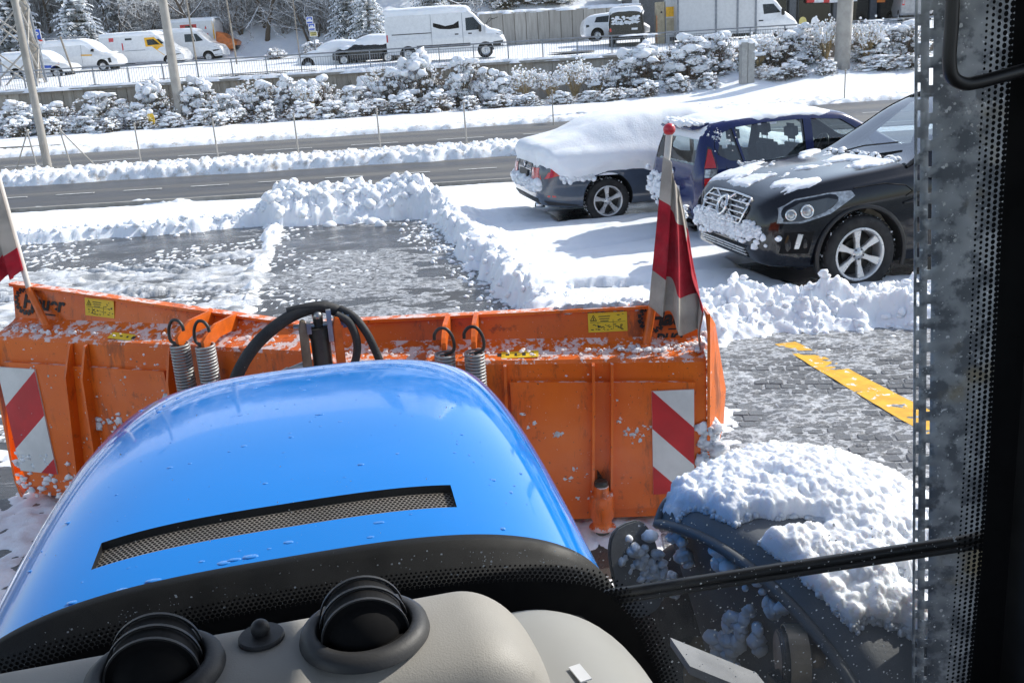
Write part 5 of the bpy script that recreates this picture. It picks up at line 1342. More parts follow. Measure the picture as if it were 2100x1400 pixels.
# tall white van
rows = [(-3.0,.5,1.1,2.35,.92,.80),(-2.96,.42,1.15,2.46,.97,.84),(-2.7,.38,1.2,2.5,.99,.86),(0,.36,1.2,2.52,.99,.86),(1.0,.36,1.2,2.47,.99,.84),(1.35,.36,1.18,2.28,.99,.80),(1.95,.36,1.15,1.62,.98,.78),(2.2,.36,1.1,1.42,.97,.78),(2.75,.38,.98,1.22,.92,.7),(2.95,.42,.8,1.0,.84,.6),(3.02,.5,.7,.8,.75,.5)]
cx = gy(917, 118, 49.6); t, b, bv_, sh, T = van((cx.x, 50.3), R(2), rows, (-1.95, 1.95), .36, 'white_paint', 'tall white panel van with snow-streaked sides in the middle of the terrace', z=2.42)
for poly, mt, nm in (([(1.02,1.35),(1.02,1.95),(1.42,1.98),(1.78,1.55),(1.80,1.38)], 'van_glass', 'side_window'), ([(-.62,1.62),(-.6,1.80),(-.3,1.72),(0,1.62),(.4,1.68),(.68,1.84),(.68,1.5),(.2,1.46),(-.3,1.5)], 'black_matt', 'side_window'),
                     ([(-2.7,1.32),(-.7,1.32),(-.7,1.36),(-2.7,1.36)], 'van_grey_plastic', 'rub_rail'), ([(-1.5,.62),(1.2,.62),(1.2,.76),(-1.5,.76)], 'van_grey_plastic', 'sill_trim'), ([(1.12,1.18),(1.3,1.18),(1.3,1.24),(1.12,1.24)], 'black_plastic', 'door_handle'), ([(.45,1.18),(.63,1.18),(.63,1.24),(.45,1.24)], 'black_plastic', 'door_handle'), ([(-2.98,1.0),(-2.9,1.0),(-2.9,1.35),(-2.98,1.35)], 'lamp_red', 'tail_light'), ([(2.50,1.13),(2.85,1.05),(2.88,1.2),(2.6,1.28)], 'lamp_clear', 'headlight'), ([(2.3,.5),(2.95,.5),(2.9,.8),(2.35,.75)], 'black_plastic', 'bumper')):
    side_panel(nm, bv_, poly, -1, mt, t, .008, .03)
q = MB(); q.tube([bv_.ray_cast(Vector((.85,-3,z_)), Vector((0,1,0)))[0] for z_ in (.6,1.0,1.5,2.0,2.2)], .012, 5); q.tube([bv_.ray_cast(Vector((-.72,-3,z_)), Vector((0,1,0)))[0] for z_ in (.6,1.0,1.5,2.0,2.2)], .012, 5); q.build('door_gap', 'rail_grey', t)
q = MB(); q.add([bv_.ray_cast(Vector((x, y, 5)), Vector((0,0,-1)))[0]+Vector((.02,0,.012)) for x, y in ((1.92,-.62),(1.92,-.02),(1.42,-.02),(1.42,-.58))], [(0,1,2,3)]); q.add([bv_.ray_cast(Vector((x, y, 5)), Vector((0,0,-1)))[0]+Vector((.02,0,.012)) for x, y in ((1.92,.08),(1.92,.65),(1.42,.6),(1.42,.08))], [(0,1,2,3)]); q.build('windshield', 'van_glass', t)
q = MB(); q.box((1.72, -1.14, 1.42), (.14, .22, .34)); q.build('mirror', 'black_plastic', t, bevel=.03)
q = MB(); q.tube([(2.0,-.3,1.56),(2.25,-.45,1.9),(2.5,-.35,1.85)], .02, 5); q.tube([(2.0,.3,1.56),(2.35,.2,1.85),(2.7,.2,1.95)], .015, 5); q.build('wiper', 'black_plastic', t)
roof_snow(sh, T, -2.98, 1.3, lambda x, y: 2.26+0*x, .12, 'snow blanket on the roof of the tall white van', 2); roof_snow(sh, T, 1.98, 2.95, lambda x, y: 1.16-.1*(x-2), .05, 'snow on the bonnet of the tall white van', 5)
# left group of vans, noses to the right
small = [(-2.1,.5,1.0,1.75,.8,.66),(-2.05,.4,1.05,1.86,.86,.7),(-1.5,.36,1.08,1.9,.88,.7),(.2,.36,1.06,1.9,.88,.7),(.55,.36,1.05,1.78,.88,.68),(1.1,.36,1.0,1.32,.87,.68),(1.4,.36,.95,1.16,.86,.66),(1.9,.38,.85,1.02,.8,.6),(2.1,.44,.7,.82,.7,.5)]
p = gy(160, 120, 60); t, b, bv_, sh, T = van((p.x, 60.9), R(-4), [(q[0]*1.14, *q[1:]) for q in small], (-1.45, 1.5), .31, 'white_paint', 'white van under snow with roof rack bars, before the long white van', z=2.98)
side_panel('lettering_band', bv_, [(.25,.98),(.95,.95),(.95,1.03),(.25,1.06)], -1, 'yellow_paint', t, .006); side_panel('door_gap', bv_, [(.28,.5),(.30,.5),(.30,1.7),(.28,1.7)], -1, 'rail_grey', t, .006); side_panel('bumper', bv_, [(1.55,.46),(2.08,.5),(2.05,.78),(1.6,.74)], -1, 'black_plastic', t, .008)
side_panel('mirror', bv_, [(.9,1.2),(1.06,1.18),(1.08,1.34),(.95,1.34)], -1, 'black_plastic', t, .12, .13)
q = MB(); q.tube([(-1.9,-.62,2.12),(.25,-.62,2.12)], .035, 6); q.tube([(-1.9,.62,2.12),(.25,.62,2.12)], .035, 6)
for x in (-1.8,-.9,0): q.tube([(x,-.62,1.85),(x,-.62,2.12),(x,.62,2.12),(x,.62,1.85)], .025, 5)
q.build('roof_rack', 'rail_grey', t)
roof_snow(sh, T, -2.08, 2.05, lambda x, y: 1.62-.42*smooth(.3,1.1,x)-.18*smooth(1.2,2,x), .11, 'snow cover on the roof and nose of the roof-rack van', 3, .08)
p = gy(85, 130, 57.5); t, b, bv_, sh, T = van((p.x-.2, 58), R(-3), [(q[0]*.95, q[1], q[2]*.92, q[3]*.80, q[4], q[5]) for q in small], (-1.2, 1.2), .3, 'white_paint', 'small white van almost buried in snow at the far left', z=2.72)
side_panel('stripe', bv_, [(.35,.62),(1.1,.60),(1.1,.74),(.35,.78)], -1, 'sign_blue', t, .006); side_panel('mark', bv_, [(1.25,.75),(1.45,.75),(1.45,.9),(1.25,.9)], -1, 'orange_cab', t, .006)
roof_snow(sh, T, -1.98, 1.95, lambda x, y: 1.2-.2*smooth(.3,1.1,x), .13, 'snow cover on the small buried van', 4, .08)
longv = [(-2.7,.5,1.1,2.05,.9,.76),(-2.66,.4,1.15,2.14,.95,.8),(-1.5,.36,1.2,2.2,.97,.82),(.8,.36,1.2,2.17,.97,.82),(1.15,.36,1.18,2.0,.97,.78),(1.7,.36,1.1,1.5,.95,.76),(2.0,.36,1.05,1.28,.94,.72),(2.5,.38,.92,1.1,.88,.64),(2.68,.44,.75,.88,.76,.5)]
p = gy(290, 100, 63); t, b, bv_, sh, T = van((p.x, 63.9), R(-3), longv, (-1.6, 1.75), .33, 'white_paint', 'long white van with a yellow stripe and red mark behind the roof-rack van', z=3.05)
for poly, mt, nm in (([(.35,1.3),(.3,1.85),(.95,1.86),(1.5,1.32)], 'yellow_paint', 'yellow_stripe'), ([(.75,1.3),(1.5,1.3),(2.35,.58),(1.7,.55)], 'yellow_paint', 'yellow_stripe'), ([(-2.0,1.72),(-1.7,1.72),(-1.68,1.95),(-2.0,1.95)], 'lamp_red', 'mark'), ([(-1.15,.5),(-1.05,.5),(-1.12,1.6),(-1.2,1.6)], 'lamp_red', 'gap_strip'), ([(-.95,1.76),(-.5,1.76),(-.5,1.88),(-.95,1.88)], 'car_dark', 'lettering'), ([(-1.0,1.1),(.3,1.1),(.3,1.13),(-1.0,1.13)], 'rail_grey', 'rub_rail'), ([(1.9,.44),(2.66,.46),(2.6,.8),(2.0,.76)], 'black_plastic', 'bumper'), ([(2.2,.95),(2.5,.9),(2.55,1.02),(2.3,1.06)], 'lamp_clear', 'headlight')):
    side_panel(nm, bv_, poly, -1, mt, t, .006, .03)
side_panel('side_window', bv_, [(.5,1.38),(.45,1.72),(.9,1.74),(1.28,1.4)], -1, 'van_glass', t, .016, .02); side_panel('side_window', bv_, [(1.36,1.42),(1.1,1.72),(1.22,1.74),(1.52,1.46)], -1, 'van_glass', t, .016, .02)
roof_snow(sh, T, -2.66, 1.1, lambda x, y: 1.98+0*x, .10, 'snow on the roof of the long white van', 6)
p = gy(350, 100, 53.4); t, b, bv_, sh, T = van((gy(372, 100, 65.5).x, 66.6), R(-3), longv, (-1.6, 1.75), .33, 'white_paint', 'white van with black window just left of the thick lamp post', z=3.22)
side_panel('side_window', bv_, [(.3,1.35),(.3,1.85),(.85,1.85),(1.0,1.35)], -1, 'van_glass', t, .008); side_panel('side_window', bv_, [(1.05,1.35),(.92,1.85),(1.1,1.84),(1.5,1.4)], -1, 'van_glass', t, .008); side_panel('bumper', bv_, [(1.9,.44),(2.66,.46),(2.6,.8),(2.0,.76)], -1, 'black_plastic', t, .008)
side_panel('headlight', bv_, [(2.2,.95),(2.5,.9),(2.55,1.02),(2.3,1.06)], -1, 'lamp_clear', t, .008)
roof_snow(sh, T, -2.66, 1.1, lambda x, y: 1.98+0*x, .08, 'snow on the roof of the van by the thick lamp post', 8)
# white and red box vehicle with an orange cab
amb = [(-2.2,.5,1.3,2.5,.95,.88),(-2.15,.42,1.3,2.56,1.0,.92),(0,.4,1.3,2.58,1.02,.94),(1.35,.4,1.3,2.58,1.02,.94),(1.42,.42,1.25,2.5,1.0,.9)]
p = gy(410, 90, 68.5); t, b, bv_, sh, T = van((p.x-.2, 69.4), R(-3), amb, (-1.0, 1.9), .36, 'white_paint', 'white box van with red window panels and an orange cab on the terrace', z=3.55)
for poly, mt, nm in (([(-.95,1.75),(.2,1.75),(.2,2.25),(-.95,2.25)], 'red_paint', 'red_panel'), ([(-.9,1.2),(.25,1.2),(.25,1.5),(-.9,1.5)], 'red_paint', 'red_panel'), ([(.75,1.9),(.9,1.9),(.83,2.12)], 'red_paint', 'emblem'), ([(.74,1.35),(.96,1.35),(.96,1.6),(.74,1.6)], 'red_paint', 'emblem'), ([(1.30,1.2),(1.40,1.2),(1.40,2.4),(1.30,2.4)], 'yellow_paint', 'yellow_edge')):
    side_panel(nm, bv_, poly, -1, mt, t, .006)
side_panel('side_window', bv_, [(-.6,1.8),(-.05,1.8),(-.05,2.18),(-.6,2.18)], -1, 'van_glass', t, .016, .02)
shc = Shell([(1.42,.45,1.1,1.72,.9,.7),(1.8,.45,1.1,1.6,.92,.7),(2.2,.45,1.0,1.25,.9,.66),(2.6,.48,.9,1.1,.84,.6),(2.75,.55,.8,.95,.72,.5)])
cb = shc.solid('cab', np.linspace(1.42, 2.75, 16), 'orange_cab'); cb.parent = t
q = MB(); q.box((2.62, 0, .62), (.3, 1.6, .3)); q.build('bumper', 'black_plastic', t, bevel=.05)
roof_snow(sh, T, -2.15, 1.4, lambda x, y: 2.42+0*x, .12, 'snow slab on the roof of the orange cabbed box van', 9)
# dark car under snow left of the tall van
carr = [(-1.9,.4,.8,.9,.7,.55),(-1.8,.3,.9,1.15,.8,.6),(-1.3,.25,.92,1.4,.84,.6),(-.3,.24,.9,1.46,.85,.6),(.3,.24,.88,1.3,.85,.62),(.8,.25,.86,1.0,.85,.68),(1.5,.28,.74,.88,.8,.6),(1.85,.34,.6,.7,.65,.45)]
p = gy(752, 95, 53); t, b, bv_, sh, T = van((p.x, 53.4), R(176), carr, (-1.2, 1.2), .31, 'car_dark', 'dark car half covered by snow left of the tall white van', 'snowed-in cars on the terrace', nm='parked_car', cat='car', z=TZ(p.x, 53.4)-.15)
roof_snow(sh, T, -1.85, 1.8, lambda x, y: 1.02-.16*smooth(.5,1.2,x), .10, 'snow cover on the dark car left of the tall van', 10, .12)
p = gy(690, 90, 53.5); t, b, bv_, sh, T = van((p.x-.4, 54.2), R(176), carr, (-1.2, 1.2), .31, 'white_paint', 'pale car nose buried in snow beyond the dark car', 'snowed-in cars on the terrace', nm='parked_car', cat='car', z=TZ(p.x, 54.2)-.35)
roof_snow(sh, T, -1.85, 1.8, lambda x, y: .92-.16*smooth(.5,1.2,x), .12, 'snow cover on the pale buried car', 11, .12)
# white hatchback and black van by the upper wall
p = gy(1232, 80, 55); t, b, bv_, sh, T = van((p.x+.9, 55.6), R(3), carr, (-1.15, 1.15), .31, 'white_paint', 'white hatchback peeping out left of the black van', 'cars beside the upper wall', nm='parked_car', cat='car', z=2.93)
side_panel('side_window', bv_, [(-1.3,1.0),(-1.15,1.28),(-.4,1.34),(-.4,.98)], -1, 'van_glass', t, .008); side_panel('tail_light', bv_, [(-1.78,.75),(-1.6,.78),(-1.6,.88),(-1.76,.9)], -1, 'car_dark', t, .01)
roof_snow(sh, T, -1.8, .3, lambda x, y: 1.30+0*x, .05, 'thin snow on the roof of the white hatchback', 14)
mv = [(-1.9,.5,1.0,1.75,.88,.74),(-1.86,.4,1.05,1.86,.93,.78),(-1,.36,1.08,1.9,.95,.8),(2.4,.36,1.05,1.9,.95,.78),(3.0,.38,1.0,1.3,.92,.7)]
p = gy(1297, 90, 52); t, b, bv_, sh, T = van((p.x+.0, 53.9), R(80), mv, (-1.1, 2.0), .33, 'car_dark', 'black van seen from behind with snow on its rear window', 'vans parked on the terrace', z=2.55)
end_panel('rear_window', bv_, [(-.72,1.12),(.72,1.12),(.66,1.62),(-.66,1.62)], -1, 'facade_glass', t, .01); end_panel('number_plate', bv_, [(-.62,.82),(-.3,.82),(-.3,.92),(-.62,.92)], -1, 'sign_white', t, .012); end_panel('tail_light', bv_, [(.76,.78),(.86,.78),(.86,.95),(.76,.95)], -1, 'lamp_red', t, .012)
rg = np.random.default_rng(6); C = [(-1.93, .9*(rg.random()-.5)*1.5, 1.16+.35*rg.random()**2) for k in range(80)]
o = blobs('snow_clumps', C, [.04+.07*rg.random() for k in range(80)], 'snow', None, .4, 1, (.3,1.3,.6)); o.matrix_world = T; tag(o, 'snow slipping down the rear window of the black van', 'snow', kind='stuff')
roof_snow(sh, T, -1.9, 2.4, lambda x, y: 1.70+0*x, .14, 'snow slab on the roof of the black van', 15); roof_snow(sh, T, -1.88, 1.5, lambda x, y: 1.0+.75*(y<0)+0*x, .07, 'snow stuck to the left flank of the black van', 16, .2)
# box lorry
p0 = gy(1388, 60, 52.4); p1 = gy(1552, 60, 52.4)
bx0, bx1 = p0.x, p1.x; zz = 2.42
t = empty('box_lorry', (bx0, 52.4, zz), R(1), 'white box lorry with grey seams behind the railing on the right', 'lorry'); Lb = bx1-bx0
m = MB(); m.box((Lb/2, 1.1, 2.0), (Lb, 2.2, 3.1)); m.build('box_body', 'box_white', t, bevel=.02)
for x in (.06, Lb*.49, Lb*.76, Lb-.05):
    m = MB(); m.box((x, -.012, 2.0), (.10, .04, 3.1)); m.build('seam', 'rail_grey', t)
m = MB(); m.box((Lb*.45, 1.1, .38), (Lb*1.0, 1.7, .18)); m.build('chassis', 'black_plastic', t)
lc = Shell([(0,.35,1.05,2.2,1.0,.85),(.5,.35,1.1,2.3,1.02,.85),(.95,.35,1.12,2.15,1.02,.8),(1.55,.36,1.1,1.5,1.0,.74),(2.05,.38,.95,1.12,.94,.66),(2.25,.45,.8,.95,.8,.5)])
cb = lc.solid('cab', np.linspace(0, 2.25, 28), 'white_paint'); cb.data.transform(Matrix.Translation((Lb+.04, 1.05, 0))); carve(cb, []); cb.parent = t
md = MB(); md.lathe([(0,-.3),(.42,-.3),(.42,.3),(0,.3)], 28, Matrix.Translation((Lb+1.35, .1, .36)) @ Matrix.Rotation(R(90),4,'X'), smooth=False); carve(cb, [cutter(md)])
bv_ = bvh_of(cb)
side_panel('side_window', bv_, [(Lb+.42,1.35),(Lb+.36,1.85),(Lb+.95,1.85),(Lb+1.35,1.4)], -1, 'van_glass', t, .01); side_panel('door_handle', bv_, [(Lb+.15,1.0),(Lb+.38,1.0),(Lb+.38,1.06),(Lb+.15,1.06)], -1, 'black_plastic', t, .012)
m = MB(); m.box((Lb+1.38, -.12, 1.42), (.14, .22, .36)); m.build('mirror', 'black_plastic', t, bevel=.03)
for x in (Lb*.35, Lb+1.35):
    Mx = Matrix.Translation((x, .16, .36)) @ Matrix.Rotation(R(90), 4, 'X'); m = MB(); m.lathe([(.2,-.11),(.33,-.11),(.36,-.06),(.36,.06),(.33,.11),(.22,.1)], 24, Mx); w_ = m.build('wheel', 'tyre', t); m = MB(); m.lathe([(.23,.1),(.2,.06),(.08,.05),(.06,.09),(0,.09)], 18, Mx); m.build('rim', 'alloy', w_)
# beige and yellow pay station cabinets left of the lorry
for (a_, b_, top, mt, lb) in ((1346, 1364, 5, 'beige_panel', 'tall beige cabinet between the black van and the lorry'), (1365, 1384, 0, 'box_white', 'white and yellow cabinet beside the box lorry')):
    A_, B_ = gy(a_, 70, 53.2), gy(b_, 70, 53.2); zt = gy(a_, top, 53.2).z; t = empty('kiosk_cabinet', ((A_.x+B_.x)/2, 53.2, 2.45), 0, lb, 'cabinet'); wd = B_.x-A_.x-.02
    m = MB(); m.box((0, .25, (zt-2.45)/2), (wd, .5, zt-2.45)); m.build('housing', mt, t, bevel=.015)
    if mt == 'box_white':
        m = MB(); m.box((0, -.01, 1.75), (wd-.03, .03, .5)); m.build('yellow_panel', 'yellow_paint', t)
        m = MB(); m.box((0, -.01, 1.1), (wd-.06, .03, .65)); m.build('grey_panel', 'beige_panel', t)
    else:
        m = MB(); m.ball((.05,-.01,1.75), .05); m.build('lock', 'black_plastic', t)
        m = MB(); m.box((-wd/2+.02, -.01, .9), (.03, .03, 1.4)); m.build('orange_edge', 'orange_cab', t)
p = gy(1862, 20, 60); t, b, bv_, sh, T = van((p.x+.6, 60.8), R(75), mv, (-1.1, 2.0), .33, mat('silver_paint', (.35,.35,.36), .35, .2, coat=.3), 'silver van with red tail light before the dark building', z=3.0)
end_panel('tail_light', bv_, [(.70,.95),(.84,.95),(.84,1.3),(.70,1.3)], -1, 'lamp_red', t, .012); end_panel('rear_window', bv_, [(-.62,1.3),(-.05,1.3),(-.05,1.75),(-.62,1.75)], -1, 'facade_glass', t, .01); end_panel('rear_window', bv_, [(.05,1.3),(.62,1.3),(.62,1.75),(.05,1.75)], -1, 'facade_glass', t, .01)
# =================================================================== TRACTOR AND PLOW
PSI = R(12.5); TO = (-.08, 0, 0)
TM = Matrix.Translation(TO) @ Matrix.Rotation(PSI, 4, 'Z'); TI = TM.inverted()
def lray(x, y): return TI @ CAMP, TI.to_3x3() @ ray(x, y)
def on_plane_y(x, y, fy):
    o, d = lray(x, y); return o + d*((fy-o.y)/d.y)
# ---------------------------------------------------------------- snow plow
PL = empty('snow_plow', TO, PSI, 'orange V-shaped snow plow with two flag poles, mounted ahead of the blue bonnet', 'snow plow')
def wing_frame(side):
    h, a = ((.1, 4.57, 0), R(-15)) if side > 0 else ((.02, 4.62, 0), R(148))
    du = Vector((math.cos(a), math.sin(a), 0)); n = Vector((-math.sin(a), math.cos(a), 0))*(1 if side > 0 else -1)
    return frame(h, du, n, (0,0,1))
def clip(poly, a, b, c):
    """keep a*x+b*y<=c"""
    out = []
    for (x0, y0), (x1, y1) in zip(poly, poly[1:]+poly[:1]):
        d0, d1 = a*x0+b*y0-c, a*x1+b*y1-c
        if d0 <= 0: out.append((x0, y0))
        if d0*d1 < 0: t = d0/(d0-d1); out.append((x0+(x1-x0)*t, y0+(y1-y0)*t))
    return out
def build_wing(side):
    W = wing_frame(side); s = side
    ztop = (lambda u: 1.145) if s > 0 else (lambda u: 1.115+.095*u)
    zled = (lambda u: .985-.035*u) if s > 0 else (lambda u: 1.045)
    UE = 1.93 if s > 0 else 2.02
    us = np.linspace(-.02, UE, 12)
    prof = lambda u: [(.00, .06), (-.012, .25), (-.018, .5), (-.008, .75), (0, zled(u)-.02), (.012, zled(u)-.003), (.15, zled(u)+.045), (.175, zled(u)+.06), (.205, ztop(u)-.02), (.180, ztop(u)-.012), (.178, ztop(u)+.004), (.235, ztop(u)+.006), (.24, ztop(u)-.01), (.20, .9), (.13, .55), (.12, .3), (.17, .05)]
    V = []; n = len(prof(0))
    for u in us: V += [(W @ Vector((u, f, z)))[:] for f, z in prof(u)]
    F = [tuple(int(q) for q in f) for f in grid_faces(len(us), n, True)] + [tuple(range(n)), tuple(range((len(us)-1)*n, len(us)*n))]
    m = MB(); m.add(V, F, False); bl_ = m.build('blade', 'plow_orange', PL)
    bm = bmesh.new(); bm.from_mesh(bl_.data); bmesh.ops.recalc_face_normals(bm, faces=bm.faces); bm.to_mesh(bl_.data); bm.free()
    # cutting edge
    m = MB(); m.T = W; m.box((UE/2, .15, .06), (UE+.02, .03, .12)); m.build('cutting_edge', 'dark_steel', bl_)
    # reinforcing plate with an upper weld seam
    u0, u1 = (.95, UE-.06) if s > 0 else (.85, UE-.06)
    m = MB(); m.T = W; zc = (.845, .80) if s > 0 else (.90, .90)
    m.add([(u0,-.024,.12),(u1,-.024,.12),(u1,-.024,zc[1]),(u0,-.024,zc[0]),(u0,-.0,.12),(u1,-.0,.12),(u1,.0,zc[1]),(u0,.0,zc[0])], [(0,1,2,3),(3,2,6,7),(0,3,7,4),(1,5,6,2)]); m.build('backing_plate', 'plow_orange', bl_)
    # upright ribs
    for ut, ub, zb_, dep in (((.93,.92,.15,.05),(1.37,1.345,.16,.075),(1.462,1.44,.16,.075)) if s > 0 else ((.80,.85,.15,.06),(1.35,1.40,.12,.08),(1.455,1.55,.12,.08))):
        zt = zled(ut)-.015; m = MB(); m.T = W
        P = [(ut, -.005, zt), (ut, -dep*.35, zt-.01), (ut+(ub-ut)*.25, -dep, zt-.18), (ub, -dep, zb_+.1), (ub, -.02, zb_), (ub, .0, zb_)]
        w_ = .007; V = [(u-w_, f, z) for u, f, z in P] + [(u+w_, f, z) for u, f, z in P]; k = len(P)
        m.add(V, [tuple(range(k)), tuple(range(k, 2*k))] + [(i, i+1, i+1+k, i+k) for i in range(k-1)]); m.build('rib', 'plow_orange', bl_)
    # end plate flaring outwards
    top_ = ztop(UE)+.004 if s > 0 else .98
    zs = [.04,.15,.3,.5,.7,.85,.93, top_] if s < 0 else [.04,.15,.3,.5,.7,.9,1.05, top_]; fl = [(-.03,0),(.02,.03),(.05,.05),(.09,.075),(.10,.07),(.07,.05),(.05,.02),(.0,.0)] if s > 0 else [(.08,0),(.14,.03),(.13,.05),(.10,.06),(.06,.05),(.03,.03),(.01,.01),(.0,.0)]
    m = MB(); m.T = W; V = []
    for z, (du_, _) in zip(zs, fl): V += [(UE+(.0 if s > 0 else du_*.35), -.03, z), (UE+du_*(.6 if s > 0 else 1), .05, z), (UE+du_*(1.1 if s > 0 else .8), .13 if s > 0 else .10, z)]
    V += [(u+.014, f, z) for u, f, z in V]; k = len(zs)*3
    F = [tuple(int(q) for q in f) for f in grid_faces(len(zs), 3)]; F2 = [tuple(i+k for i in f) for f in F]
    E_ = [i*3 for i in range(len(zs))]; F3 = [(a, b, b+k, a+k) for a, b in zip(E_, E_[1:])]; T_ = [(len(zs)-1)*3+i for i in range(3)]; F3 += [(T_[0],T_[1],T_[1]+k,T_[0]+k),(T_[1],T_[2],T_[2]+k,T_[1]+k)]
    E2 = [i*3+2 for i in range(len(zs))]; F3 += [(a, b, b+k, a+k) for a, b in zip(E2, E2[1:])]
    m.add(V, F+F2+F3, False); m.build('end_plate', 'plow_orange', bl_)
    # red and white warning board
    (b0, b1, bz0, bz1) = (1.655, 1.865, .20, .765) if s > 0 else (1.735, 2.01, .22, .87)
    wb, hb = b1-b0, bz1-bz0; m = MB(); m.T = W; per, off_, sl_ = (.41, -.045, 1.0) if s > 0 else (.54, -.17, .84)
    for k in range(-4, 8):
        for h_, mi in ((0, 1), (1, 0)):
            # x measured from the side nearer the centre line
            lo = (k+h_*.5)*per+off_; hi = lo+per*.5; q = [(0,0),(wb,0),(wb,hb),(0,hb)]
            q = clip(clip(q, sl_, 1, hi), -sl_, -1, -lo)
            if len(q) > 2: m.add([(b0+x, -.033, bz0+z) for x, z in q] , [tuple(range(len(q)))], False, mi)
    m.add([(b0,-.0329,bz0),(b1,-.0329,bz0),(b1,-.0329,bz1),(b0,-.0329,bz1),(b0,-.02,bz0),(b1,-.02,bz0),(b1,-.02,bz1),(b0,-.02,bz1)], [(0,1,5,4),(1,2,6,5),(2,3,7,6),(3,0,4,7)], False, 0)
    m.build('warning_board', ['white_board', 'red_board'], bl_)
    # stickers: reading direction is to the viewer's right
    rx = 1 if s > 0 else -1
    def upper(u, v):   # point on the upper face, v from 0 (ledge) to 1 (rim)
        z0_, z1_ = zled(u)+.06, ztop(u)-.02; return Vector((u, .175+.03*v-.004, z0_+(z1_-z0_)*v))
    xdir = (W.to_3x3() @ Vector((rx, 0, (ztop(1.9)-ztop(.1))/1.8*rx*.7))).normalized(); ydir = (W.to_3x3() @ Vector((0, .20, 1))).normalized()
    ul, ur = (1.36, 1.56) if s > 0 else (1.53, 1.27)
    def sticker(nm, uc, vc, wd, ht, org=None, yd=None, big=True):
        yd = yd or ydir; o_ = W @ (upper(uc, vc) if org is None else org); M_ = frame(o_, xdir, yd)
        m = MB(); m.T = M_; m.box((0, 0, .0012), (wd, ht, .0024)); st = m.build('sticker', 'sticker_yellow', bl_)
        m = MB(); m.T = M_; rg = random.Random(5+int(s))
        def bar(x, y, w2, h2): m.box((x, y, .0028), (w2, h2, .0012))
        if big:
            x0, y0 = -wd*.36, ht*.22; t_ = ht*.26
            for a_, b_ in (((-t_*.6,-t_*.5),(t_*.6,-t_*.5)), ((-t_*.6,-t_*.5),(0,t_*.6)), ((t_*.6,-t_*.5),(0,t_*.6))):
                m.tube([(x0+a_[0], y0+a_[1], .003), (x0+b_[0], y0+b_[1], .003)], .0016, 4)
            bar(x0, y0-.002, .004, t_*.5); bar(x0, y0-t_*.3, .008, .004)
            for k in range(3): bar(-wd*.08+.0*k, ht*(.30-.12*k), wd*.3*(1-.15*k), .004)
            bar(0, .0, wd*.9, .0016); bar(-wd*.25, -ht*.2, .0016, ht*.38); bar(wd*.14, -ht*.12, .0016, ht*.5)
            for k in range(10): bar(-wd*.42+wd*.26*rg.random(), -ht*(.12+.3*rg.random()), .012*rg.random()+.004, .004)
            for k in range(14): bar(wd*(.18+.27*rg.random()), ht*(-.4+.8*rg.random()), .010*rg.random()+.004, .004)
            for k in range(16): bar(wd*(-.2+.3*rg.random()), -ht*(.1+.3*rg.random()), .008*rg.random()+.003, .003)
        else:
            for k in range(5): bar(-wd*.36+wd*.18*k, 0, .012+.012*rg.random(), ht*.5*rg.random()+.004)
        m.build('print', 'print_black', st)
    sticker('sticker', (ul+ur)/2, .60, .20, .10)
    uc = .985 if s > 0 else 1.12
    sticker('sticker', 0, 0, .23, .052, Vector((uc, .055, zled(uc)+.012)), (W.to_3x3() @ Vector((0, .95, .33))).normalized(), False)
    # maker's lettering and toothed ring
    if s > 0: uT, vT, sz = 1.665, .42, .105
    else: uT, vT, sz = 1.955, .36, .115
    o_ = W @ upper(uT, vT); M_ = frame(o_, xdir, ydir); M_ = M_ @ Matrix.Translation((0, 0, .0015))
    text_mesh('lettering', 'Hauer', M_, sz, 'print_black', bl_, .25, .004, .0006, 1.02)
    m = MB(); m.T = M_ @ Matrix.Translation((sz*.22, sz*.33, 0))
    for k in range(13):
        a_ = R(70)+k*R(24)
        if R(-20) < ((a_+math.pi) % (2*math.pi))-math.pi < R(28): continue
        m.box((sz*.62*math.cos(a_), sz*.62*math.sin(a_), .0006), (sz*.17, sz*.20, .0012), Matrix.Rotation(a_+.3, 3, 'Z')); m.box((sz*.50*math.cos(a_+.2), sz*.50*math.sin(a_+.2), .0006), (sz*.09, sz*.13, .0012), Matrix.Rotation(a_-.3, 3, 'Z'))
    m.box((sz*1.3, -sz*.55, .0006), (sz*1.1, sz*.07, .0012))
    m.build('emblem', 'print_black', bl_)
    if s > 0: text_mesh('lettering', 'DUO', M_ @ Matrix.Translation((sz*.35, -sz*.82, 0)), sz*.55, 'print_black', bl_, .25, .003, .0006)
    # marker pole with flag
    if s > 0: B0, S0, E0 = Vector((1.64,.09,zled(1.64)+.02)), Vector((1.685,.13,1.17)), Vector((1.785,.20,2.00))
    else: B0, S0, E0 = Vector((1.70,.09,zled(1.8)+.02)), Vector((1.875,.18,1.28)), Vector((2.03,.26,2.12))
    m = MB(); m.T = W; m.tube([B0, S0], .021, 12); m.tube([B0-Vector((0,0,.03)), B0+Vector((0,0,.03))], .028, 12); m.m = 1; m.tube([S0, E0], .0165, 12); mp = m.build('marker_pole', ['orange_plain', 'pole_white'], PL)
    m = MB(); m.T = W; m.ball(E0+Vector((0,0,.02)), .030 if s > 0 else .03, 20, 14); m.build('knob', 'ball_red', mp)
    # cloth
    ns, ntt = 46, 70; S_, T_ = np.meshgrid(np.linspace(0, 1, ns), np.linspace(0, 1, ntt))
    tA, tB = (.13, 1.0) if s > 0 else (.12, 1.02)
    H0 = E0.lerp(S0, tA); H1 = E0.lerp(S0, tB)
    if s < 0: H1 = E0.lerp(S0, .86)
    base = np.array(H0)[None, None] + (np.array(H1)-np.array(H0))[None, None]*T_[..., None]
    wv = (.25+T_)*np.minimum(S_*5, 1)
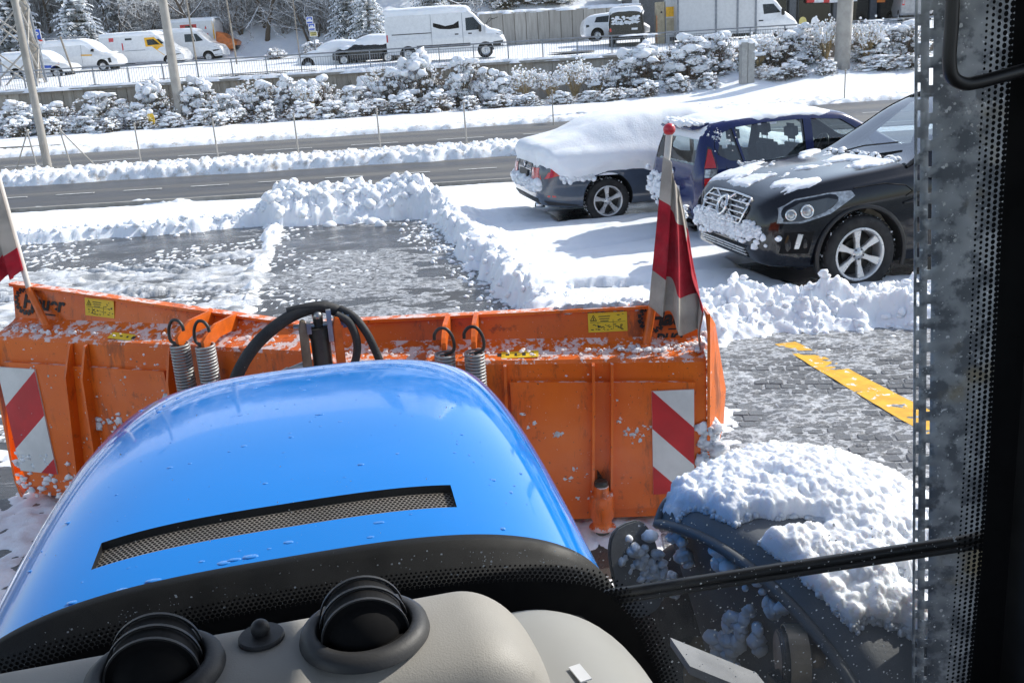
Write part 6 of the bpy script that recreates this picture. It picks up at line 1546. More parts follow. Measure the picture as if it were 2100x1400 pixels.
    dU = -.022*(1-np.minimum(S_*8, 1)) + (S_**.9)*(.05+.19*T_**.9) + .020*np.sin(S_*17+T_*1.5)*wv*.8 + .022*np.sin(S_*8.0+1+.7*T_)*wv
    dF = -.024-.02*np.minimum(S_*6, 1) - .040*np.sin(S_*14+.6*T_)*wv + .02*np.sin(S_*29+T_*3)*wv*.6 - .05*np.sin(S_*3.1)*T_
    dZ = -.20*S_**1.15 - .03*np.sin(S_*14)*T_
    if s > 0: dU = dU + .035*np.exp(-((T_-.72)/.12)**2)*smooth(.7, 1, S_)
    P = base + np.stack([dU, dF, dZ], -1)
    V = [(W @ Vector(p))[:] for p in P.reshape(-1, 3)]
    F = grid_faces(ntt, ns); tc = T_.ravel()[F].mean(1); wob = .0
    mi = ((tc > .27) & (tc < .76)).astype(int) if s > 0 else (tc > .80).astype(int)
    fo = np_mesh('flag', V, F, ['flag_white', 'flag_red'], mp, True, mi)
    sm = fo.modifiers.new('s', 'SOLIDIFY'); sm.thickness = .003
    if s < 0:  # red fringe of the upper end seen beside the pole
        pass
    # springs with hooks
    for k, u in enumerate((.645, .79) if s > 0 else (.655, .50)):
        zc_ = 1.115 if s > 0 else 1.165; f0 = -.10
        P = []; nturn = 30
        for i in range(nturn*14): t = i/14; P.append((u+.046*math.cos(2*math.pi*t), f0+.046*math.sin(2*math.pi*t), zc_-.075-t*.0162))
        m = MB(); m.T = W; m.tube(P, .0066, 6); sp = m.build('spring', 'spring_steel', PL)
        hk = [(u+.0, f0, zc_-.085), (u+.046, f0, zc_-.06), (u+.046, f0-.0, zc_-.0), (u+.02, f0-.01, zc_+.045), (u-.015, f0-.01, zc_+.05), (u-.04, f0-.005, zc_+.025), (u-.044, f0, zc_-.005)]
        m = MB(); m.T = W; m.tube([Vector(p) for p in catmull(np.array([(p[0], p[2]) for p in hk]), 5)] and [(x, f0-.006, z) for x, z in catmull(np.array([(p[0], p[2]) for p in hk]), 5)], .0085, 8); m.build('hook', 'dark_steel', sp)
        m = MB(); m.T = W
        zt_ = ztop(u)+.012
        Q = [(.19, zt_), (.19, zt_-.075), (.02, zt_-.075), (-.085, zt_-.11), (-.115, zt_-.10), (-.118, zt_-.065), (-.09, zt_-.045), (.0, zt_-.005)]
        V = [(u-.011, f, z) for f, z in Q] + [(u+.011, f, z) for f, z in Q]; kk = len(Q)
        m.add(V, [tuple(range(kk)), tuple(range(kk, 2*kk))] + [(i, (i+1) % kk, (i+1) % kk+kk, i+kk) for i in range(kk)]); m.build('spring_bracket', 'orange_plain', bl_, bevel=.003)
    if s > 0:
        # skid foot pin
        m = MB(); m.T = W; m.lathe([(0,.235),(.036,.235),(.04,.225),(.04,.19),(.058,.185),(.062,.17),(.062,.06),(.05,.045),(.05,.0),(.07,-.0)], 20, Matrix.Translation((1.385,-.085,.055))); m.m = 1; m.lathe([(0,.315),(.030,.315),(.036,.305),(.036,.285)], 16, Matrix.Translation((1.385,-.085,0))); m.lathe([(.03,.06),(.045,-.01)], 16, Matrix.Translation((1.385,-.085,0))); m.m = 0; m.box((1.39,-.05,.17),(.10,.10,.07)); m.build('skid_foot', ['plow_orange', 'dark_steel'], PL)
        m = MB(); m.T = W; m.prism([(-.03,-.09),(.034,-.09),(.034,.03),(.01,.075),(-.012,.02),(-.03,.05)], frame((1.40,-.012,.30),(1,0,0),(0,0,1)), .012); m.build('grease_plate', 'black_matt', PL)
    return W, zled, ztop, UE
WR = build_wing(1); WL = build_wing(-1)
# centre hinge, hydraulic cylinder, hoses, push frame
m = MB(); m.tube([(.09,4.5,.1),(.09,4.5,1.05)], .06, 16); m.build('hinge_pin', 'plow_orange', PL)
m = MB(); m.tube([(.115,4.3,.72),(.115,4.3,1.20)], .046, 18); m.tube([(.115,4.3,1.20),(.115,4.3,1.245)], .052, 18); m.tube([(.115,4.3,1.245),(.115,4.3,1.30)], .024, 14); hc = m.build('hydraulic_cylinder', 'dark_steel', PL)
m = MB(); m.ball((.115,4.3,1.30), .026, 14, 8); m.build('eye', 'steel', hc)
for x, mt in ((.043, 'rod_brown'), (.198, 'orange_plain')):
    m = MB(); m.prism([(-.024,.0),(.024,.0),(.020,.42),(.010,.455),(-.010,.455),(-.020,.42)], frame((x, 4.24, .84), (1,0,0), (0,0,1)), -.05); m.build('clevis_plate', mt, PL, bevel=.004)
m = MB(); m.box((.165,4.25,1.26),(.022,.03,.15)); m.box((.07,4.25,1.26),(.02,.05,.05)); m.tube([(.0,4.3,1.255),(.24,4.3,1.255)], .014, 10); m.build('clevis_pin', 'steel', PL)
m = MB(); m.box((.245,4.30,1.27),(.06,.06,.075)); m.build('hydraulic_valve', mat('valve_blue', (.20,.26,.34), .35, .3), PL, bevel=.012)
m = MB(); m.box((.265,4.28,1.235),(.03,.03,.02)); m.build('red_cap', 'ball_red', PL, bevel=.005)
def hose(pts, r, name='hose'):
    A = np.array(pts); P = np.c_[catmull(A[:, :2], 8), catmull(A[:, 1:], 8)[:, 1]]
    m = MB(); m.tube([Vector(p) for p in P], r, 10); return m.build(name, 'rubber', PL)
hose([(-.34,4.22,.92),(-.285,4.25,1.06),(-.20,4.27,1.18),(-.09,4.28,1.27),(.03,4.3,1.325),(.14,4.32,1.335),(.22,4.33,1.30)], .030, 'sleeved_hose')
hose([(-.02,4.3,1.335),(.06,4.3,1.345),(.14,4.31,1.34),(.19,4.32,1.31)], .02)
hose([(.2,4.28,1.30),(.255,4.26,1.26),(.28,4.25,1.17),(.265,4.25,1.08),(.22,4.25,1.0)], .019)
hose([(.22,4.31,1.32),(.28,4.28,1.28),(.33,4.26,1.20),(.365,4.25,1.10),(.39,4.25,1.0)], .019)
m = MB(); m.tube([(-.05,4.24,1.06),(.03,4.27,1.075)], .022, 10); m.tube([(-.09,4.22,1.045),(-.04,4.24,1.06)], .03, 10); m.build('hose_coupling', 'steel', PL)
m = MB(); m.box((0,3.75,.42),(.22,1.3,.18)); m.box((0,3.2,.5),(.9,.12,.4)); m.box((0.02,4.3,.5),(.5,.2,.5)); m.build('push_frame', 'plow_orange', PL)
for sx in (-1, 1):
    m = MB(); m.tube([(sx*.3,3.5,.42),(sx*.75,4.35,.5)], .045, 12); m.build('swing_cylinder', 'dark_steel', PL)
# snow sticking to the plow
def plow_snow():
    rg = np.random.default_rng(31); C = []; Q = []
    W, zl, zt, UE = WR
    def put(W_, u, f, z, r): C.append((TM @ (W_ @ Vector((u, f, z))))[:]); Q.append(r)
    for k in range(190): put(W, UE-.03+.09*rg.random(), -.035+.05*rg.random(), .22+.34*rg.random()**1.0, .010+.026*rg.random()**1.5)
    for k in range(90): put(W, UE-.02+.06*rg.random(), .02+.2*rg.random(), .55+.45*rg.random(), .005+.010*rg.random())
    for k in range(210): u = .05+1.85*rg.random(); put(W, u, .02+.14*rg.random(), zl(u)+.012+.03*rg.random(), .003+.007*rg.random()**2)
    for k in range(120): u = 1.5+.5*rg.random()**.8; put(W, min(u, 1.9), .03+.12*rg.random(), zl(u)+.03, .005+.011*rg.random()**2)
    for k in range(90): u = 1.2+.6*rg.random(); put(W, u, .205, zt(u)+.004, .008+.016*rg.random())
    for cu_, cz, n_, sp, rr in ((1.17,.55,8,.012,.016),(1.58,.53,26,.03,.012),(1.50,.62,9,.03,.010),(1.05,.62,8,.04,.011),(1.25,.34,9,.03,.010),(1.3,.22,14,.05,.014),(1.02,.42,14,.03,.012)):
        for k in range(n_): put(W, cu_+sp*rg.normal(), -.022, cz+sp*rg.normal(), rr*(.4+.8*rg.random()))
    for k in range(80): put(W, .98+.9*rg.random(), -.022, .15+.72*rg.random(), .0025+.005*rg.random()**2)
    W, zl, zt, UE = WL
    for k in range(120): u = .05+1.95*rg.random(); put(W, u, .02+.14*rg.random(), zl(u)+.012+.03*rg.random(), .003+.007*rg.random()**2)
    for k in range(70): u = 1.45+.55*rg.random(); put(W, u, .02+.14*rg.random(), zl(u)+.026, .004+.010*rg.random()**2)
    for cu_, cz, n_, sp, rr in ((.98,.55,14,.025,.030),(1.22,.55,30,.05,.018),(1.18,.42,26,.05,.018),(1.95,.28,18,.05,.016),(1.80,.32,9,.02,.016),(1.98,.14,16,.05,.015),(.83,.75,10,.015,.022),(1.72,.14,26,.08,.018)):
        for k in range(n_): put(W, cu_+sp*rg.normal(), -.03, cz+sp*rg.normal(), rr*(.4+.8*rg.random()))
    for k in range(100): put(W, .86+1.1*rg.random(), -.024, .15+.85*rg.random(), .0025+.005*rg.random()**2)
    tag(blobs('snow_clumps', C, Q, 'snow', None, .85, 2, (1.25,.26,1.05), 2.2), 'wet snow stuck to the orange plow blades', 'snow', kind='stuff')
plow_snow()

# ---------------------------------------------------------------- tractor
TR = empty('tractor', TO, PSI, 'blue tractor seen from its cab, with long bonnet, grey dashboard and right mudguard', 'tractor')
y0, y1, z0, z1, W0, W1, pw, D, nose, bul, wx, cxo = [1.338, 2.897, 1.663, 1.53, .543, .532, 3.043, .284, .472, .081, 1.063, .06]
ang = np.concatenate([np.linspace(-.1, R(66), 34), np.linspace(R(68.2), R(111.8), 40), np.linspace(R(114), math.pi+.1, 34)])
ysl = np.unique(np.r_[np.linspace(y0, 1.447, 8), np.linspace(1.447, 1.527, 5), np.linspace(1.527, 2.3, 30), np.linspace(2.3, y1, 60)])
def hood_pts(ys):
    s_ = (ys-y0)/(y1-y0); T_ = z0+(z1-z0)*s_+bul*np.sin(math.pi*s_)
    u = np.clip((ys-(y1-nose))/nose, 0, 1); k = np.sqrt(np.clip(1-u**2.2, 0, 1)); Wd = (W0+(W1-W0)*s_)*(.45+.55*k**wx); T_ = T_-(1-k)*.5
    c, sn = np.cos(ang), np.sin(ang); X = np.sign(c)*np.abs(c)**(2/pw); Z = np.sign(sn)*np.abs(sn)**(2/pw)
    return np.stack([Wd[:, None]*X[None]+cxo*s_[:, None], np.repeat(ys[:, None], len(ang), 1), (T_-D)[:, None]+D*Z[None]], -1)
G = hood_pts(ysl); nr, nc = G.shape[:2]
V = G.reshape(-1, 3); F = grid_faces(nr, nc); Cn = V[F].mean(1); am = np.tile((ang[:-1]+ang[1:])/2, nr-1)
hole = (Cn[:, 1] > 1.447) & (Cn[:, 1] < 1.527) & (am > R(67.5)) & (am < R(116))
# side skirts: extend the lower rim straight down
Fk = F[~hole][:, ::-1]
Vs = V.tolist(); low0 = [r*nc for r in range(nr)]; low1 = [r*nc+nc-1 for r in range(nr)]
for col, sx in ((low0, 1), (low1, -1)):
    base = len(Vs)
    for i in col: Vs.append([V[i][0]-sx*.01, V[i][1], .85])
    Fk = np.vstack([Fk, [(a, b, base+k+1, base+k) for k, (a, b) in enumerate(zip(col, col[1:]))]])
nk = int((~hole).sum()); hd = np_mesh('hood', Vs, Fk, ['hood_blue', 'black_plastic'], TR, True, np.r_[np.zeros(nk), np.ones(len(Fk)-nk)])
# recessed slot: walls and hexagonal wire mesh
bm = bmesh.new(); bm.from_mesh(hd.data); bm.faces.ensure_lookup_table()
rim = [e for e in bm.edges if len(e.link_faces) == 1 and all(1.44 < v.co.y < 1.53 and abs(v.co.x) < .36 and v.co.z > 1.5 for v in e.verts)]
m = MB()
for e in rim:
    a, b = e.verts[0].co, e.verts[1].co; m.add([a, b, b-Vector((0,.004,.022)), a-Vector((0,.004,.022))], [(0,1,2,3)])
bm.free(); m.build('grille_surround', 'black_plastic', hd)
def hood_z(x, y):
    g = hood_pts(np.array([y]))[0]; o = np.argsort(g[:, 0]); return float(np.interp(x, g[o, 0], g[o, 2]))
m = MB(); pitch = .0082; r_ = pitch/math.sqrt(3)
zprof = {y: None for y in ()}
gy0 = hood_pts(np.array([1.447]))[0]; gy1 = hood_pts(np.array([1.527]))[0]; o0 = np.argsort(gy0[:, 0])
def mesh_z(x, y): return float(np.interp(x, gy0[o0, 0], gy0[o0, 2])) - .013 + (y-1.447)*.06
row = 0; y = 1.440
while y < 1.535:
    x = -.36 + (row % 2)*pitch/2
    while x < .335:
        for a_ in (90, 210, 330):
            pa = [Vector((x+r_*math.cos(R(a_+d)), y+r_*math.sin(R(a_+d)), 0)) for d in (0, 60)]
            dv = (pa[1]-pa[0]).normalized(); nv = Vector((-dv.y, dv.x, 0))*.0011
            q = [pa[0]-nv, pa[1]-nv, pa[1]+nv, pa[0]+nv]
            m.add([(p.x, p.y, mesh_z(p.x, p.y)) for p in q], [(0,1,2,3)])
        x += pitch
    y += r_*1.5; row += 1
m.build('grille_mesh', mat('mesh_metal', (.27,.25,.225), .5, .3), hd)
m = MB()
xs_ = np.linspace(-.36, .36, 20)
m.add([(x, y_, mesh_z(x, y_)-.05) for y_ in (1.42, 1.55) for x in xs_], [(i, i+1, i+21, i+20) for i in range(19)]); m.build('grille_duct', 'black_matt', hd)
# black cowl behind the bonnet
gr = hood_pts(np.array([y0]))[0]; V = []
for dy, dz, sc in ((.012,.006,1.005), (-.012,.008,1.008), (-.02,-.004,1.0), (-.11,-.035,.97), (-.16,-.12,.95), (-.17,-.45,.95)): V += [(p[0]*sc, y0+dy, (p[2]+dz)) for p in gr]
np_mesh('cowl', V, grid_faces(6, nc), 'cowl_black', TR)
m = MB(); m.box((0.02, 2.0, .95), (.8, 1.5, .7)); m.box((0,2.6,.6),(.55,1.0,.5)); m.build('engine_block', 'black_matt', TR)
# water drops on the bonnet
rg = np.random.default_rng(14); C = []; Q = []; SQ = []
for k in range(150):
    y = 1.36+1.2*rg.random(); x = (rg.random()*2-1)*.46; z = hood_z(x, y)
    if 1.435 < y < 1.54 and abs(x) < .34: continue
    r = .0015+.004*rg.random()**3; C.append((x, y, z)); Q.append(r); SQ.append((1+rg.random(), .9, .3))
for x, y, r in ((-.10,1.372,.0085),(-.085,1.375,.0085),(-.06,1.376,.010),(-.205,1.362,.008),(-.25,1.357,.007),(-.29,1.352,.008),(.0,1.40,.007)): C.append((x, y, hood_z(x, y))); Q.append(r); SQ.append((1.4, .8, .2))
N = NT('water_drop'); MAT['water_drop'] = N.done(N.bsdf((.03,.24,.72), .02, 0, None, 1.0, .8))
o = blobs('water_drops', C, Q, 'water_drop', hd, .12, 2, np.array(SQ)); o['kind'] = 'stuff'
# windscreen: curved pane
def gl_y(x): return 1.17 - .265*(x/.95)**2
def on_glass(px, py, off=0.0):
    o, d = lray(px, py); t = 1.0
    for k in range(40):
        p = o+d*t; t += (gl_y(p.x)+off-p.y)/d.y*.8
    return o+d*t
xs_ = np.linspace(-1.05, .97, 50); zs_ = np.linspace(1.15, 2.78, 12)
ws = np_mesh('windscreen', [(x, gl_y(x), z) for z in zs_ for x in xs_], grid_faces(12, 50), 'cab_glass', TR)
def band(path, solid_w, rows, r0, inner_sign, pitch=.0068, name='frit_band'):
    """black ceramic edge on the pane: solid strip on one side of a path and rows of shrinking dots on the other"""
    A = [on_glass(px, py, -.004) for px, py in path]
    P2 = catmull(np.array([(p.x, p.z) for p in A]), 10); seg = np.hypot(*np.diff(P2, axis=0).T); cum = np.r_[0, np.cumsum(seg)]
    L = cum[-1]; n = int(L/pitch); S_ = np.linspace(0, L, n); X = np.interp(S_, cum, P2[:, 0]); Z = np.interp(S_, cum, P2[:, 1])
    tx, tz = np.gradient(X), np.gradient(Z); l = np.hypot(tx, tz); nx, nz = -tz/l*inner_sign, tx/l*inner_sign
    V = []
    for k in range(n):
        for d in (0, solid_w): x, z = X[k]+nx[k]*d, Z[k]+nz[k]*d; V.append((x, gl_y(x)-.003, z))
    np_mesh(name, V, grid_faces(n, 2), 'black_matt', ws, False)
    m = MB()
    for q in range(rows):
        rr = r0*(1-.62*q/rows); d = -(q+.35)*pitch*.86
        for k in range(n-1):
            f = .5*(q % 2); x = X[k]*(1-f)+X[k+1]*f + nx[k]*d; z = Z[k]*(1-f)+Z[k+1]*f + nz[k]*d
            m.add([(x+rr*math.cos(a_), gl_y(x)-.0032, z+rr*math.sin(a_)) for a_ in np.arange(8)*math.pi/4], [tuple(range(8))])
    o = m.build('frit_dots', 'black_matt', ws); o['kind'] = 'stuff'
band([(-60,1410),(0,1392),(150,1343),(330,1297),(600,1243),(850,1208),(1060,1192),(1170,1196),(1235,1212),(1288,1262),(1325,1330),(1350,1395),(1362,1440)], .050, 5, .0035, -1)
band([(2088,-60),(2078,100),(2058,420),(2042,720),(2022,1050),(2000,1300),(1985,1440)], .06, 5, .0036, 1)
# specks of dirt and meltwater on the outside of the pane
rg = np.random.default_rng(77); m = MB()
def speck(px, py, r):
    p = on_glass(px, py, .003); k = rg.integers(5, 8); a0_ = rg.random()*6; e = .6+.5*rg.random()
    m.add([(p.x+r*math.cos(a0_+2*math.pi*i/k)*(.7+.5*rg.random()), gl_y(p.x)+.003, p.z+r*e*math.sin(a0_+2*math.pi*i/k)*(.7+.5*rg.random())) for i in range(k)], [tuple(range(k))])
for k in range(620): speck(1280+640*rg.random(), 1060+340*rg.random(), .0006+.0013*rg.random()**3)
for k in range(520): speck(1915+130*rg.random(), 1400*rg.random(), .0006+.0024*rg.random()**4)
for k in range(420): t = rg.random(); speck(40+1200*t, 1310-190*math.sin(min(t*1.25, 1)*1.45)+100*rg.random(), .0005+.0013*rg.random()**3)
for k in range(130): speck(1000*rg.random(), 700+450*rg.random(), .0003+.0007*rg.random()**3)
for px, py, r in ((465,1290,.0028),(460,1245,.002),(992,1160,.0025),(915,835,.001),(585,1235,.0018),(360,1220,.0018)): speck(px, py, r)
o = m.build('dirt_specks', 'glass_speck', ws); o['kind'] = 'stuff'
# wiper lying on the outside
P = [on_glass(1080+(2042-1080)*t, 1246+(1098-1246)*t - 0*t, .018) for t in np.linspace(0, 1, 14)]
m = MB(); m.tube(P, [.0095-.0015*k/13 for k in range(14)], 6); wp = m.build('wiper', 'black_plastic', TR)
m = MB(); m.tube([p + Vector((0, -.010, -.006)) for p in P[1:]], .004, 5); m.build('wiper_blade', 'rubber', wp)
m = MB(); m.tube([P[-1], P[-1]+Vector((.004,0,-.06))], .004, 6); m.build('wiper_clip', 'black_plastic', wp)
# dashboard pad
prof = [(.96,1.55),(.96,1.765),(.952,1.795),(.935,1.810),(.90,1.816),(.85,1.817),(.815,1.810),(.793,1.794),(.780,1.765),(.774,1.72),(.77,1.62),(.76,1.3)]
pr2 = catmull(np.array(prof), 5); xs_ = np.r_[np.linspace(-.75, .19, 30), np.linspace(.20, .29, 16)]; V = []
for x in xs_:
    e = max(0, (x-.20)/.09); sh_ = 1-math.sqrt(max(0, 1-min(e, 1)**2))
    for f_, z in pr2: V.append((x, .83+(f_-.83)*(1-.5*sh_), z-.10*sh_*(1 if z > 1.6 else .3)))
db = np_mesh('dashboard', V, grid_faces(len(xs_), len(pr2)), 'dash_plastic', TR)
# front edge of the instrument hood, its shade put in as dark colour
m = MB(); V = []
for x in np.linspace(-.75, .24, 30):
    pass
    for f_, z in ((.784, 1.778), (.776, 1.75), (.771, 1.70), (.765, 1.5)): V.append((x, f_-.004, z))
np_mesh('dash_front_shade', V, grid_faces(30, 4), 'dash_dark', db)
# right side cover with a white label
pr3 = catmull(np.array([(1.05,1.35),(1.05,1.655),(1.035,1.70),(.98,1.72),(.85,1.727),(.72,1.72),(.6,1.69),(.58,1.5),(.58,1.2)]), 5); xs_ = np.linspace(.20, .46, 22); V = []
for x in xs_:
    e = max(0, (x-.30)/.16); sh_ = 1-math.sqrt(max(0, 1-min(e, 1)**2))
    for f_, z in pr3: V.append((x, .82+(f_-.82)*(1-.35*sh_), z-.16*sh_*(1 if z > 1.55 else .2)))
so_ = np_mesh('side_cover', V, grid_faces(22, len(pr3)), mat('cover_plastic', (.33,.325,.305), .5, var=.05, sc=3), TR)
o_, d_ = lray(1190, 1385); p = o_ + d_*((1.725-o_.z)/d_.z)
m = MB(); m.box((p.x, p.y, 1.7285), (.014, .03, .002), Matrix.Rotation(R(10), 3, 'Z')); m.build('label', 'sign_white', so_)
# round air vents and the sun sensor
def vent(px, py, rad):
    o, d = lray(px, py); p = o + d*((1.822-o.z)/d.z)
    m = MB(); m.lathe([(rad*.74,-.035),(rad*.75,.004),(rad*.79,.009),(rad*.90,.009),(rad*1.03,.003),(rad*1.06,-.005)], 48, Matrix.Translation(p)); v = m.build('air_vent', 'dash_dark', TR)
    rb = rad*.72
    m = MB(); m.lathe([(rb*math.cos(t), rb*.98*math.sin(t)) for t in np.linspace(0, math.pi/2, 14)], 36, Matrix.Translation(p) @ Matrix.Rotation(R(12), 4, 'X') @ Matrix.Diagonal((1, .62, 1, 1)) @ Matrix.Translation((0,.25*rb,0)));
    # ball is open: only arched slats in front of a black bowl
    M_ = Matrix.Translation(p)
    for k, (dy, sc) in enumerate(((.026, .97), (.002, 1.0), (-.020, .98))):
        arc = [Vector((rb*sc*math.cos(t), dy*rad/.066, rb*sc*1.0*math.sin(t)+.002)) for t in np.linspace(0, math.pi, 25)]
        q = MB(); q.T = M_; n_ = len(arc)
        q.add([a for a in arc] + [a+Vector((0,.004,0)) for a in arc] + [Vector((a.x*.962, a.y, a.z*.962)) for a in arc] + [Vector((a.x*.962, a.y+.004, a.z*.962)) for a in arc],
              [(i, i+1, n_+i+1, n_+i) for i in range(n_-1)] + [(i, i+1, 2*n_+i+1, 2*n_+i) for i in range(n_-1)] + [(n_+i, n_+i+1, 3*n_+i+1, 3*n_+i) for i in range(n_-1)], True); q.build('slat', 'dash_dark', v)
    q = MB(); q.T = M_; arc = [Vector((rb*.94*math.cos(t), -.017, rb*.965*math.sin(t)+.002)) for t in np.linspace(0, math.pi, 25)]; q.add(arc + [a*.93+Vector((0,.045,0)) for a in arc], [tuple(range(25))] + [(i, i+1, 26+i, 25+i) for i in range(24)]); q.build('vent_flap', 'black_matt', v)
    q = MB(); q.lathe([(0,.0012),(rb*1.03,.0014)], 36, M_); q.build('vent_bowl', 'black_matt', v); q = MB(); q.T = M_; q.ball((0,.004,.0), rb*.93, 28, 16); q.build('vent_dome', 'black_matt', v)
vent(748, 1290, .066); vent(318, 1372, .066)
o, d = lray(536, 1305); p = o + d*((1.819-o.z)/d.z)
m = MB(); m.lathe([(.0,.0035),(.023,.003),(.0245,.001),(.0245,-.003)], 32, Matrix.Translation(p), smooth=False); m.ball(p+Vector((0,.002,.009)), .0105, 18, 12); m.build('sun_sensor', 'dash_dark', TR)
# pillar, roof, floor and rear wall of the cab
m = MB()
for (pa, pb) in (((.955,.86,1.15), (.915,.86,2.8)),):
    a, b = Vector(pa), Vector(pb)
    V = [c + Vector(q) for c in (a, b) for q in ((0,.07,0),(.03,.05,0),(.16,-.05,0),(.14,-.2,0),(.02,-.12,0),(-.012,-.02,0))]
    m.add(V, [(i, (i+1) % 6, (i+1) % 6+6, i+6) for i in range(6)] + [tuple(range(6)), tuple(range(6, 12))])
m.build('pillar', 'black_plastic', TR, bevel=.01)
m = MB(); m.box((-1.12,.80,2.0),(.14,.16,1.7)); m.box((-1.1,-.85,2.0),(.14,.14,1.7)); m.box((1.1,-.85,2.0),(.14,.14,1.7)); m.build('pillar', 'black_plastic', TR, bevel=.02)
m = MB(); m.box((0,.35,2.90),(2.55,2.5,.24)); m.build('cab_roof', 'black_plastic', TR, bevel=.06)  # unseen roof, overhang and width stretched to keep sun off the dashboard
m = MB(); m.box((0,-.05,1.08),(2.0,1.7,.08)); m.build('cab_floor', 'black_matt', TR)
m = MB(); m.box((0,-.93,1.6),(2.1,.06,1.1)); m.build('rear_wall', 'black_plastic', TR)
m = MB(); m.box((-1.08,0,1.35),(.06,1.5,.6)); m.box((1.08,-.1,1.3),(.06,1.3,.5)); m.build('door_lower', 'black_plastic', TR)
# bent tube handle in the upper right corner
P = [on_plane_y(px, py, .80) for px, py in ((1962,-90),(1955,-20),(1951,60),(1947,120),(1953,158),(1978,172),(2010,168),(2060,155),(2130,136),(2200,118))]
A = np.array([p[:] for p in P]); Q = np.c_[catmull(A[:, :2], 6), catmull(A[:, 1:], 6)[:, 1]]
m = MB(); m.tube([Vector(q) for q in Q], .0066, 12); m.build('grab_handle', 'black_plastic', TR)
# perforated exhaust shield outside the pane
up_ = .0432; us_ = [0,.0045,.0092,.0215,.0278]
plan = catmull(np.array([(0,.035),(.035,.02),(.075,.0),(.14,-.015),(.22,.0),(.29,.06)]), 8)
sg = np.hypot(*np.diff(plan, axis=0).T); cm = np.r_[0, np.cumsum(sg)]
ul = np.r_[us_, np.linspace(.045, cm[-1], 26)]; zl_ = []
k = 0
while 1.0 + k*up_ < 2.75:
    zl_ += [1.0+k*up_+d for d in (0, .0046, .0216, .0262)]; k += 1
ul = np.array(ul); zl_ = np.array(zl_); V = []
for z in zl_:
    for u in ul: V.append((1.050+(2.45-z)*.071+np.interp(u, cm, plan[:, 0]), 1.30+np.interp(u, cm, plan[:, 1]), z))
F = grid_faces(len(zl_), len(ul)); ri = np.repeat(np.arange(len(zl_)-1), len(ul)-1); ci = np.tile(np.arange(len(ul)-1), len(zl_)-1)
gone = ((ci == 1) & np.isin(ri % 4, (0, 1, 2))) | ((ci == 3) & np.isin(ri % 4, (2, 3, 0)))
es = np_mesh('exhaust_shield', V, F[~gone], 'galvanised', TR)
sm = es.modifiers.new('s', 'SOLIDIFY'); sm.thickness = .0025
m = MB(); m.tube([(1.31+(2.45-z)*.071, 1.47, z) for z in (1.0, 2.75)], .075, 20); m.build('exhaust_pipe', 'dark_steel', TR)
# right front mudguard, wheel steered
kf = .35; nd = math.hypot(kf, 1); dv = Vector((kf/nd, -1/nd, 0)); wv_ = Vector((1/nd, kf/nd, 0))
FC = Vector((.985, 1.90, .56)); RF = .70
def fend(th, w, dr=0.0):
    """th: 0 rear horizontal .. 90 top; w across (0 inner lip .. .5 outer)"""
    r = RF + dr + .035*math.sin(math.pi*min(max(w/.52, 0), 1)) - .09*max(0, (w-.50)/.12)**2*(w > .50) - .030*max(0, (.05-w)/.05)**2
    return FC + dv*(r*math.cos(th)) + Vector((0, 0, r*math.sin(th))) + wv_*w
ths = np.linspace(R(-5), R(108), 60); wsx = np.r_[np.linspace(-.012, .05, 6), np.linspace(.07, .40, 14), np.linspace(.44, .63, 9)]
V = [fend(t, w)[:] for t in ths for w in wsx]; fe = np_mesh('mudguard', V, grid_faces(60, len(wsx)), 'fender_plastic', TR)
sm = fe.modifiers.new('s', 'SOLIDIFY'); sm.thickness = .008
m = MB(); m.tube([fend(t, -.008, .002) for t in ths], .014, 8, smooth=True); m.build('lip', 'fender_plastic', fe)
m = MB(); m.tube([fend(ths[-1], w, .0) for w in wsx], .012, 8); m.build('front_rim', 'fender_plastic', fe)
V = []
for t in np.linspace(R(5), R(110), 40):
    for k, rr in enumerate((.0, -.06, -.25, -.42)): p = fend(t, .03+.012*k, rr-.01); V.append(p[:])
np_mesh('inner_skirt', V, grid_faces(40, 4), 'fender_plastic', fe)
pf = on_plane_y(1302, 1165, 2.05); m = MB()
m.prism([(.075*math.copysign(abs(math.cos(a_))**.7, math.cos(a_)), .13*math.copysign(abs(math.sin(a_))**.8, math.sin(a_))) for a_ in np.linspace(0, 2*math.pi, 29)[:-1]], frame(pf, (1,.25,.1), (-.15,.2,1)), .014)
fl_ = m.build('mudguard_flap', 'fender_plastic', TR, bevel=.004)
wc = FC + wv_*.27 + Vector((0,0,.02))
Mx = frame(wc, dv, (0,0,1)); m = MB(); m.lathe([(.3,-.2),(.45,-.21),(.53,-.17),(.55,-.08),(.55,.08),(.53,.17),(.45,.21),(.3,.2)], 48, Mx)
fw_ = m.build('front_wheel', 'tyre', TR)
m = MB(); m.lathe([(.30,-.1),(.3,.1)], 32, Mx); m.lathe([(0,.02),(.3,.02)], 32, Mx); m.build('rim', 'rod_brown', fw_)
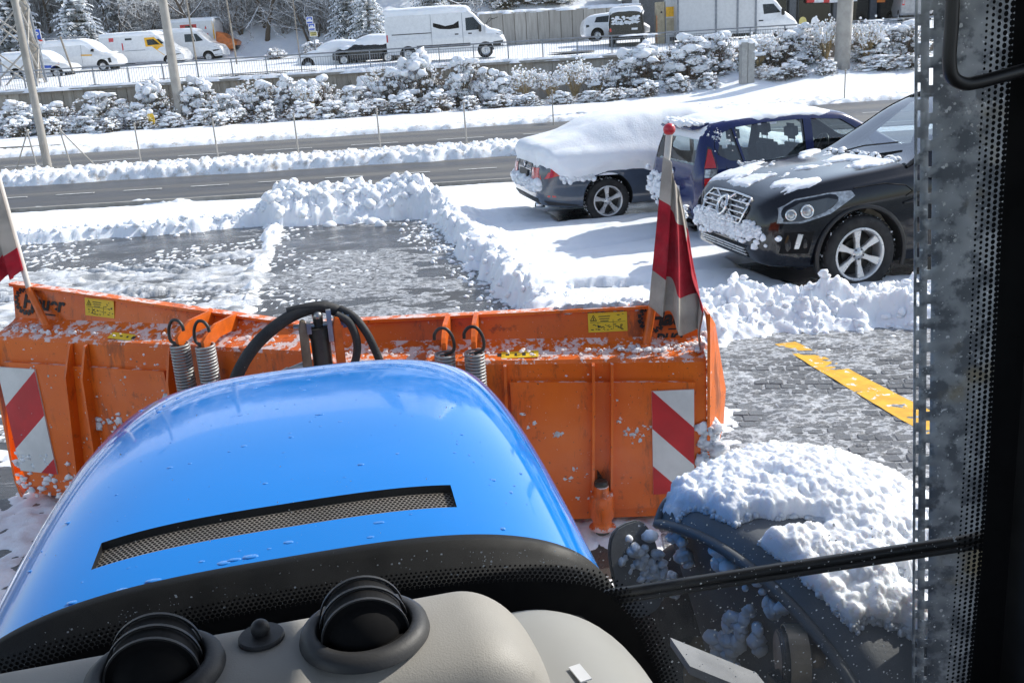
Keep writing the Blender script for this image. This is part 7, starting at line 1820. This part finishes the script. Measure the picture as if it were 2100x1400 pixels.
# drum of the lamp bracket between the wheel and the cab
pc = on_plane_y(1636, 1345, 1.62); Md = Matrix.Translation(pc) @ Matrix.Rotation(R(-18), 4, 'Z') @ Matrix.Rotation(R(90), 4, 'Y')
m = MB(); m.lathe([(0,-.045),(.058,-.045),(.062,-.04),(.062,.02),(.0,.02)], 32, Md, smooth=False); dr_ = m.build('work_lamp', 'dark_steel', TR, bevel=.004)
m = MB(); m.lathe([(.068,-.028),(.071,-.028),(.071,.016),(.068,.016)], 32, Md, smooth=False); m.build('strap', 'rod_brown', dr_)
m = MB(); m.lathe([(0,.02),(.026,.02),(.026,.055),(.018,.06),(0,.06)], 20, Md); m.build('lamp_socket', 'rod_brown', dr_)
m = MB(); m.box(pc+Vector((-.05,-.02,-.12)), (.05,.05,.2)); m.build('lamp_bracket', 'dark_steel', dr_, bevel=.006)
a, b = on_plane_y(1415,1365,1.45), on_plane_y(1600,1440,1.40)
m = MB(); m.add([a, a+Vector((.0,.10,.0)), b+Vector((0,.10,0)), b] + [q-Vector((0,0,.02)) for q in (a, a+Vector((.0,.10,.0)), b+Vector((0,.10,0)), b)], [(0,1,2,3),(0,4,5,1),(1,5,6,2),(2,6,7,3),(3,7,4,0)]); m.build('step_bracket', mat('bracket_grey', (.22,.225,.23), .5, .2), TR)
# snow on the mudguard
def fender_snow():
    th = np.linspace(R(18), R(106), 250); wl = np.linspace(.0, .60, 170); T_, W_ = np.meshgrid(th, wl, indexing='ij')
    aU, aW = T_*RF, W_; n = fbm(aU*6, aW*6, None, 5, 3)
    b = (n-.48)*2.8 + .55*smooth(.02, .14, W_) + .45*smooth(R(55), R(80), T_) - 3.0*np.exp(-((T_-(R(86)-.82*W_)+.12*(n-.5))/R(2.2))**2)*smooth(.0, .05, W_)*smooth(.22, .14, W_) - 2.2*smooth(.045, .008, W_)*smooth(R(104), R(94), T_) - 2.2*smooth(R(60), R(50), T_)*smooth(.20, .06, W_) - 2.0*smooth(R(52), R(44), T_) - .5*smooth(R(40), R(22), T_) - .35*smooth(.05, .0, W_)
    mk = b; q_ = .03*(fbm(aU*20, aW*20, None, 2, 5)-.5); ch = domes((aU+q_)*26, (aW-q_)*26, 2)*.40+domes((aU+q_)*48, (aW+q_)*48, 3)*.42+domes(aU*95, aW*95, 4)*.25
    t = smooth(0, .9, mk)*(.020+.022*fbm(aU*5, aW*5, None, 3, 9)) + smooth(-.02, .35, mk)*(.006+ch*.024) - .008*smooth(.03, -.05, mk)
    V = np.array([fend(a, w, dd)[:] for a, w, dd in zip(T_.ravel(), W_.ravel(), t.ravel())]); V = np.array([(TM @ Vector(v))[:] for v in V])
    F = grid_faces(250, 170); kp = (mk.ravel()[F] > -.03).any(1); V, F = compact(V, F[kp])
    tag(np_mesh('mudguard_snow', V, F, 'snow'), 'thick crumbly snow lying on the dark front mudguard', 'snow', kind='stuff')
    rg = np.random.default_rng(3); C = []; Q = []
    ii = np.argwhere((mk > -.2) & (mk < .12)); ii = ii[rg.permutation(len(ii))[:1300]]
    for i_, j_ in ii:
        if rg.random() < .35 and mk[i_, j_] < -.05: continue
        r_ = .0025+.0075*rg.random()**1.6; C.append((TM @ fend(T_[i_, j_], W_[i_, j_], max(t[i_, j_], 0)+r_*.3))[:]); Q.append(r_)
    tag(blobs('snow_crumbs', C, Q, 'snow', None, .5, 1, (1,1,1), 1.8), 'fine snow crumbs along the ragged edge of the mudguard snow', 'snow', kind='stuff'); C = []; Q = []
    for cx_, cy_, n_, sx, sy, rr in ((1430,1150,46,38,26,.014),(1500,1210,40,24,44,.014),(1290,1140,60,22,30,.014),(1530,1250,16,14,20,.012),(1400,1110,30,20,14,.012)):
        for k in range(n_):
            o, d = lray(cx_+sx*rg.normal(), cy_+sy*rg.normal()); p = o+d*((1.98-(cx_-1300)*.0012-o.y)/d.y); C.append((TM @ p)[:]); Q.append(rr*(.4+1.1*rg.random()))
    return C, Q
C, Q = fender_snow()
# clumps clinging to the skirt, found by looking along each clump's own direction onto the skirt
sk = bvh_of(bpy.data.objects['inner_skirt']); fp = bvh_of(fl_); C2 = []; Q2 = []
rg = np.random.default_rng(5)
for a0_, a1_, r0_, r1_, n_ in ((R(62), R(112), -.03, -.24, 130), (R(78), R(100), -.1, -.36, 90)):
    for k in range(n_):
        t = a0_+(a1_-a0_)*rg.random(); rr = r0_+(r1_-r0_)*rg.random()
        if vnoise(np.array([t*9]), np.array([rr*16]))[0] < .5: continue
        C2.append((TM @ fend(t, .012, rr))[:]); Q2.append(.008+.016*rg.random())
for k in range(70): C2.append((TM @ (pf + Vector((.02+.03*rg.normal(), -.012+.01*rg.random(), -.01+.05*rg.normal()))))[:]); Q2.append(.007+.013*rg.random())
tag(blobs('snow_clumps', C2, Q2, 'snow', None, .45, 2, (1,1,.9)), 'snow clumps clinging under the lip of the mudguard', 'snow', kind='stuff')

for o in bpy.data.objects:
    if o.parent is not None and o.name.split('.')[0] in ('snow_load', 'snow_tuft', 'foliage', 'branches', 'packed_snow', 'print', 'wheel_nuts'): o['kind'] = 'stuff'
